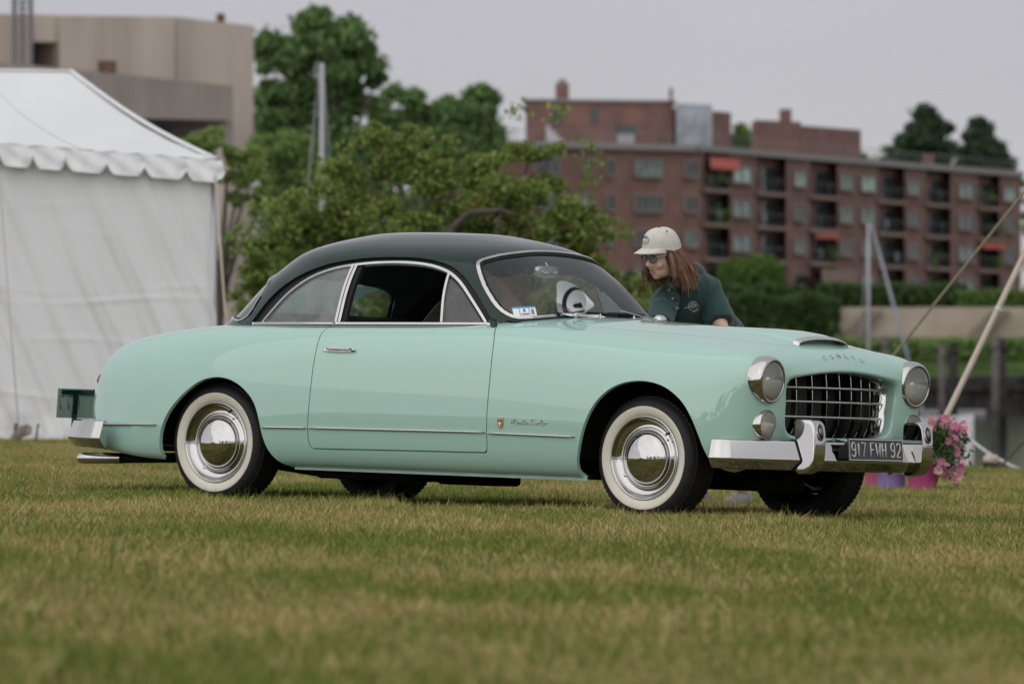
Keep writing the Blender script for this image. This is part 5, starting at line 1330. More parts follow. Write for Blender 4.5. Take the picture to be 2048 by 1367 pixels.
# ---- number plates
def text_mesh(body, size, depth, M_, mat_, name, parent, align='CENTER', sx=1., shear=0., bold=0.):
    cu = bpy.data.curves.new(name, 'FONT'); cu.body = body; cu.size = size; cu.extrude = depth; cu.align_x = align; cu.align_y = 'CENTER'
    cu.shear = shear; cu.offset = bold; cu.resolution_u = 3
    t = bpy.data.objects.new(name, cu); COL.objects.link(t)
    dg = bpy.context.evaluated_depsgraph_get(); me = bpy.data.meshes.new_from_object(t.evaluated_get(dg)); bpy.data.objects.remove(t)
    V = np.zeros(len(me.vertices)*3); me.vertices.foreach_get('co', V); V = V.reshape(-1, 3); V[:, 0] *= sx
    V = xf(V, M_); me.vertices.foreach_set('co', V.reshape(-1).astype(np.float32)); me.update()
    return link_mesh(name, me, mat_, parent)
# text plane facing +x (car front): text x -> +y (seen from the front, reading left to right goes towards +y)
FACE_F = Matrix(((0, 0, 1, 0), (1, 0, 0, 0), (0, 1, 0, 0), (0, 0, 0, 1)))
PM = Matrix.Translation((.842, 0, .3665)) @ Matrix.Rotation(R(-6), 4, 'Y')
b = MB(); b.box((-.004, -.226, -.055), (.004, .226, .055), PM, bevel=.004); fp = b.build('front_plate', M_PLATE, car)
b = MB()
for lo, hi in (((.0035, -.222, .0475), (.0058, .222, .051)), ((.0035, -.222, -.051), (.0058, .222, -.0475)), ((.0035, -.222, -.0472), (.0058, -.2185, .0472)), ((.0035, .2185, -.0472), (.0058, .222, .0472))): b.box(lo, hi, PM)
b.build('plate_border', M_ALU, fp)
# narrow stroke lettering
GLY = {'9': [[(.9,.55),(.5,.42),(.12,.55),(.1,.85),(.35,1),(.65,1),(.9,.85),(.9,.2),(.65,0),(.3,0),(.1,.12)]], '1': [[(.25,.8),(.55,1),(.55,0)]], '7': [[(.08,1),(.92,1),(.45,0)]],
       'F': [[(.9,1),(.15,1),(.15,0)],[(.15,.52),(.75,.52)]], 'W': [[(.02,1),(.25,0),(.5,.75),(.75,0),(.98,1)]], 'H': [[(.12,1),(.12,0)],[(.88,1),(.88,0)],[(.12,.5),(.88,.5)]],
       '2': [[(.1,.82),(.3,1),(.7,1),(.9,.82),(.85,.58),(.1,.06),(.1,0),(.95,0)]], '6': [[(.85,.9),(.6,1),(.3,1),(.1,.8),(.1,.2),(.35,0),(.65,0),(.9,.18),(.9,.42),(.6,.56),(.3,.55),(.1,.4)]],
       'C': [[(.9,.85),(.65,1),(.35,1),(.1,.8),(.1,.2),(.35,0),(.65,0),(.9,.15)]], 'O': [[(.5,1),(.2,.9),(.08,.5),(.2,.1),(.5,0),(.8,.1),(.92,.5),(.8,.9),(.5,1)]],
       'M': [[(.05,0),(.05,1),(.5,.35),(.95,1),(.95,0)]], 'E': [[(.9,1),(.12,1),(.12,0),(.9,0)],[(.12,.5),(.75,.5)]], 'T': [[(.05,1),(.95,1)],[(.5,1),(.5,0)]],
       '8': [[(.5,.54),(.2,.65),(.18,.88),(.5,1),(.82,.88),(.8,.65),(.5,.54),(.15,.38),(.15,.12),(.5,0),(.85,.12),(.85,.38),(.5,.54)]]}
def stroke_text(b, s, w_, h, gap, M_, th, dep=.002, space=None):
    x = 0; items = []
    for ch in s:
        if ch == ' ': x += space or w_*.75; continue
        items.append((ch, x)); x += w_*(.55 if ch == '1' else 1)+gap
    tot = x-gap
    for ch, x0 in items:
        ww = w_*(.9 if ch == '1' else 1)
        for pl in GLY[ch]:
            P_ = np.array([(0, x0-(.18*w_ if ch == '1' else 0)-tot/2+px*ww, (py-.5)*h) for px, py in pl])
            b.tube(xf(P_, M_), th, 6, True)
    return tot
b = MB(); stroke_text(b, '917 FWH 92', .037, .066, .0115, PM @ Matrix.Translation((.0045, 0, 0)), .0037, space=.024)
b.build('plate_lettering', M_PLATEGREY, fp, True)
for s in (-1, 1):
    b = MB(); b.add([(.81, s*.280, .362), (.838, s*.227, .330), (.838, s*.227, .404), (.80, s*.227, .366)], [[0, 1, 2], [0, 2, 3], [0, 3, 1], [1, 3, 2]]); b.build('plate_bracket', M_BLACK, fp)
# bonnet letters
b = None
for ch, (x, y, z) in zip('COMETE', ((.625,-.139,.798),(.621,-.078,.805),(.618,-.017,.809),(.618,.045,.809),(.621,.105,.804),(.627,.165,.793))):
    tiltz = (y)/.165*-.0
    Mx = Matrix.Translation((x+.004, y, z)) @ Matrix.Rotation(R(-52), 4, 'Y')
    Mx = Matrix.Translation((x+.003, y, z+.003)) @ Matrix.Rotation(R(-(y)/.165*-9), 4, 'X') @ Matrix.Rotation(R(-50), 4, 'Y')
    b = MB(); stroke_text(b, ch, .021, .024, 0, Mx, .0019); b.build('bonnet_letter', M_CHROME, car, True)
# flank script, drawn as one running stroke, and shield
SCRIPT = [
 [(0,.1),(.03,.15),(.055,.9),(.06,.98),(.07,.4),(.075,.1),(.10,.5),(.125,.98),(.13,.9),(.128,.15),(.145,.05),(.16,.15)],
 [(.20,.45),(.175,.40),(.165,.15),(.185,.02),(.215,.08),(.22,.35),(.20,.45),(.235,.38)],
 [(.25,.42),(.255,.05),(.27,.35),(.295,.42),(.30,.05),(.315,.1)],
 [(.345,.95),(.33,.15),(.345,.03),(.37,.1)],[(.315,.62),(.385,.66)],
 [(.38,.22),(.42,.30),(.425,.42),(.405,.45),(.385,.2),(.40,.03),(.43,.08),(.46,.2)],
 [(.46,.22),(.53,.24)],
 [(.63,.85),(.60,.98),(.565,.75),(.555,.25),(.58,.03),(.61,.06),(.635,.2)],
 [(.70,.42),(.665,.40),(.65,.15),(.67,.02),(.70,.2),(.705,.42),(.705,.06),(.72,.05)],
 [(.735,.42),(.74,.05),(.75,.32),(.775,.44),(.785,.38)],
 [(.80,.1),(.83,.6),(.835,.95),(.82,.9),(.81,.2),(.825,.03),(.85,.1)],
 [(.895,.45),(.87,.40),(.862,.15),(.88,.02),(.91,.08),(.915,.35),(.895,.45),(.95,.40),(1.0,.42)]]
b = MB()
for st in SCRIPT:
    pts = np.array(st); 
    tt = np.linspace(0, len(pts)-1, len(pts)*4); pts = np.stack([np.interp(tt, range(len(pts)), pts[:, k]) for k in (0, 1)], 1)
    P_ = []
    for a, h in pts:
        x = -.743+.231*a; z = .438+.026*h-.007*a*0; y, nn = side_y(x, z); P_.append((x, y+nn[1]*.004, z))
    b.tube(P_, .0017, 5)
V0 = MB()
b.build('script_badge', M_SATIN, car, True)
y, nn = side_y(-.805, .437)
b = MB(); sh_ = [(-.018, .028), (.018, .028), (.0185, 0), (.012, -.016), (0, -.026), (-.012, -.016), (-.0185, 0)]
b.add([(-.805+a, y-.001, .437+c_) for a, c_ in sh_]+[(-.805+a*.95, y-.007, .437+c_*.95) for a, c_ in sh_], [[i, (i+1) % 7, 7+(i+1) % 7, 7+i] for i in range(7)]+[list(range(7, 14))])
sd_ = b.build('shield_badge', mat('gilt', (.50, .36, .14), rough=.35, metal=.8), car)
b = MB(); b.add([(-.805+a*.72, y-.0078, .436+c_*.72) for a, c_ in sh_], [list(range(7))]); b.build('shield_enamel', mat('red_enamel', (.20, .015, .012), rough=.25, coat=1), sd_)
b = MB(); b.box((-.808, y-.0092, .424), (-.802, y-.0080, .446)); b.box((-.815, y-.0094, .436), (-.795, y-.0082, .4405)); b.build('shield_cross', M_WHITE, sd_)

# ---- bonnet scoop
b = MB(); n = 36; V = []; hw = .205
SURF = AB[(AB[:, 2] > .7) & (AB[:, 0] > -.9)]
def top_z(x, y):
    d = (SURF[:, 0]-x)**2+(SURF[:, 1]-y)**2; i = np.argpartition(d, 24)[:24]
    n_ = SURF[i, 3:6]; z = SURF[i, 2]-(n_[:, 0]*(x-SURF[i, 0])+n_[:, 1]*(y-SURF[i, 1]))/np.maximum(n_[:, 2], .3)
    w_ = 1/(d[i]+2e-4); return (z*w_).sum()/w_.sum()
def scoop_ring(x, k, dz=0, kw=1.):
    o = []
    for i in range(n+1):
        a = math.pi*i/n; c_ = math.cos(a); yy_ = -hw*kw*np.sign(c_)*abs(c_)**.75
        o.append((x+.018*(1-(yy_/hw)**2), yy_, top_z(x, yy_)+dz+k*(math.sin(a)**.62 if 0 < i < n else 0)))
    o = np.array(o); base = o[:, 2]-k*np.array([math.sin(math.pi*i/n)**.62 if 0 < i < n else 0 for i in range(n+1)])
    o[:, 2] += np.polyval(np.polyfit(o[:, 1], base, 4), o[:, 1])-base
    return o
rings = [scoop_ring(.485, .030), scoop_ring(.515, .034), scoop_ring(.519, .032, 0, .985), scoop_ring(.515, .026, 0, .955), scoop_ring(.46, .018, 0, .94)]
mesh_obj('bonnet_scoop', np.concatenate(rings), grid_faces(5, n+1).tolist(), M_SATIN, car, True)
rings = [scoop_ring(x, .029*k, -.001, .98) for x, k in ((.487, 1), (.42, .93), (.33, .76), (.22, .5), (.10, .25), (-.02, .06), (-.08, -.1))]
mesh_obj('scoop_fairing', np.concatenate(rings), grid_faces(7, n+1).tolist(), M_MINT, car, True)
g0 = scoop_ring(.470, .024, 0, .945); g1 = g0.copy(); g1[:, 2] = [top_z(p[0], p[1])-.004 for p in g0]
mesh_obj('scoop_mesh', np.concatenate([g0, g1]), grid_faces(2, n+1).tolist(), mat('wire_mesh', (.20, .20, .19), rough=.5, metal=.6, vary=.5, scale=140), car)

# ---- wheels
def make_wheel(front_face=True):
    t_ = empty('wheel'); t_.parent = car
    tp = [(.196, .012), (.205, -.008), (.222, -.020), (.248, -.024), (.268, -.018), (.283, -.004), (.2895, .012), (.2925, .022)]
    grooves = []
    for a in np.linspace(.028, .142, 11):
        k = int(round((a-.028)/.0114)); grooves.append((.2965-(.006 if k % 2 else 0)-.000*a, a))
    tp = tp+grooves+[(.2925, .150), (.2895, .158), (.283, .174), (.268, .188), (.240, .192), (.205, .178), (.196, .158)]
    b = MB(); b.lathe(tp, 96, 'y'); b.build('tyre', M_TYRE, t_, True)
    b = MB()                                             # tread blocks across the shoulder
    for j in range(72):
        a = 2*math.pi*j/72
        for yy_, da in ((.0245, 0), (.1455, .04)):
            M_ = Matrix.Rotation(a+da, 4, 'Y'); b.box((-.0085, yy_-.011, .2905), (.0085, yy_+.011, .2968), M_)
    tb = b.build('tread_blocks', M_TYRE, t_); tb['kind'] = 'stuff'
    b = MB(); b.lathe([(.2022, -.0045), (.2035, -.0105), (.212, -.0175), (.224, -.0225), (.236, -.0250), (.244, -.0254), (.2478, -.0246), (.2485, -.022)], 96, 'y'); b.build('whitewall', M_WWALL, t_, True)
    b = MB(); b.lathe([(.2035, -.004), (.2025, -.0145), (.197, -.018), (.1935, -.0135), (.190, -.004), (.178, .012), (.165, .020), (.152, .020), (.147, .016), (.143, .010), (.136, .008), (.131, .012), (.129, .018)], 96, 'y'); b.build('wheel_rim', M_CHROME, t_, True)
    b = MB(); b.lathe([(.1285, .016), (.1275, .004), (.125, -.002), (.120, -.010), (.110, -.0185), (.095, -.0265), (.075, -.0335), (.05, -.0385), (.025, -.041), (.0001, -.042)], 96, 'y'); b.build('hubcap', M_CHROME, t_, True)
    for a in (math.radians(52), math.radians(232)):
        b = MB(); b.lathe([(.012, -.014), (.0125, -.004), (.009, -.0005), (.0001, .0015)], 16, 'y', Matrix.Translation((.166*math.cos(a), .018, .166*math.sin(a))) @ Matrix.Rotation(math.pi, 4, 'X'))
        b.build('rim_bolt', M_CHROME, t_, True)
    b = MB(); a = math.radians(62); b.tube([(.185*math.cos(a), .006, .185*math.sin(a)), (.178*math.cos(a), -.012, .178*math.sin(a)), (.168*math.cos(a), -.018, .168*math.sin(a))], .005, 8); b.build('valve', M_BLACK, t_, True)
    return t_
w0 = make_wheel()
spots = [(0, -1, 20), (-WB, -1, 0), (0, 1, 60), (-WB, 1, 110)]
for i, (x, s, rot) in enumerate(spots):
    o = w0 if i == 0 else copy_tree(w0, car)
    o.parent = car
    o.matrix_local = Matrix.Translation((x, s*.705, .2955)) @ (Matrix.Rotation(math.pi, 4, 'Z') if s > 0 else Matrix.Identity(4)) @ Matrix.Rotation(R(rot), 4, 'Y')

# ---- underside
b = MB()
b.box((-2.18, -.70, .18), (-.34, .70, .205)); b.box((-3.55, -.60, .24), (-2.99, .60, .262))
b.box((.30, -.42, .255), (.56, .42, .27)); b.box((-.30, -.40, .22), (.34, .40, .24)); b.box((-3.0, -.45, .235), (-2.2, .45, .255))
b.build('floor_pan', M_CAVITY, car)
                                                        # wheel houses: barrels open to the outside
for x in (0, -WB):
    for s in (-1, 1):
        prof = [(.415, 0), (.415, .30), (.0001, .30)]
        V, F = lathe(prof, 40, 'y'); V = xf(V, Matrix.Translation((x, s*.712, .275)) @ (Matrix.Rotation(math.pi, 4, 'Z') if s > 0 else Matrix.Identity(4)))
        F = [f for f in F[:80]]
        F = [f for f in F if V[f, 2].min() > .27]
        b = MB(); b.add(V, F); b.build('wheel_house', M_CAVITY, car)
b = MB()
b.tube([(-2.69, -.62, .28), (-2.69, .62, .28)], .045, 12); b.lathe([(.0001, -.13), (.09, -.09), (.12, 0), (.09, .09), (.0001, .13)], 20, 'y', Matrix.Translation((-2.69, 0, .28)))
b.build('axle', M_CAVITY, car, True); b = MB(); b.tube([(0, -.62, .26), (0, .62, .26)], .035, 10); b.build('axle', M_CAVITY, car, True)
b = MB(); b.box((-1.58, -.34, .125), (-1.22, -.10, .19), bevel=.02); b.build('silencer', M_CAVITY, car)
b = MB(); b.box((-.35, -.20, .15), (.30, .20, .25), bevel=.03); b.build('sump', M_CAVITY, car)
b = MB(); b.box((-2.16, -.60, .135), (-1.5, -.20, .185), bevel=.03); b.build('fuel_tank', M_CAVITY, car)
for s in (-1, 1):
    b = MB(); b.tube([(-2.98, s*.42, .215), (-3.52, s*.48, .195)], .026, 12); b.tube([(-2.98, s*.42, .215), (-2.86, s*.42, .22), (-2.3, s*.35, .16)], .024, 10); e_ = b.build('exhaust_pipe', M_CAVITY, car, True)
    b = MB(); b.tube([(-3.515, s*.482, .195), (-3.76, s*.50, .188), (-3.785, s*.502, .186)], [.028, .029, .024], 16, False); b.build('tailpipe', M_SATIN, e_, True)
# rear plate on its bracket, tail lamp
RM = Matrix.Translation((-4.12, -.16, .465)) @ Matrix.Rotation(R(3), 4, 'Y')
b = MB(); b.box((-.002, -.152, -.076), (.002, .152, .076), RM, bevel=.0018); rp_ = b.build('rear_plate', mat('plate_back', (.25, .33, .28), rough=.4, metal=.1, vary=.15, scale=10), car)
b = MB()
stroke_text(b, '677', .042, .068, .020, RM @ Matrix.Translation((.0028, -.062, .002)) @ Matrix.Diagonal((1, -1, 1, 1)), .0036)
for V_ in b.V: pass
b.build('plate_embossing', mat('plate_relief', (.12, .165, .14), rough=.4), rp_, True)
b = MB(); b.box((-.006, -.125, .046), (.012, .16, .070), RM); b.box((.004, -.035, -.14), (.016, -.008, .046), RM); b.box((.0, -.02, -.15), (.30, .02, -.12), RM)
b.build('plate_bracket', M_DGREEN, rp_)
for s in (-1, 1):
    b = MB(); Mx = Matrix.Translation((-3.665, s*.485, .59)) @ Matrix.Rotation(R(180+s*-35), 4, 'Z') @ Matrix.Rotation(R(-12), 4, 'Y') @ Matrix.Diagonal((.55, .45, .85, 1))
    b.lathe([(.042, -.01), (.044, .012), (.038, .022), (.034, .022)], 28, 'x', Mx); tl = b.build('tail_lamp', M_CHROME, car, True)
    b = MB(); b.lathe([(.035, .018), (.03, .034), (.016, .044), (.0001, .047)], 24, 'x', Mx); b.build('lens', M_RED, tl, True)

# ---- cabin
b = MB(); b.box((-2.9, -.62, .25), (-.55, .62, .27)); b.build('cabin_floor', M_LINER, car)
def seat(name, x0, z0, y0, y1, zt, rake=.16):
    b = MB(); n = 14; V = []
    for i in range(n):
        a = 2*math.pi*i/n; c_, s_ = math.cos(a), math.sin(a)
        V.append((np.sign(c_)*abs(c_)**.6, np.sign(s_)*abs(s_)**.6))
    L = []
    for y, k in ((y0, .75), (y0+.03, .95), (y0+.09, 1), (y0*.6+y1*.4, 1.01), (y0*.4+y1*.6, 1.01), (y1-.09, 1), (y1-.03, .95), (y1, .75)):
        for c_, s_ in V:
            z = z0+(zt-z0)*(.5+.5*s_*k); L.append((x0+.075*c_*k-rake*(z-z0)/(zt-z0), y, z))
    F = [[i*n+j, i*n+(j+1) % n, (i+1)*n+(j+1) % n, (i+1)*n+j] for i in range(7) for j in range(n)]+[list(range(n))[::-1], [7*n+j for j in range(n)]]
    b.add(L, F); return b.build(name, M_LEATHER, car, True)
seat('rear_seat', -2.30, .45, -.60, .60, .955, .20)
seat('front_seat', -1.62, .42, -.58, .58, .895, .16)
b = MB(); b.box((-2.28, -.60, .38), (-1.85, .60, .50), bevel=.04); b.box((-1.65, -.58, .36), (-1.2, .58, .48), bevel=.04); b.build('seat_cushion', M_LEATHER, car)
b = MB(); b.box((-2.78, -.50, .865), (-2.40, .50, .885), bevel=.01); b.build('parcel_shelf', M_LINER, car)
V = []
for y in np.linspace(-.60, .60, 13):
    for x, z in ((-.80-.10*(y/.6)**2, .935), (-1.05, .945), (-1.14, .92), (-1.15, .80), (-1.05, .70)): V.append((x, y, z))
mesh_obj('dashboard', V, grid_faces(13, 5).tolist(), mat('dash_paint', (.05, .075, .065), rough=.4), car, True)
b = MB(); c0 = np.array([-1.28, .33, .83]); ux = np.array([0, 1., 0]); uz = np.array([-.42, 0, .907])
b.tube([c0+.20*(math.cos(a)*ux+math.sin(a)*uz) for a in np.linspace(0, 2*math.pi, 41)], .011, 8, False)
for a in (R(0), R(180), R(270)): b.tube([c0-.01*np.array([1, 0, .3]), c0+.20*(math.cos(a)*ux+math.sin(a)*uz)], .009, 6)
b.tube([c0, c0+np.array([.30, 0, -.13])], .022, 8); b.build('steering_wheel', mat('cream_plastic', (.10, .12, .10), rough=.35), car, True)
# mirror: bright oval back on a stem
Mx = Matrix.Translation((-1.155, -.045, 1.192)) @ Matrix.Rotation(R(-6), 4, 'Y')
b = MB(); V = []; n = 36
for k, off in ((1.0, -.006), (1.0, .004), (.93, .012), (.75, .017), (.4, .019)):
    for j in range(n):
        a = 2*math.pi*j/n; V.append((off, .098*k*np.sign(math.cos(a))*abs(math.cos(a))**.55, .031*k*np.sign(math.sin(a))*abs(math.sin(a))**.7))
F = [[i*n+j, i*n+(j+1) % n, (i+1)*n+(j+1) % n, (i+1)*n+j] for i in range(4) for j in range(n)]+[list(range(n))[::-1], [4*n+j for j in range(n)]]
b.add(xf(V, Mx), F); mi = b.build('rear_view_mirror', mat('polished_back', (.75, .74, .70), rough=.22, metal=.85), car, True)
b = MB(); b.tube([(-1.14, -.045, 1.205), (-1.16, -.045, 1.235), (-1.21, -.04, 1.265)], .006, 8); b.box((.018, -.055, -.014), (.024, .055, -.006), Mx); b.box((.018, -.060, -.018), (.026, -.048, .0), Mx); b.box((.018, .048, -.018), (.026, .060, .0), Mx); b.build('mirror_stem', M_SATIN, mi, True)
b = MB(); b.box((-.004, -.19, -.05), (.004, .19, .05), Matrix.Translation((-1.30, .26, 1.215)) @ Matrix.Rotation(R(-48), 4, 'Y'), bevel=.003); b.box((-.004, -.19, -.05), (.004, .19, .05), Matrix.Translation((-1.30, -.26, 1.215)) @ Matrix.Rotation(R(-48), 4, 'Y'), bevel=.003); b.build('sun_visor', M_LINER, car)

# ---- wipers, jets, far mirror, inspection sticker
def glass_pt(y, z, off=.012):
    S = AG[(AG[:, 0] > -1.5)]; d = (S[:, 1]-y)**2+(S[:, 2]-z)**2; i = np.argpartition(d, 8)[:8]
    wgt = 1/(d[i]+1e-5); nn = (S[i, 3:6]*wgt[:, None]).sum(0)/wgt.sum(); p = (S[i, :3]*wgt[:, None]).sum(0)/wgt.sum()
    return p+nn*off, nn/np.linalg.norm(nn)
def cowl(y, x): return np.array([x, y, top_z(x, y)])
for (py, px), tip, b0, b1 in (((-.30, -.765), (-.13, .992), (-.20, .985), (.085, .981)), ((.40, -.80), (.12, .995), (.02, .986), (.33, .984))):
    t_, n_ = glass_pt(*tip, .022); p0_ = cowl(py, px)
    b = MB(); b.tube([p0_, p0_+np.array([0, 0, .022])], .011, 12); b.tube([p0_+np.array([0, 0, .02]), p0_*.55+t_*.45+np.array([.012, 0, .006]), t_], [.0085, .006, .004], 8, True, (1, .6))
    wa = b.build('wiper_arm', M_CHROME, car, True)
    q = [glass_pt(y, z, .012)[0] for y, z in zip(np.linspace(b0[0], b1[0], 9), np.linspace(b0[1], b1[1], 9))]
    b = MB(); b.tube(q, .0065, 6); b.build('wiper_blade', M_BLACK, wa, True)
for y in (-.115, .16):
    p0_ = cowl(y, -.755); b = MB(); b.lathe([(.008, 0), (.008, .006), (.004, .010), (.0045, .016), (.0001, .018)], 14, 'z', Matrix.Translation(p0_)); b.build('washer_jet', M_CHROME, car, True)
p0_ = np.array([-1.00, .64, .90]); b = MB(); b.tube([p0_, p0_+np.array([.03, .04, .05])], .008, 8)
b.lathe([(.0001, .05), (.03, .043), (.045, .025), (.05, 0), (.047, -.008), (.0001, -.008)], 24, 'x', Matrix.Translation(p0_+np.array([.0, .05, .075])) @ Matrix.Diagonal((.75, .8, .55, 1)))
b.build('door_mirror', M_SATIN, car, True)
# sticker inside the windscreen corner
q, n_ = glass_pt(-.520, .985, .0); ty = np.cross(np.array([0, 0, 1.]), n_); ty /= np.linalg.norm(ty); tz = np.cross(n_, ty)
if ty[1] < 0: ty = -ty; tz = np.cross(n_, ty)
if tz[2] < 0: tz = -tz
SM = Matrix([[n_[i], ty[i], tz[i], (q+n_*.001)[i]] for i in range(3)]+[[0, 0, 0, 1]]) @ Matrix.Rotation(R(6), 4, 'X')
b = MB(); b.box((-.001, -.058, -.030), (.0, .058, .030), SM); st_ = b.build('inspection_sticker', M_WHITE, car)
b = MB(); b.box((.0004, -.058, .021), (.0010, .058, .030), SM); b.box((.0004, -.026, -.026), (.0010, -.0225, .020), SM); b.box((.0004, .0225, -.026), (.0010, .026, .020), SM); b.build('sticker_band', mat('sticker_blue', (.06, .30, .62), rough=.5), st_)
b = MB(); stroke_text(b, '8', .011, .019, 0, SM @ Matrix.Translation((.0012, 0, .006)), .0017)
for k in range(9):
    y_ = -.017+k*.0042; b.box((.0006, y_, -.022), (.0012, y_+.0024, -.012), SM)
for k in range(5):
    b.box((.0006, .034, -.020+k*.007), (.0012, .048, -.016+k*.007), SM)
b.build('sticker_print', M_INK, st_)
# ================================================================ PEOPLE
def ellipsoid(c, axes, n=20, m=14):
    """axes: 3 vectors already scaled"""
    A_ = np.array(axes).T; V = []; F = []
    for i in range(m+1):
        t_ = math.pi*i/m
        for j in range(n):
            a = 2*math.pi*j/n; V.append(np.array(c)+A_@np.array([math.sin(t_)*math.cos(a), math.sin(t_)*math.sin(a), math.cos(t_)]))
    F = [[i*n+j, i*n+(j+1) % n, (i+1)*n+(j+1) % n, (i+1)*n+j][::-1] for i in range(m) for j in range(n)]
    return np.array(V), F
def fused(name, shapes, m, parent, voxel=.006, smooth=6, sub=0):
    """one continuous surface grown over overlapping shapes"""
    b = MB()
    for V, F in shapes: b.add(V, F)
    o = b.build(name, None, None, True)
    bm = bmesh.new(); bm.from_mesh(o.data); bmesh.ops.remove_doubles(bm, verts=bm.verts, dist=1e-5); bmesh.ops.recalc_face_normals(bm, faces=bm.faces); bm.to_mesh(o.data); bm.free()
    r_ = o.modifiers.new('r', 'REMESH'); r_.mode = 'VOXEL'; r_.voxel_size = voxel; r_.use_smooth_shade = True
    s_ = o.modifiers.new('s', 'SMOOTH'); s_.iterations = smooth; s_.factor = .5
    me = bpy.data.meshes.new_from_object(o.evaluated_get(bpy.context.evaluated_depsgraph_get()))
    bpy.data.objects.remove(o)
    return link_mesh(name, me, m, parent, True)
def loft(rings, n=22, cap=True):
    """rings: (centre, side vector, front vector) half axes; super-round section"""
    V = []
    for c_, a_, b_ in rings:
        for j in range(n):
            t_ = 2*math.pi*j/n; cs, sn = math.cos(t_), math.sin(t_)
            V.append(np.array(c_)+np.array(a_)*np.sign(cs)*abs(cs)**.85+np.array(b_)*np.sign(sn)*abs(sn)**.85)
    k = len(rings); F = [[i*n+j, i*n+(j+1) % n, (i+1)*n+(j+1) % n, (i+1)*n+j] for i in range(k-1) for j in range(n)]
    if cap: F += [list(range(n))[::-1], [(k-1)*n+j for j in range(n)]]
    return np.array(V), F
M_SKIN = mat('skin', (.66, .43, .33), rough=.5, vary=.05, scale=30)
M_LIP = mat('lips', (.42, .17, .15), rough=.4)
M_EYEW = mat('eye_white', (.60, .58, .55), rough=.25); M_IRIS = mat('eye_iris', (.03, .025, .02), rough=.2)
def unit(v): v = np.array(v, float); return v/np.linalg.norm(v)
def head_axes(f, roll=0.):
    f = unit(f); l = unit(np.cross([0, 0, 1], f)); u = np.cross(f, l)
    return f, l*math.cos(roll)+u*math.sin(roll), u*math.cos(roll)-l*math.sin(roll)
def head_shapes(c, f, l, u, k=1.0, male=False):
    P = lambda a, b_, d: c+(f*a+l*b_+u*d)*k
    E = lambda p, ra, rb, rd: ellipsoid(p, (f*ra*k, l*rb*k, u*rd*k))
    jw = .056 if male else .046
    S = [E(P(-.012, 0, .035), .096, .076, .088), E(P(.012, 0, -.01), .076, .066, .085), E(P(.030, 0, -.062), .050, jw, .048), E(P(.050, 0, -.094), .022, .022, .018),
         E(P(.016, .026, -.070), .044, .026, .034), E(P(.016, -.026, -.070), .044, .026, .034), E(P(.056, .034, -.028), .026, .024, .026), E(P(.056, -.034, -.028), .026, .024, .026),
         E(P(.080, .026, .028), .011, .022, .008), E(P(.080, -.026, .028), .011, .022, .008),
         tube([P(.083, 0, .022), P(.096, 0, -.004), P(.109, 0, -.022), P(.100, 0, -.034)], [.0075*k, .0095*k, .0125*k, .009*k], 8), E(P(.096, .011, -.031), .009, .008, .007), E(P(.096, -.011, -.031), .009, .008, .007),
         E(P(.066, 0, -.058), .018, .026, .016), E(P(-.005, .074, -.008), .016, .010, .027), E(P(-.005, -.074, -.008), .016, .010, .027)]
    return S, P
def face_parts(body, P, f, l, u, k, mouth_open=.3):
    for s in (-1, 1):
        b = MB(); b.add(*ellipsoid(P(.0775, s*.030, .010), (f*.0115*k, l*.0135*k, u*.0075*k), 14, 10)); e_ = b.build('eye', M_EYEW, body, True)
        b = MB(); b.add(*ellipsoid(P(.0868, s*.030+.003, .009), (f*.003*k, l*.0052*k, u*.0056*k), 10, 8)); b.build('iris', M_IRIS, body, True)
        b = MB(); b.tube([P(.083, s*.014, .030), P(.087, s*.030, .036), P(.074, s*.046, .030)], [.003*k, .0036*k, .002*k], 6); b.build('eyebrow', mat('brow_hair', (.10, .05, .03), rough=.8), body, True)
    b = MB(); o_ = .006*mouth_open/.3
    b.tube([P(.069, -.027, -.051), P(.081, -.013, -.052), P(.0845, 0, -.054), P(.081, .013, -.052), P(.069, .027, -.051)], [.0012*k, .0028*k, .003*k, .0028*k, .0012*k], 7)
    b.tube([P(.069, -.027, -.052), P(.080, -.013, -.061-o_), P(.0825, 0, -.064-o_), P(.080, .013, -.061-o_), P(.069, .027, -.052)], [.0012*k, .0032*k, .0036*k, .0032*k, .0012*k], 7)
    b.build('lips', M_LIP, body, True)
    b = MB(); b.add(*ellipsoid(P(.080, 0, -.058-o_*.3), (f*.003*k, l*.016*k, u*.0035*k), 10, 8)); b.build('open_mouth', M_INK, body, True)
def hand_shapes(w_, fwd, side, k=1.):
    """palm with thumb and four bent fingers, from the wrist"""
    w_ = np.array(w_); fwd = unit(fwd); side = unit(side-fwd*(np.dot(side, fwd))); dn = np.cross(fwd, side)
    S = [ellipsoid(w_+fwd*.045*k, (fwd*.052*k, side*.040*k, dn*.015*k))]
    for i, (o_, L) in enumerate(((-.030, .062), (-.010, .074), (.010, .070), (.029, .054))):
        a = w_+fwd*.078*k+side*o_*k; b_ = a+fwd*L*.5*k+dn*.008*k; c_ = b_+fwd*L*.38*k+dn*.022*k
        S.append(tube([a-fwd*.02, a, b_, c_], [.0095*k, .0092*k, .0085*k, .007*k], 8))
    a = w_+fwd*.025*k-side*.034*k; S.append(tube([a+side*.012, a, a+fwd*.028*k-side*.022*k, a+fwd*.055*k-side*.026*k+dn*.008], [.012*k, .0115*k, .010*k, .008*k], 8))
    return S
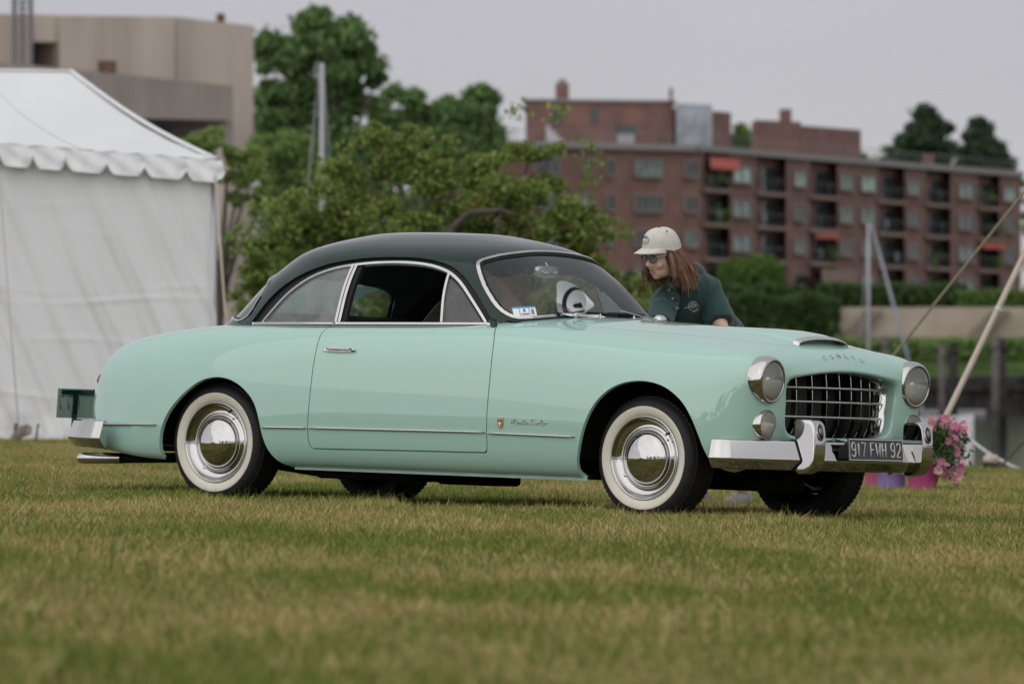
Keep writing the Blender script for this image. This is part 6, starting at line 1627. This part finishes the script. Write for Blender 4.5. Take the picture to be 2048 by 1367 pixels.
# ---- the woman leaning to the far window
woman = empty('person', (at(1470, 750, 39.8)[0], 39.8, float(ground(1.17, 39.8))), 'woman in dark green polo shirt and pale cap leaning towards the coupe', 'person')
WO = np.array(woman.location)
def wp_(u, v, Y): return at(u, v, Y)-WO
HF, HL, HU = head_axes((-.72, -.66, -.22), -.06)
hc = wp_(1323, 513, 38.65); HK = .98
S, P = head_shapes(hc, HF, HL, HU, HK)
nb, nt_ = wp_(1372, 553, 38.95), wp_(1340, 530, 38.72)
sl, sr = wp_(1416, 575, 39.02), wp_(1327, 606, 38.78)
el, er = wp_(1446, 668, 38.85), wp_(1316, 668, 38.45)
hl_, hr_ = wp_(1408, 690, 38.45), wp_(1338, 692, 38.25)
pel = wp_(1434, 674, 39.72)
hipl, hipr = wp_(1456, 692, 39.7), wp_(1416, 692, 39.82)
knl, knr = wp_(1474, 840, 40.05), wp_(1404, 842, 40.05)
ankl, ankr = wp_(1484, 985, 40.45), wp_(1396, 990, 40.2)
gl_ = float(ground(1.2, 40.4))-WO[2]
ankl[2] = gl_+.085; ankr[2] = gl_+.085
S += [tube([nt_+(hc-nt_)*.4, nt_, nb], [.050, .052, .062], 12)]
for a, b_, c_ in ((sl, el, hl_), (sr, er, hr_)):
    S += [tube([a, a*.5+b_*.5, b_, b_*.6+c_*.4, c_], [.050, .046, .040, .037, .026], 12)]
    S += hand_shapes(c_, c_-b_, np.array([.8, -.5, 0]), .95)
_sp = pel*.5+(sl+sr)*.25; S += [tube([nb, (sl+sr)*.5, _sp, pel], [.06, .085, .085, .09], 14)]
for h_, k_, a_ in ((hipl, knl, ankl), (hipr, knr, ankr)): S += [tube([pel*.5+h_*.5, h_, k_, k_*.5+a_*.5, a_], [.08, .08, .055, .052, .038], 12)]
body = fused('body', S, M_SKIN, woman, .0052, 5)
face_parts(body, P, HF, HL, HU, HK, .4)
# polo shirt
ax_u = unit(nb-pel); ax_s = unit((sl-sr)-ax_u*np.dot(sl-sr, ax_u)); ax_f = np.cross(ax_s, ax_u)
if np.dot(ax_f, [-.5, -1, 0]) < 0: ax_f = -ax_f
mid_sh = (sl+sr)/2
def spine(t_): return pel*(1-t_)+mid_sh*t_
rings = [(spine(-.04)+ax_f*.0, ax_s*.150, ax_f*.120), (spine(.10), ax_s*.148, ax_f*.120), (spine(.30), ax_s*.150, ax_f*.120), (spine(.5), ax_s*.158, ax_f*.125), (spine(.72), ax_s*.172, ax_f*.132), (spine(.90), ax_s*.176, ax_f*.112), (spine(1.02), ax_s*.145, ax_f*.085), (spine(1.10)*.6+nb*.4, ax_s*.085, ax_f*.07)]
TS = [loft(rings)]
for a, b_ in ((sl, el), (sr, er)):
    q = b_-a; TS += [tube([a-q*.12-ax_s*(.03 if a is sl else -.03), a, a+q*.35, a+q*.70, a+q*.76], [.068, .074, .074, .073, .070], 16)]
for s in (-1, 1): TS += [ellipsoid(spine(.72)+ax_s*s*.075+ax_f*.085, (ax_s*.075, ax_f*.055, ax_u*.075))]
TS += [tube([mid_sh+ax_u*.0, nb+ax_u*.01], [.09, .075], 14)]
def wrinkle(o, amp, ks, seed):
    me = o.data; n = len(me.vertices); co = np.zeros(n*3, np.float32); me.vertices.foreach_get('co', co); co = co.reshape(-1, 3)
    no = np.zeros(n*3, np.float32); me.vertex_normals.foreach_get('vector', no); no = no.reshape(-1, 3)
    rg = np.random.default_rng(seed); d = np.zeros(n)
    for k in ks:
        v_ = rg.normal(size=3); v_ /= np.linalg.norm(v_); w_ = rg.normal(size=3)
        d += np.sin(co@v_*k+1.5*np.sin(co@w_*k*.35)+rg.uniform(0, 6))/len(ks)
    co += no*(amp*(np.abs(d)**.7*np.sign(d)))[:, None]; me.vertices.foreach_set('co', co.reshape(-1)); me.update()
M_POLO = mat('dark_green_pique', (.012, .052, .046), rough=.85, vary=.08, scale=40, bump=.15, bscale=500, sheen=.15)
shirt = fused('polo_shirt', TS, M_POLO, woman, .007, 4); wrinkle(shirt, .0055, (38, 52, 70, 30), 4)
def on_shirt(u, v):
    """front of the shirt seen at (u, v)"""
    o_ = Vector(np.array([0, 0, CAM_Z])-WO); d = (Vector(at(u, v, 39))-Vector((0, 0, CAM_Z))).normalized()
    ok, p, n_, _ = shirt.ray_cast(o_, d)
    return (np.array(p), np.array(n_)) if ok else (wp_(u, v, 38.9), np.array([0, -1., 0]))
# collar, placket, cuffs, emblem
b = MB(); V = []
for j in range(25):
    a = 2*math.pi*j/24*.86+.45; r0 = .066+.006*math.cos(a)
    c_ = nb+ax_u*.012+ax_f*.012; d = ax_s*math.sin(a)+ax_f*math.cos(a)
    V += [c_+d*r0+ax_u*.030, c_+d*(r0+.012)+ax_u*.028, c_+d*(r0+.036)-ax_u*.022, c_+d*(r0+.030)-ax_u*.024]
b.add(V, grid_faces(25, 4).tolist()); b.build('collar', M_POLO, shirt, True)
M_BUTTON = mat('pale_button', (.50, .45, .38), rough=.4)
for (u, v) in ((1338, 580), (1345, 598), (1353, 616)):
    p, n_ = on_shirt(u, v); b = MB(); b.add(*ellipsoid(p+n_*.002, (np.array([.006, 0, 0]), np.array([0, .004, 0]), np.array([0, 0, .006])), 10, 8)); b.build('button', M_BUTTON, shirt, True)
V = []
for u, v in ((1336, 574), (1341, 588), (1347, 602), (1354, 620)):
    for du in (-7, 7):
        p, n_ = on_shirt(u+du, v-du*.25); V.append(p+n_*.004)
b = MB(); b.add(V, grid_faces(4, 2).tolist()); b.build('placket', M_POLO, shirt, True)
M_EMB = mat('white_embroidery', (.50, .52, .50), rough=.8)
b = MB()
ring_ = []
for a in np.linspace(0, 2*math.pi, 25):
    p, n_ = on_shirt(1386+9.5*math.cos(a), 612-9*math.sin(a)); ring_.append(p+n_*.002)
b.tube(ring_, .0016, 5, False)
ring_ = []
for a in np.linspace(.3, math.pi-.3, 9):
    p, n_ = on_shirt(1386+6*math.cos(a), 613-6*math.sin(a)); ring_.append(p+n_*.002)
b.tube(ring_, .0022, 5)
for (ua, va, ub, vb, r_) in ((1368, 616, 1395, 609, .0017), (1380, 616, 1392, 613, .0015), (1384, 624, 1397, 619, .0012)):
    L_ = []
    for t_ in np.linspace(0, 1, 6):
        p, n_ = on_shirt(ua+(ub-ua)*t_, va+(vb-va)*t_); L_.append(p+n_*.002)
    b.tube(L_, r_, 5)
b.build('chest_emblem', M_EMB, shirt, True)
p, n_ = on_shirt(1349, 602); b = MB(); b.tube([p+n_*.008+np.array([-.012, 0, .006]), p+n_*.012, p+n_*.010+np.array([.016, 0, -.006])], .004, 6); b.build('clip_microphone', M_INK, shirt, True)
# trousers and shoes
M_KHAKI = mat('khaki_cotton', (.46, .385, .31), rough=.85, vary=.06, scale=25)
TR = [loft([(spine(-.22), ax_s*.14, ax_f*.13), (spine(-.02), ax_s*.150, ax_f*.122), (spine(.1), ax_s*.138, ax_f*.110)])]
for h_, k_, a_ in ((hipl, knl, ankl), (hipr, knr, ankr)): TR += [tube([pel*.4+h_*.6+np.array([0, 0, .05]), h_, k_, k_*.4+a_*.6, a_+np.array([0, 0, .10])], [.105, .10, .080, .072, .070], 16)]
tr_ = fused('trousers', TR, M_KHAKI, woman, .009, 5); wrinkle(tr_, .005, (24, 40, 55), 9)
M_SHOE = mat('grey_mesh_shoe', (.30, .285, .265), rough=.75, vary=.2, scale=60); M_SOLE = mat('white_sole', (.58, .57, .56), rough=.6); M_PINK = mat('pink_sock', (.62, .10, .20), rough=.8)
for a_, fd in ((ankl, (-.45, -.9)), (ankr, (-.6, -.8))):
    fd = unit([fd[0], fd[1], 0]); sd = np.array([-fd[1], fd[0], 0]); z0 = gl_
    c0 = np.array([a_[0], a_[1], z0])
    sec = [(-.075, .026, .05, .075), (-.06, .034, .085, .08), (-.02, .036, .10, .0), (.03, .038, .085, 0), (.08, .044, .062, 0), (.13, .046, .05, 0), (.165, .038, .042, 0), (.185, .018, .034, 0)]
    rg_ = [(c0+fd*x+np.array([0, 0, .022+h/2]), sd*w_, np.array([0, 0, h/2])) for x, w_, h, _ in sec]
    V, F = loft(rg_, 16); b = MB(); b.add(V, F); sh = b.build('shoe', M_SHOE, woman, True)
    V, F = loft([(c0+fd*x+np.array([0, 0, .014+.008*(x > .12)]), sd*(w_+.005), np.array([0, 0, .015])) for x, w_, h, _ in sec], 16); b = MB(); b.add(V, F); b.build('sole', M_SOLE, sh, True)
    b = MB()
    for x in (.025, .045, .065, .085): b.tube([c0+fd*x-sd*.026+np.array([0, 0, .085-.4*(x-.02)]), c0+fd*(x+.006)+np.array([0, 0, .112-.42*(x-.02)]), c0+fd*x+sd*.026+np.array([0, 0, .085-.4*(x-.02)])], .0042, 6)
    b.build('laces', M_SOLE, sh, True)
    b = MB(); b.tube([c0+fd*-.01+np.array([0, 0, .105]), a_+np.array([0, 0, .06])], [.044, .042], 14); b.build('sock', M_PINK, sh, True)
# hair: strands hanging from under the cap
M_HAIR = mat('auburn_hair', (.125, .062, .036), rough=.42, spec=.4, vary=.45, scale=60, stretch=(1, 1, .2))
M_HAIR2 = mat('auburn_hair_light', (.27, .125, .065), rough=.42, spec=.4, vary=.35, scale=60)
rg = np.random.default_rng(8); hb = [MB(), MB()]
HS = []
for a in np.linspace(R(84), R(276), 30):
    d = HF*math.cos(a)+HL*math.sin(a)*.86; side_ = math.sin(a)
    for z_, Lm in ((.03, .15), (-.005, .125)):
        p0 = hc+(d*.086+HU*z_)*HK; Lk = Lm+.018*math.sin(a*5)
        HS.append(tube([p0, p0+d*.022+np.array([0, 0, -.03]), p0+d*.034+np.array([.004, -.004, -Lk*.5]), p0+d*.042+np.array([.008, -.010, -Lk*.8]), p0+d*.034+np.array([.012, -.014, -Lk])], [.016, .0165, .017, .015, .007], 10))
fused('hair', HS+[ellipsoid(hc+(HF*-.022+HU*.0)*HK, (HF*.090*HK, HL*.081*HK, HU*.082*HK))], M_HAIR, body, .0055, 3)
for i in range(560):
    a = rg.uniform(R(86), R(276)); sgn_ = 1 if a < math.pi else -1
    z_ = rg.uniform(-.015, .045); d = HF*math.cos(a)*1.0+HL*math.sin(a)*.86
    p0 = hc+(d*.093+HU*z_)*HK; out_ = d*rg.uniform(.012, .04)+HU*-.03
    Lh = rg.uniform(.10, .165); g_ = np.array([0, 0, -1.]); drift = rg.normal(size=3)*.012+np.array([.015, -.0, 0])
    if math.sin(a) < 0: drift += np.array([.0, -.02, 0])
    else: drift += np.array([.01, -.03, 0])
    curl = rg.uniform(0, 6.3); kf = rg.uniform(-.5, 1.6); pts = []
    for t_ in np.linspace(0, 1, 9):
        flare = d*(.030*math.sin(t_*2.4)+.012*t_*kf)+HL*(.0 if math.sin(a) < 0 else .02)*t_
        pts.append(p0+out_*min(1, t_*2.5)+g_*Lh*t_**1.05+drift*t_+flare+.006*np.array([math.cos(curl+t_*6), math.sin(curl+t_*5), .4*math.sin(curl+t_*7)])*t_)
    hb[1 if rg.random() < .46 else 0].tube(pts, [.0024, .0026, .0027, .0026, .0025, .0022, .0019, .0014, .0006], 4, False, (1, .6))
for k_, (nm_, m_) in enumerate((('hair_strands', M_HAIR), ('hair_highlights', M_HAIR2))): hb[k_].build(nm_, m_, body, True)['kind'] = 'stuff'
# cap
M_CAP = mat('stone_cotton_cap', (.62, .585, .52), rough=.85, vary=.05, scale=30, bump=.15, bscale=400)
cap_c = hc+HU*.056*HK-HF*.010
V = []; nn, mm = 36, 14
for i in range(mm+1):
    t_ = (math.pi/2)*i/mm
    for j in range(nn):
        a = 2*math.pi*j/nn; cs, sn = math.cos(a), math.sin(a)
        fr = max(0, cs); r_ = math.cos(t_)**.72 if i < mm else 0.
        pucker = 1+.010*math.sin(a*6+.4)*math.sin(2*t_)+.008*math.sin(a*11+t_*5)
        V.append(cap_c+HF*cs*.109*r_*pucker+HL*sn*.089*r_*pucker+HU*(.098*math.sin(t_)**.95+(-.022*(1-fr) if True else 0)*(1-t_/1.57)+.010*fr*(1-t_/1.57)))
cap_ = empty('cap'); cap_.parent = woman
co_ = mesh_obj('crown', V, grid_faces(mm+1, nn, True), M_CAP, cap_, True)
V = []
for i in range(9):
    s = i/8
    for j in range(19):
        q = (j/18-.5)*2; a = q*R(64)
        root = cap_c+HF*math.cos(a)*.108+HL*math.sin(a)*.088+HU*(.010-.006*abs(q))
        ext = HF*(.076*(1-abs(q)**2.6))*s+HU*(-.006*s*s*(1-q*q)-.022*q*q*s-.004*s)
        V.append(root+ext)
Vb = [v-HU*.004 for v in V]
mesh_obj('brim', V+Vb, np.concatenate([grid_faces(9, 19), grid_faces(9, 19)[:, ::-1]+171]).tolist()+[[8*19+j, 8*19+j+1, 171+8*19+j+1, 171+8*19+j] for j in range(18)], M_CAP, cap_, True)
M_CAPG = mat('green_embroidery', (.015, .085, .05), rough=.8)
b = MB(); b.add(*ellipsoid(cap_c+HU*.100, (HF*.008, HL*.008, HU*.005), 10, 8)); b.build('cap_button', M_CAPG, cap_, True)
for a in (R(30), R(75)):
    b = MB(); b.add(*ellipsoid(cap_c+HF*.052*math.cos(a)+HL*.070*math.sin(a)+HU*.083, (HF*.005, HL*.005, HU*.005), 8, 6)); b.build('cap_eyelet', M_CAPG, cap_, True)
def on_cap(u, v):
    o_ = Vector(np.array([0, 0, CAM_Z])-WO); d = (Vector(at(u, v, 39))-Vector((0, 0, CAM_Z))).normalized()
    ok, p, n_, _ = co_.ray_cast(o_, d); return np.array(p)+np.array(n_)*.002 if ok else None
b = MB()
for arc, r_ in (([(1290+8*math.cos(a), 480-8*math.sin(a)) for a in np.linspace(0, 2*math.pi, 22)], .0013), ([(1290+4.5*math.cos(a), 479-4.5*math.sin(a)) for a in np.linspace(.2, math.pi-.2, 9)], .0026),
                ([(1280, 479), (1290, 478), (1300, 477)], .0019), ([(1281, 488), (1288, 487.5), (1294, 487)], .0015), ([(1286, 482), (1290, 484), (1294, 481)], .0015)):
    L_ = [q for q in (on_cap(u, v) for u, v in arc) if q is not None]
    if len(L_) > 2: b.tube(L_, r_, 5)
if b.n: b.build('cap_emblem', M_CAPG, cap_, True)
# glasses
M_FRAME = mat('dark_teal_frame', (.008, .020, .026), rough=.25, coat=.5)
g_ = empty('glasses'); g_.parent = woman
b = MB()
for s in (-1, 1):
    rim_ = [P(.098-.012*abs(y_+s*.0)/.03*0-.25*max(0, abs(y_)-.03), y_, z_) for y_, z_ in [(s*.033+.0255*math.cos(a)*1.0, .008+.0185*math.sin(a)) for a in np.linspace(0, 2*math.pi, 25)]]
    b.tube(rim_, .0026, 6, False)
    b.tube([P(.088, s*.060, .012), P(.05, s*.076, .012), P(-.01, s*.079, .010)], .0026, 6)
b.tube([P(.098, -.009, .010), P(.1, 0, .012), P(.098, .009, .010)], .0024, 6); b.build('glasses_frame', M_FRAME, g_, True)
for s in (-1, 1):
    V = [P(.0975-.25*max(0, abs(y_)-.03), y_, z_) for y_, z_ in [(s*.033+.0250*math.cos(a), .008+.018*math.sin(a)) for a in np.linspace(0, 2*math.pi, 20)[:-1]]]
    mesh_obj('glasses_lens', V, [list(range(19))], glass_mat('spectacle_glass', tint=(.72, .80, .78), ior=1.55), g_, False)

# ---- the driver behind the wheel
drv = empty('person', label='dark haired man sitting at the wheel inside the coupe', cat='person')
DO = np.array(car_w((-1.70, .34, .45))); drv.location = tuple(DO)
dl = lambda x, y, z: np.array(car_w((x, y, z)))-DO
DF, DL, DU = head_axes((.985, .10, .02))
dc = dl(-1.655, .33, 1.150)
S, P2 = head_shapes(dc, DF, DL, DU, 1.0, True)
s1, s2 = dl(-1.70, .16, .90), dl(-1.66, .54, .90)
S += [tube([dc-DU*.05-DF*.01, dl(-1.69, .34, .98), dl(-1.70, .34, .90)], [.055, .058, .07], 12)]
e1, e2 = dl(-1.52, .12, .70), dl(-1.50, .56, .70); h1, h2 = dl(-1.31, .20, .84), dl(-1.31, .46, .84)
for a, b_, c_ in ((s1, e1, h1), (s2, e2, h2)):
    S += [tube([a, b_, c_], [.05, .042, .028], 10)]+hand_shapes(c_, unit(c_-b_), CEY, .95)
S += [tube([dl(-1.70, .34, .92), dl(-1.72, .34, .70), dl(-1.68, .34, .50)], [.11, .13, .13], 14)]
M_SKIN2 = mat('tanned_skin', (.64, .38, .28), rough=.5, vary=.05, scale=30)
db = fused('body', S, M_SKIN2, drv, .006, 5); face_parts(db, P2, DF, DL, DU, 1.0, .1)
b = MB(); b.add(*ellipsoid(dc+DF*-.018+DU*.052, (DF*.094, DL*.081, DU*.078))); b.build('hair', mat('dark_hair', (.012, .010, .009), rough=.6), db, True)
T2 = [loft([(dl(-1.68, .34, .46), CEY*.17, CEX*.13), (dl(-1.71, .34, .70), CEY*.18, CEX*.13), (dl(-1.71, .34, .86), CEY*.19, CEX*.11), (dl(-1.70, .34, .94), CEY*.13, CEX*.09)])]
for a, b_ in ((s1, e1), (s2, e2)): T2 += [tube([a, a*.3+b_*.7], [.075, .07], 12)]
fused('shirt', T2, mat('navy_shirt', (.030, .045, .085), rough=.85, vary=.1, scale=30), drv, .010, 5)

# ================================================================ SMALL THINGS
# curled judging card under the wiper
card = empty('judging_card', label='curled white paper card with black printed number under the wiper', cat='card')
CC = np.array(car_w((-.80, -.255, 1.038))); card.location = tuple(CC)
axd = unit([.64, .75, -.13]); e1_ = unit(np.cross(axd, [0, 0, 1])); e2_ = np.cross(e1_, axd)
if e2_[2] < 0: e2_ = -e2_
if e1_[1] > 0: e1_ = -e1_             # e1 towards the camera
def cone(s, a, off=0.):
    r_ = .083*(1-s)+.014*s+off; c_ = axd*(.165*s-.045)+np.array([0, 0, .004*s])
    return c_+(e1_*math.cos(a)+e2_*math.sin(a))*r_
n1_, n2_ = 14, 40; V = []
for i in range(n1_):
    s = i/(n1_-1)
    for j in range(n2_):
        a = R(-75)+R(305)*j/(n2_-1); s0 = .50*(1-min(1, max(0, (a+1.3)/3.3)))
        s0 -= .28*math.exp(-((a-2.0)/.55)**2)
        V.append(cone(s0+(1-s0)*s, a, .004*(j/(n2_-1))))
sheet = mesh_obj('sheet', V, grid_faces(n1_, n2_), M_WHITE, card, True)
b = MB(); V = []
for i in range(5):
    for j in range(30):
        a = R(55)+R(230)*j/29; V.append(cone(.13+.13*i/4+.02*math.sin(j/29*math.pi), a, -.0015))
b.add(V, grid_faces(5, 30).tolist())
V = [cone(.50, R(205), -.0015), cone(.78, R(215), -.0015), cone(.72, R(165), -.0015), cone(.5, R(185), -.0015)]
b.add(V, [[0, 1, 2, 3]]); b.build('printed_figure', M_INK, card, True)
fl = [np.array(car_w((x, y, z)))-CC for x, y, z in ((-.815, -.35, .984), (-.80, -.06, .984), (-.775, -.04, .973), (-.775, -.33, .972))]
fl += [p-np.array([0, 0, .0015]) for p in fl]
mesh_obj('lower_flap', fl, [[0, 1, 2, 3], [7, 6, 5, 4], [0, 4, 5, 1], [1, 5, 6, 2], [2, 6, 7, 3], [3, 7, 4, 0]], M_WHITE, card, False)
# flower buckets
def bucket(u0, u1, Y, v0, label, col):
    p = at((u0+u1)/2, 978, Y); z = float(ground(p[0], Y)); r_ = (u1-u0)/2/15000*Y; h = CAM_Z+(750-v0)/15000*Y-z
    t = empty('flower_bucket', (p[0], Y, z), label, 'bucket', None)
    m = mat('bucket_plastic', col, rough=.45, vary=.04, scale=6)
    b = MB(); b.lathe([(.0001, .0), (r_*.86, 0), (r_*.88, .01), (r_*.97, h-.012), (r_*1.03, h-.010), (r_*1.03, h), (r_*.96, h), (r_*.85, .02), (.0001, .015)], 36, 'z'); b.build('bucket_shell', m, t, True)
    b = MB(); b.tube([(r_*1.03*math.cos(a), r_*.3*math.sin(a)-r_*.9, h-.02-.5*r_*math.sin(a)) for a in np.linspace(0, math.pi, 13)], .004, 6); b.build('bail_handle', M_SATIN, t, True)
    return t, r_, h
bucket(1728, 1772, 51.4, 930, 'pink plastic bucket half hidden behind the lavender one', (.55, .14, .26))
bucket(1752, 1813, 50.7, 930, 'lavender plastic bucket between the two pink ones', (.36, .26, .56))
t3, r3, h3 = bucket(1813, 1876, 50.5, 925, 'magenta pink bucket holding the flower bunch', (.52, .085, .24))
fb_ = empty('flower_bunch', tuple(np.array(t3.location)+np.array([.04, 0, .05])), 'tall bunch of pink alstroemeria flowers in the magenta bucket', 'flowers')
FO = np.array(fb_.location); rg = np.random.default_rng(12)
M_STEM = mat('flower_stem', (.07, .14, .03), rough=.6)
M_PET = [mat('pink_petal', c_, rough=.6, vary=.18, scale=25) for c_ in ((.56, .19, .32), (.66, .34, .44), (.50, .13, .27))]
M_CEN = mat('yellow_throat', (.62, .42, .10), rough=.6)
prot = []
for k in range(3):
    V = []; F = []; b = MB()
    for i in range(6):
        a = i*math.pi/3+.1*k; d = np.array([math.cos(a), math.sin(a), 0]); s_ = np.array([-d[1], d[0], 0]); L = .042 if i % 2 else .047; w_ = .013 if i % 2 else .018
        ring_ = [(.004, .1, .004), (.018, .75, .020), (.032, 1.0, .026), (L-.006, .7, .024), (L, .1, .019)]
        V = []
        for x, w1, z in ring_: V += [d*x-s_*w_*w1+np.array([0, 0, z+.004]), d*x+np.array([0, 0, z]), d*x+s_*w_*w1+np.array([0, 0, z+.004])]
        b.add(V, grid_faces(5, 3).tolist())
    o = b.build('blossom', M_PET[k], None, True)
    b = MB(); b.lathe([(.0001, .0), (.010, .012), (.013, .020), (.006, .016)], 8, 'z')
    for i in range(3): b.tube([(0, 0, .01), (.006*math.cos(i*2.1), .006*math.sin(i*2.1), .034)], .0016, 4)
    b.build('throat', M_CEN, o, True); prot.append(o)
heads = [(1858, 838), (1870, 846), (1884, 842), (1893, 836), (1902, 845), (1912, 855), (1918, 862), (1897, 858), (1906, 868), (1880, 856), (1930, 858), (1936, 868), (1925, 852), (1855, 862), (1862, 858), (1895, 880), (1915, 885), (1908, 878), (1918, 905), (1925, 928),
         (1882, 922), (1890, 932), (1878, 938), (1887, 945), (1900, 950), (1912, 942), (1920, 936), (1905, 958), (1918, 952), (1895, 958), (1868, 850), (1875, 838)]
SM_ = MB(); used = set()
for i, (u, v) in enumerate(heads):
    p = at(u, v, 50.42+rg.uniform(-.09, .06))-FO; k = i % 3
    o = prot[k] if k not in used else copy_tree(prot[k])
    used.add(k); o.parent = fb_
    d = Vector(rg.normal(size=3)*np.array([.7, .5, .6])+np.array([.1, -.9, .45])).normalized()
    o.matrix_local = Matrix.Translation(p) @ d.to_track_quat('Z', 'Y').to_matrix().to_4x4() @ Matrix.Rotation(rg.uniform(0, 6), 4, 'Z') @ Matrix.Scale(rg.uniform(.66, .92), 4)
    base_ = np.array([rg.uniform(-.06, .06), rg.uniform(-.05, .05), .02]); md_ = base_*.5+p*.5+np.array([0, 0, .05 if v < 900 else .12]); SM_.tube([base_, md_, p], .0028, 5)
SM_.build('stems', M_STEM, fb_, True)['kind'] = 'stuff'
c_ = []
for u, v, ru, rv, k in ((1878, 890, 22, 26, 240), (1902, 910, 22, 30, 240), (1895, 865, 30, 18, 160), (1860, 880, 12, 22, 60), (1925, 885, 12, 18, 40)):
    c_.append(at(u, v, 50.5)-FO+rg.normal(size=(k, 3))*np.array([ru/278*.6, .06, rv/278*.6]))
lv = quads_obj('leaves', leaves(np.concatenate(c_), .055, rg, .34), leaf_mat('flower_leaves', (.040, .085, .018), (.10, .18, .045)), fb_); lv['kind'] = 'stuff'
